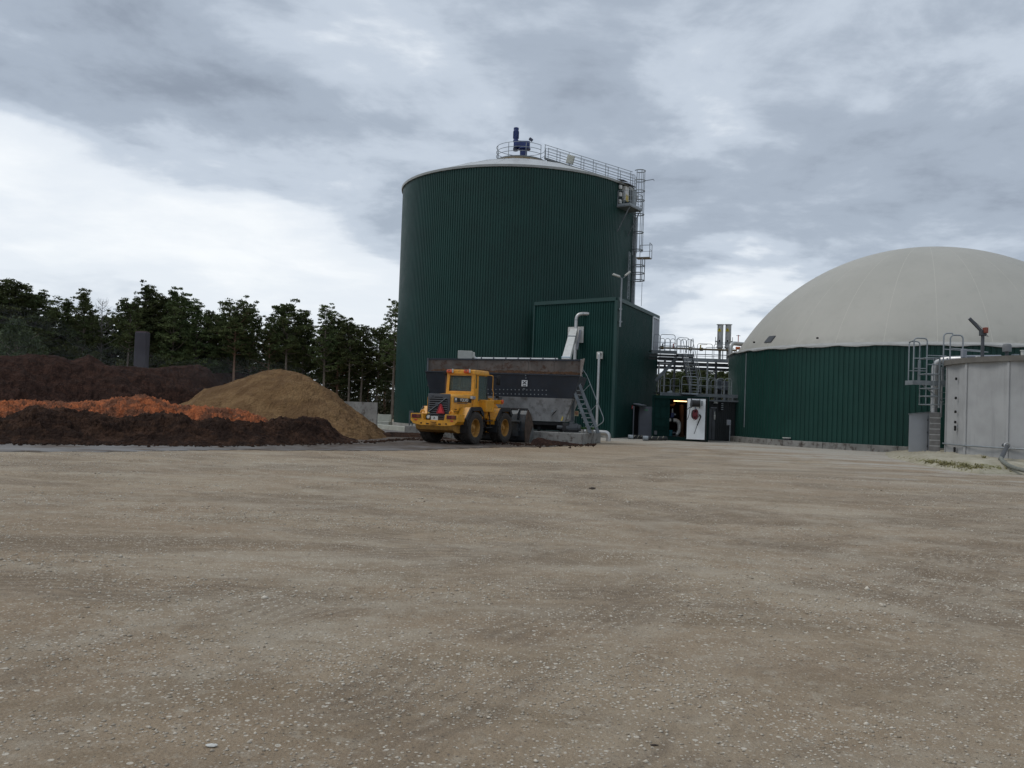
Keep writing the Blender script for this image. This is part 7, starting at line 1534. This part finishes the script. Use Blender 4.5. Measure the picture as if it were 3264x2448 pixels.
    B('console', MB().bevbox((-.5, .36, 2.42), (.2, .24, .3), .04), BLACKP); B('steering_wheel', MB().tube([(.34 + .05 * math.cos(t), .2 * math.sin(t), 2.28 + .18 * math.cos(t)) for t in [2 * math.pi * k / 20 for k in range(20)]], .018, 6, closed=True), BLACKP)
    # beacons and horn lamp on the rear roof edge
    for y in (.52, -.36):
        bc = B('beacon', MB().cyl((x0 - .10, y, z1 - .01), (x0 - .10, y, z1 + .03), .10, 14), GREYD); MB().bevbox((x0 - .12, y, z1 - .02), (.14, .30, .16), .05).build('amber_lens', ORANGEL, bc, world=False, smooth=True); MB().bevbox((x0 - .12, y - .15, z1), (.10, .05, .18), .02).build('lamp_rim', LAMPW, bc, world=False)
    B('roof_lamp', MB().lathe([(0, -.05), (.09, -.04), (.10, .04), (0, .05)], (x0 - .02, hw + .10, z1 - .10), axis='X', n=14), BLACK, smooth=True)
    B('exhaust_stack', MB().cyl((x0 - .12, .52, 2.1), (x0 - .12, .52, 2.9), .055, 12) if False else MB().bar((x0 + .06, hw + .06, 2.1), (x0 + .06, hw + .06, 3.12), .09, .09), mat('brown_stack', (.06, .03, .02), .7))
    # mirror arm and mirrors
    for s in (-1, 1):
        B('mirror_arm', MB().tube(fillet([(x1 - .05, s * (hw + .02), 3.14), (x1 + .08, s * (hw + .16), 3.12), (x1 + .08, s * (hw + .16), 2.45), (x1 + .06, s * (hw + .22), 2.36), (x1 + .04, s * (hw + .20), 1.85)], .06), .02, 8), YEL, smooth=True); B('mirror', MB().bevbox((x1 + .28, s * (hw + .34), 2.92), (.07, .20, .44), .03), BLACK, smooth=True); B('mirror_bracket', MB().bar((x1 + .08, s * (hw + .16), 3.05), (x1 + .28, s * (hw + .32), 3.0), .025), BLACK)
        # side box, fenders
        B('side_locker', MB().bevbox((.18, s * .86, 1.72), (.78, .40, .55), .03), YEL)
        for x, nm in ((-WB / 2, 'rear_fender'), (WB / 2, 'front_fender')):
            pr = [(x - .86, .88), (x - .86, 1.12), (x - .42, 1.62), (x + .42, 1.64), (x + .70, 1.36)]
            fd = MB(); ys = (s * .70, s * 1.20)
            for a, b_ in zip(pr, pr[1:]): 
                dx, dz = b_[0] - a[0], b_[1] - a[1]; l = math.hypot(dx, dz); nx, nz = dz / l * .04, -dx / l * .04
                fd.hexa([(a[0], ys[0], a[1]), (a[0], ys[1], a[1]), (b_[0], ys[1], b_[1]), (b_[0], ys[0], b_[1]), (a[0] + nx, ys[0], a[1] + nz), (a[0] + nx, ys[1], a[1] + nz), (b_[0] + nx, ys[1], b_[1] + nz), (b_[0] + nx, ys[0], b_[1] + nz)])
            fo = B(nm, fd, YEL)
            rim = MB(); 
            for a, b_ in zip(pr, pr[1:]): rim.bar((a[0], s * 1.20, a[1] - .06), (b_[0], s * 1.20, b_[1] - .06), .07, .17, up=(0, 0, 1)); 
            rim.build('fender_edge', BLACKP, fo, world=False)
            MB().box((x - .84, s * .97, .72), (.03, .50, .40)).build('mud_flap', BLACKP, fo, world=False)
    B('step', MB().box((.1, -.95, .75), (.6, .3, .04)).box((.1, -.95, 1.05), (.6, .3, .04)).bar((-.18, -1.0, .7), (-.18, -.9, 1.5), .04).bar((.38, -1.0, .7), (.38, -.9, 1.5), .04), BLACKP)
    # front frame, lift arms, cylinders
    for s in (-1, 1):
        B('arm_tower', MB().prism([(.72, s * .34, 1.0), (1.35, s * .34, 1.0), (1.25, s * .34, 1.9), (1.08, s * .34, 2.18), (.92, s * .34, 2.18), (.80, s * .34, 1.8)], (0, s * .10, 0)), YEL)
        B('pivot_pin', MB().cyl((1.0, s * .30, 1.95), (1.0, s * .50, 1.95), .08, 14), RIMY, smooth=True)
        B('lift_arm', MB().prism([(.95, s * .52, 2.08), (1.15, s * .52, 2.10), (2.1, s * .52, 1.5), (3.15, s * .52, .72), (3.15, s * .52, .42), (2.85, s * .52, .45), (1.7, s * .52, 1.2), (.95, s * .52, 1.82)], (0, s * .09, 0)), YEL)
        B('lift_cylinder', MB().cyl((1.0, s * .3, 1.15), (1.75, s * .42, 1.2), .07, 12).cyl((1.75, s * .42, 1.2), (2.15, s * .47, 1.1), .04, 10), GREYD, smooth=True)
        hl = B('front_lamp_arm', MB().bevbox((1.25, s * .80, 1.92), (.16, .66, .20), .02), YEL); MB().bevbox((1.22, s * 1.15, 1.94), (.14, .10, .18), .03).build('indicator_lens', ORANGEL, hl, world=False, smooth=True); MB().bevbox((1.38, s * .92, 2.1), (.14, .2, .18), .03).build('front_lamp', GREYD, hl, world=False)
        B('front_mirror', MB().bevbox((1.15, s * .90, 2.16), (.06, .18, .12), .03), BLACK)
    B('tilt_linkage', MB().bar((1.15, 0, 1.95), (2.1, 0, 1.55), .16, .2).bar((2.1, 0, 1.55), (3.15, 0, 1.0), .1, .12), YEL); B('hydraulic_hoses', MB().tube(fillet([(.95, -.25, 2.05), (1.05, -.3, 2.3), (1.3, -.25, 2.2), (1.5, -.2, 1.8)], .1), .03, 8).tube(fillet([(.95, .1, 2.05), (1.1, .1, 2.28), (1.4, .1, 2.1)], .1), .03, 8), BLACKP, smooth=True)
    # bucket, curled on the ground
    def bk(y0, y1, pr, nm, m, par=None, lab=None): 
        o = MB().prism([(x, y0, z) for x, z in pr], (0, y1 - y0, 0)); return o.build(nm, m, par or ld, world=False, label=lab)
    bo_ = sub_empty('bucket_assembly', ld) if False else None
    hwB = 1.38; back = [(2.86, .12), (2.82, .55), (2.86, 1.00), (2.96, 1.38), (3.10, 1.62)]; bo = [(3.75, .03), (3.2, .0), (2.95, .03), (2.86, .12)]
    shell = MB(); prf = bo + back[1:]; 
    for a, b_ in zip(prf, prf[1:]):
        dx, dz = b_[0] - a[0], b_[1] - a[1]; l = math.hypot(dx, dz); nx, nz = dz / l * .035, -dx / l * .035
        shell.hexa([(a[0], -hwB, a[1]), (b_[0], -hwB, b_[1]), (b_[0], hwB, b_[1]), (a[0], hwB, a[1]), (a[0] + nx, -hwB, a[1] + nz), (b_[0] + nx, -hwB, b_[1] + nz), (b_[0] + nx, hwB, b_[1] + nz), (a[0] + nx, hwB, a[1] + nz)])
    bu = B('bucket', shell, BUCKET); bu.location = (.42, 0, 0)
    B_ = lambda nm, m_, mat_: m_.build(nm, mat_, bu, world=False)
    side = [(3.80, .02), (3.2, -.005), (2.90, .05), (2.84, .55), (2.88, 1.0), (2.98, 1.40), (3.12, 1.63), (3.45, 1.38), (3.72, .95), (3.86, .45)]
    for s in (-1, 1): B_('side_plate', MB().prism([(x, s * hwB, z) for x, z in side], (0, s * .04, 0)), BUCKETR); B_('edge_wear', MB().prism([(x, s * (hwB + .041), z) for x, z in ((3.80, .02), (3.30, .02), (3.45, .45), (3.72, .80), (3.85, .5))], (0, s * .006, 0)), BUCKETG)
    B_('top_lip', MB().bar((3.10, -hwB, 1.64), (3.10, hwB, 1.64), .10, .08), BUCKET)
    for y in (-.98, -.5, .0, .5, .98): B_('rib', MB().prism([(3.08, y, 1.62), (2.94, y, 1.38), (2.84, y, 1.02), (2.76, y, 1.10), (2.84, y, 1.42), (3.02, y, 1.64)], (0, .04, 0)), BUCKET)
    B_('back_box', MB().bevbox((2.78, 0, .62), (.16, 2.3, .16), .02).bevbox((2.80, 0, 1.02), (.12, 2.3, .1), .02), BUCKET)
    for y in (-.95, .95): B_('back_bracket', MB().box((2.74, y, .62), (.22, .30, .62)), BUCKET)
    B_('cutting_edge', MB().bar((3.74, -hwB, .03), (3.74, hwB, .03), .22, .03), BUCKETG)
    return ld

# ------------------------------------------------------------------ build everything
import time as _t
_t0 = _t.time()
build_ground(); build_asphalt(); build_bank()
build_tank(); A, B, C, nAC, nCB, Ht = build_building(); build_left_walls(); build_middle(A, B, C, nAC, nCB, Ht)
DH = build_dome(); build_silo(DH)
build_trees(); build_heaps(); build_steam()
build_hopper(); build_loader()
build_stones()
print('BUILD TIME', round(_t.time() - _t0, 1))
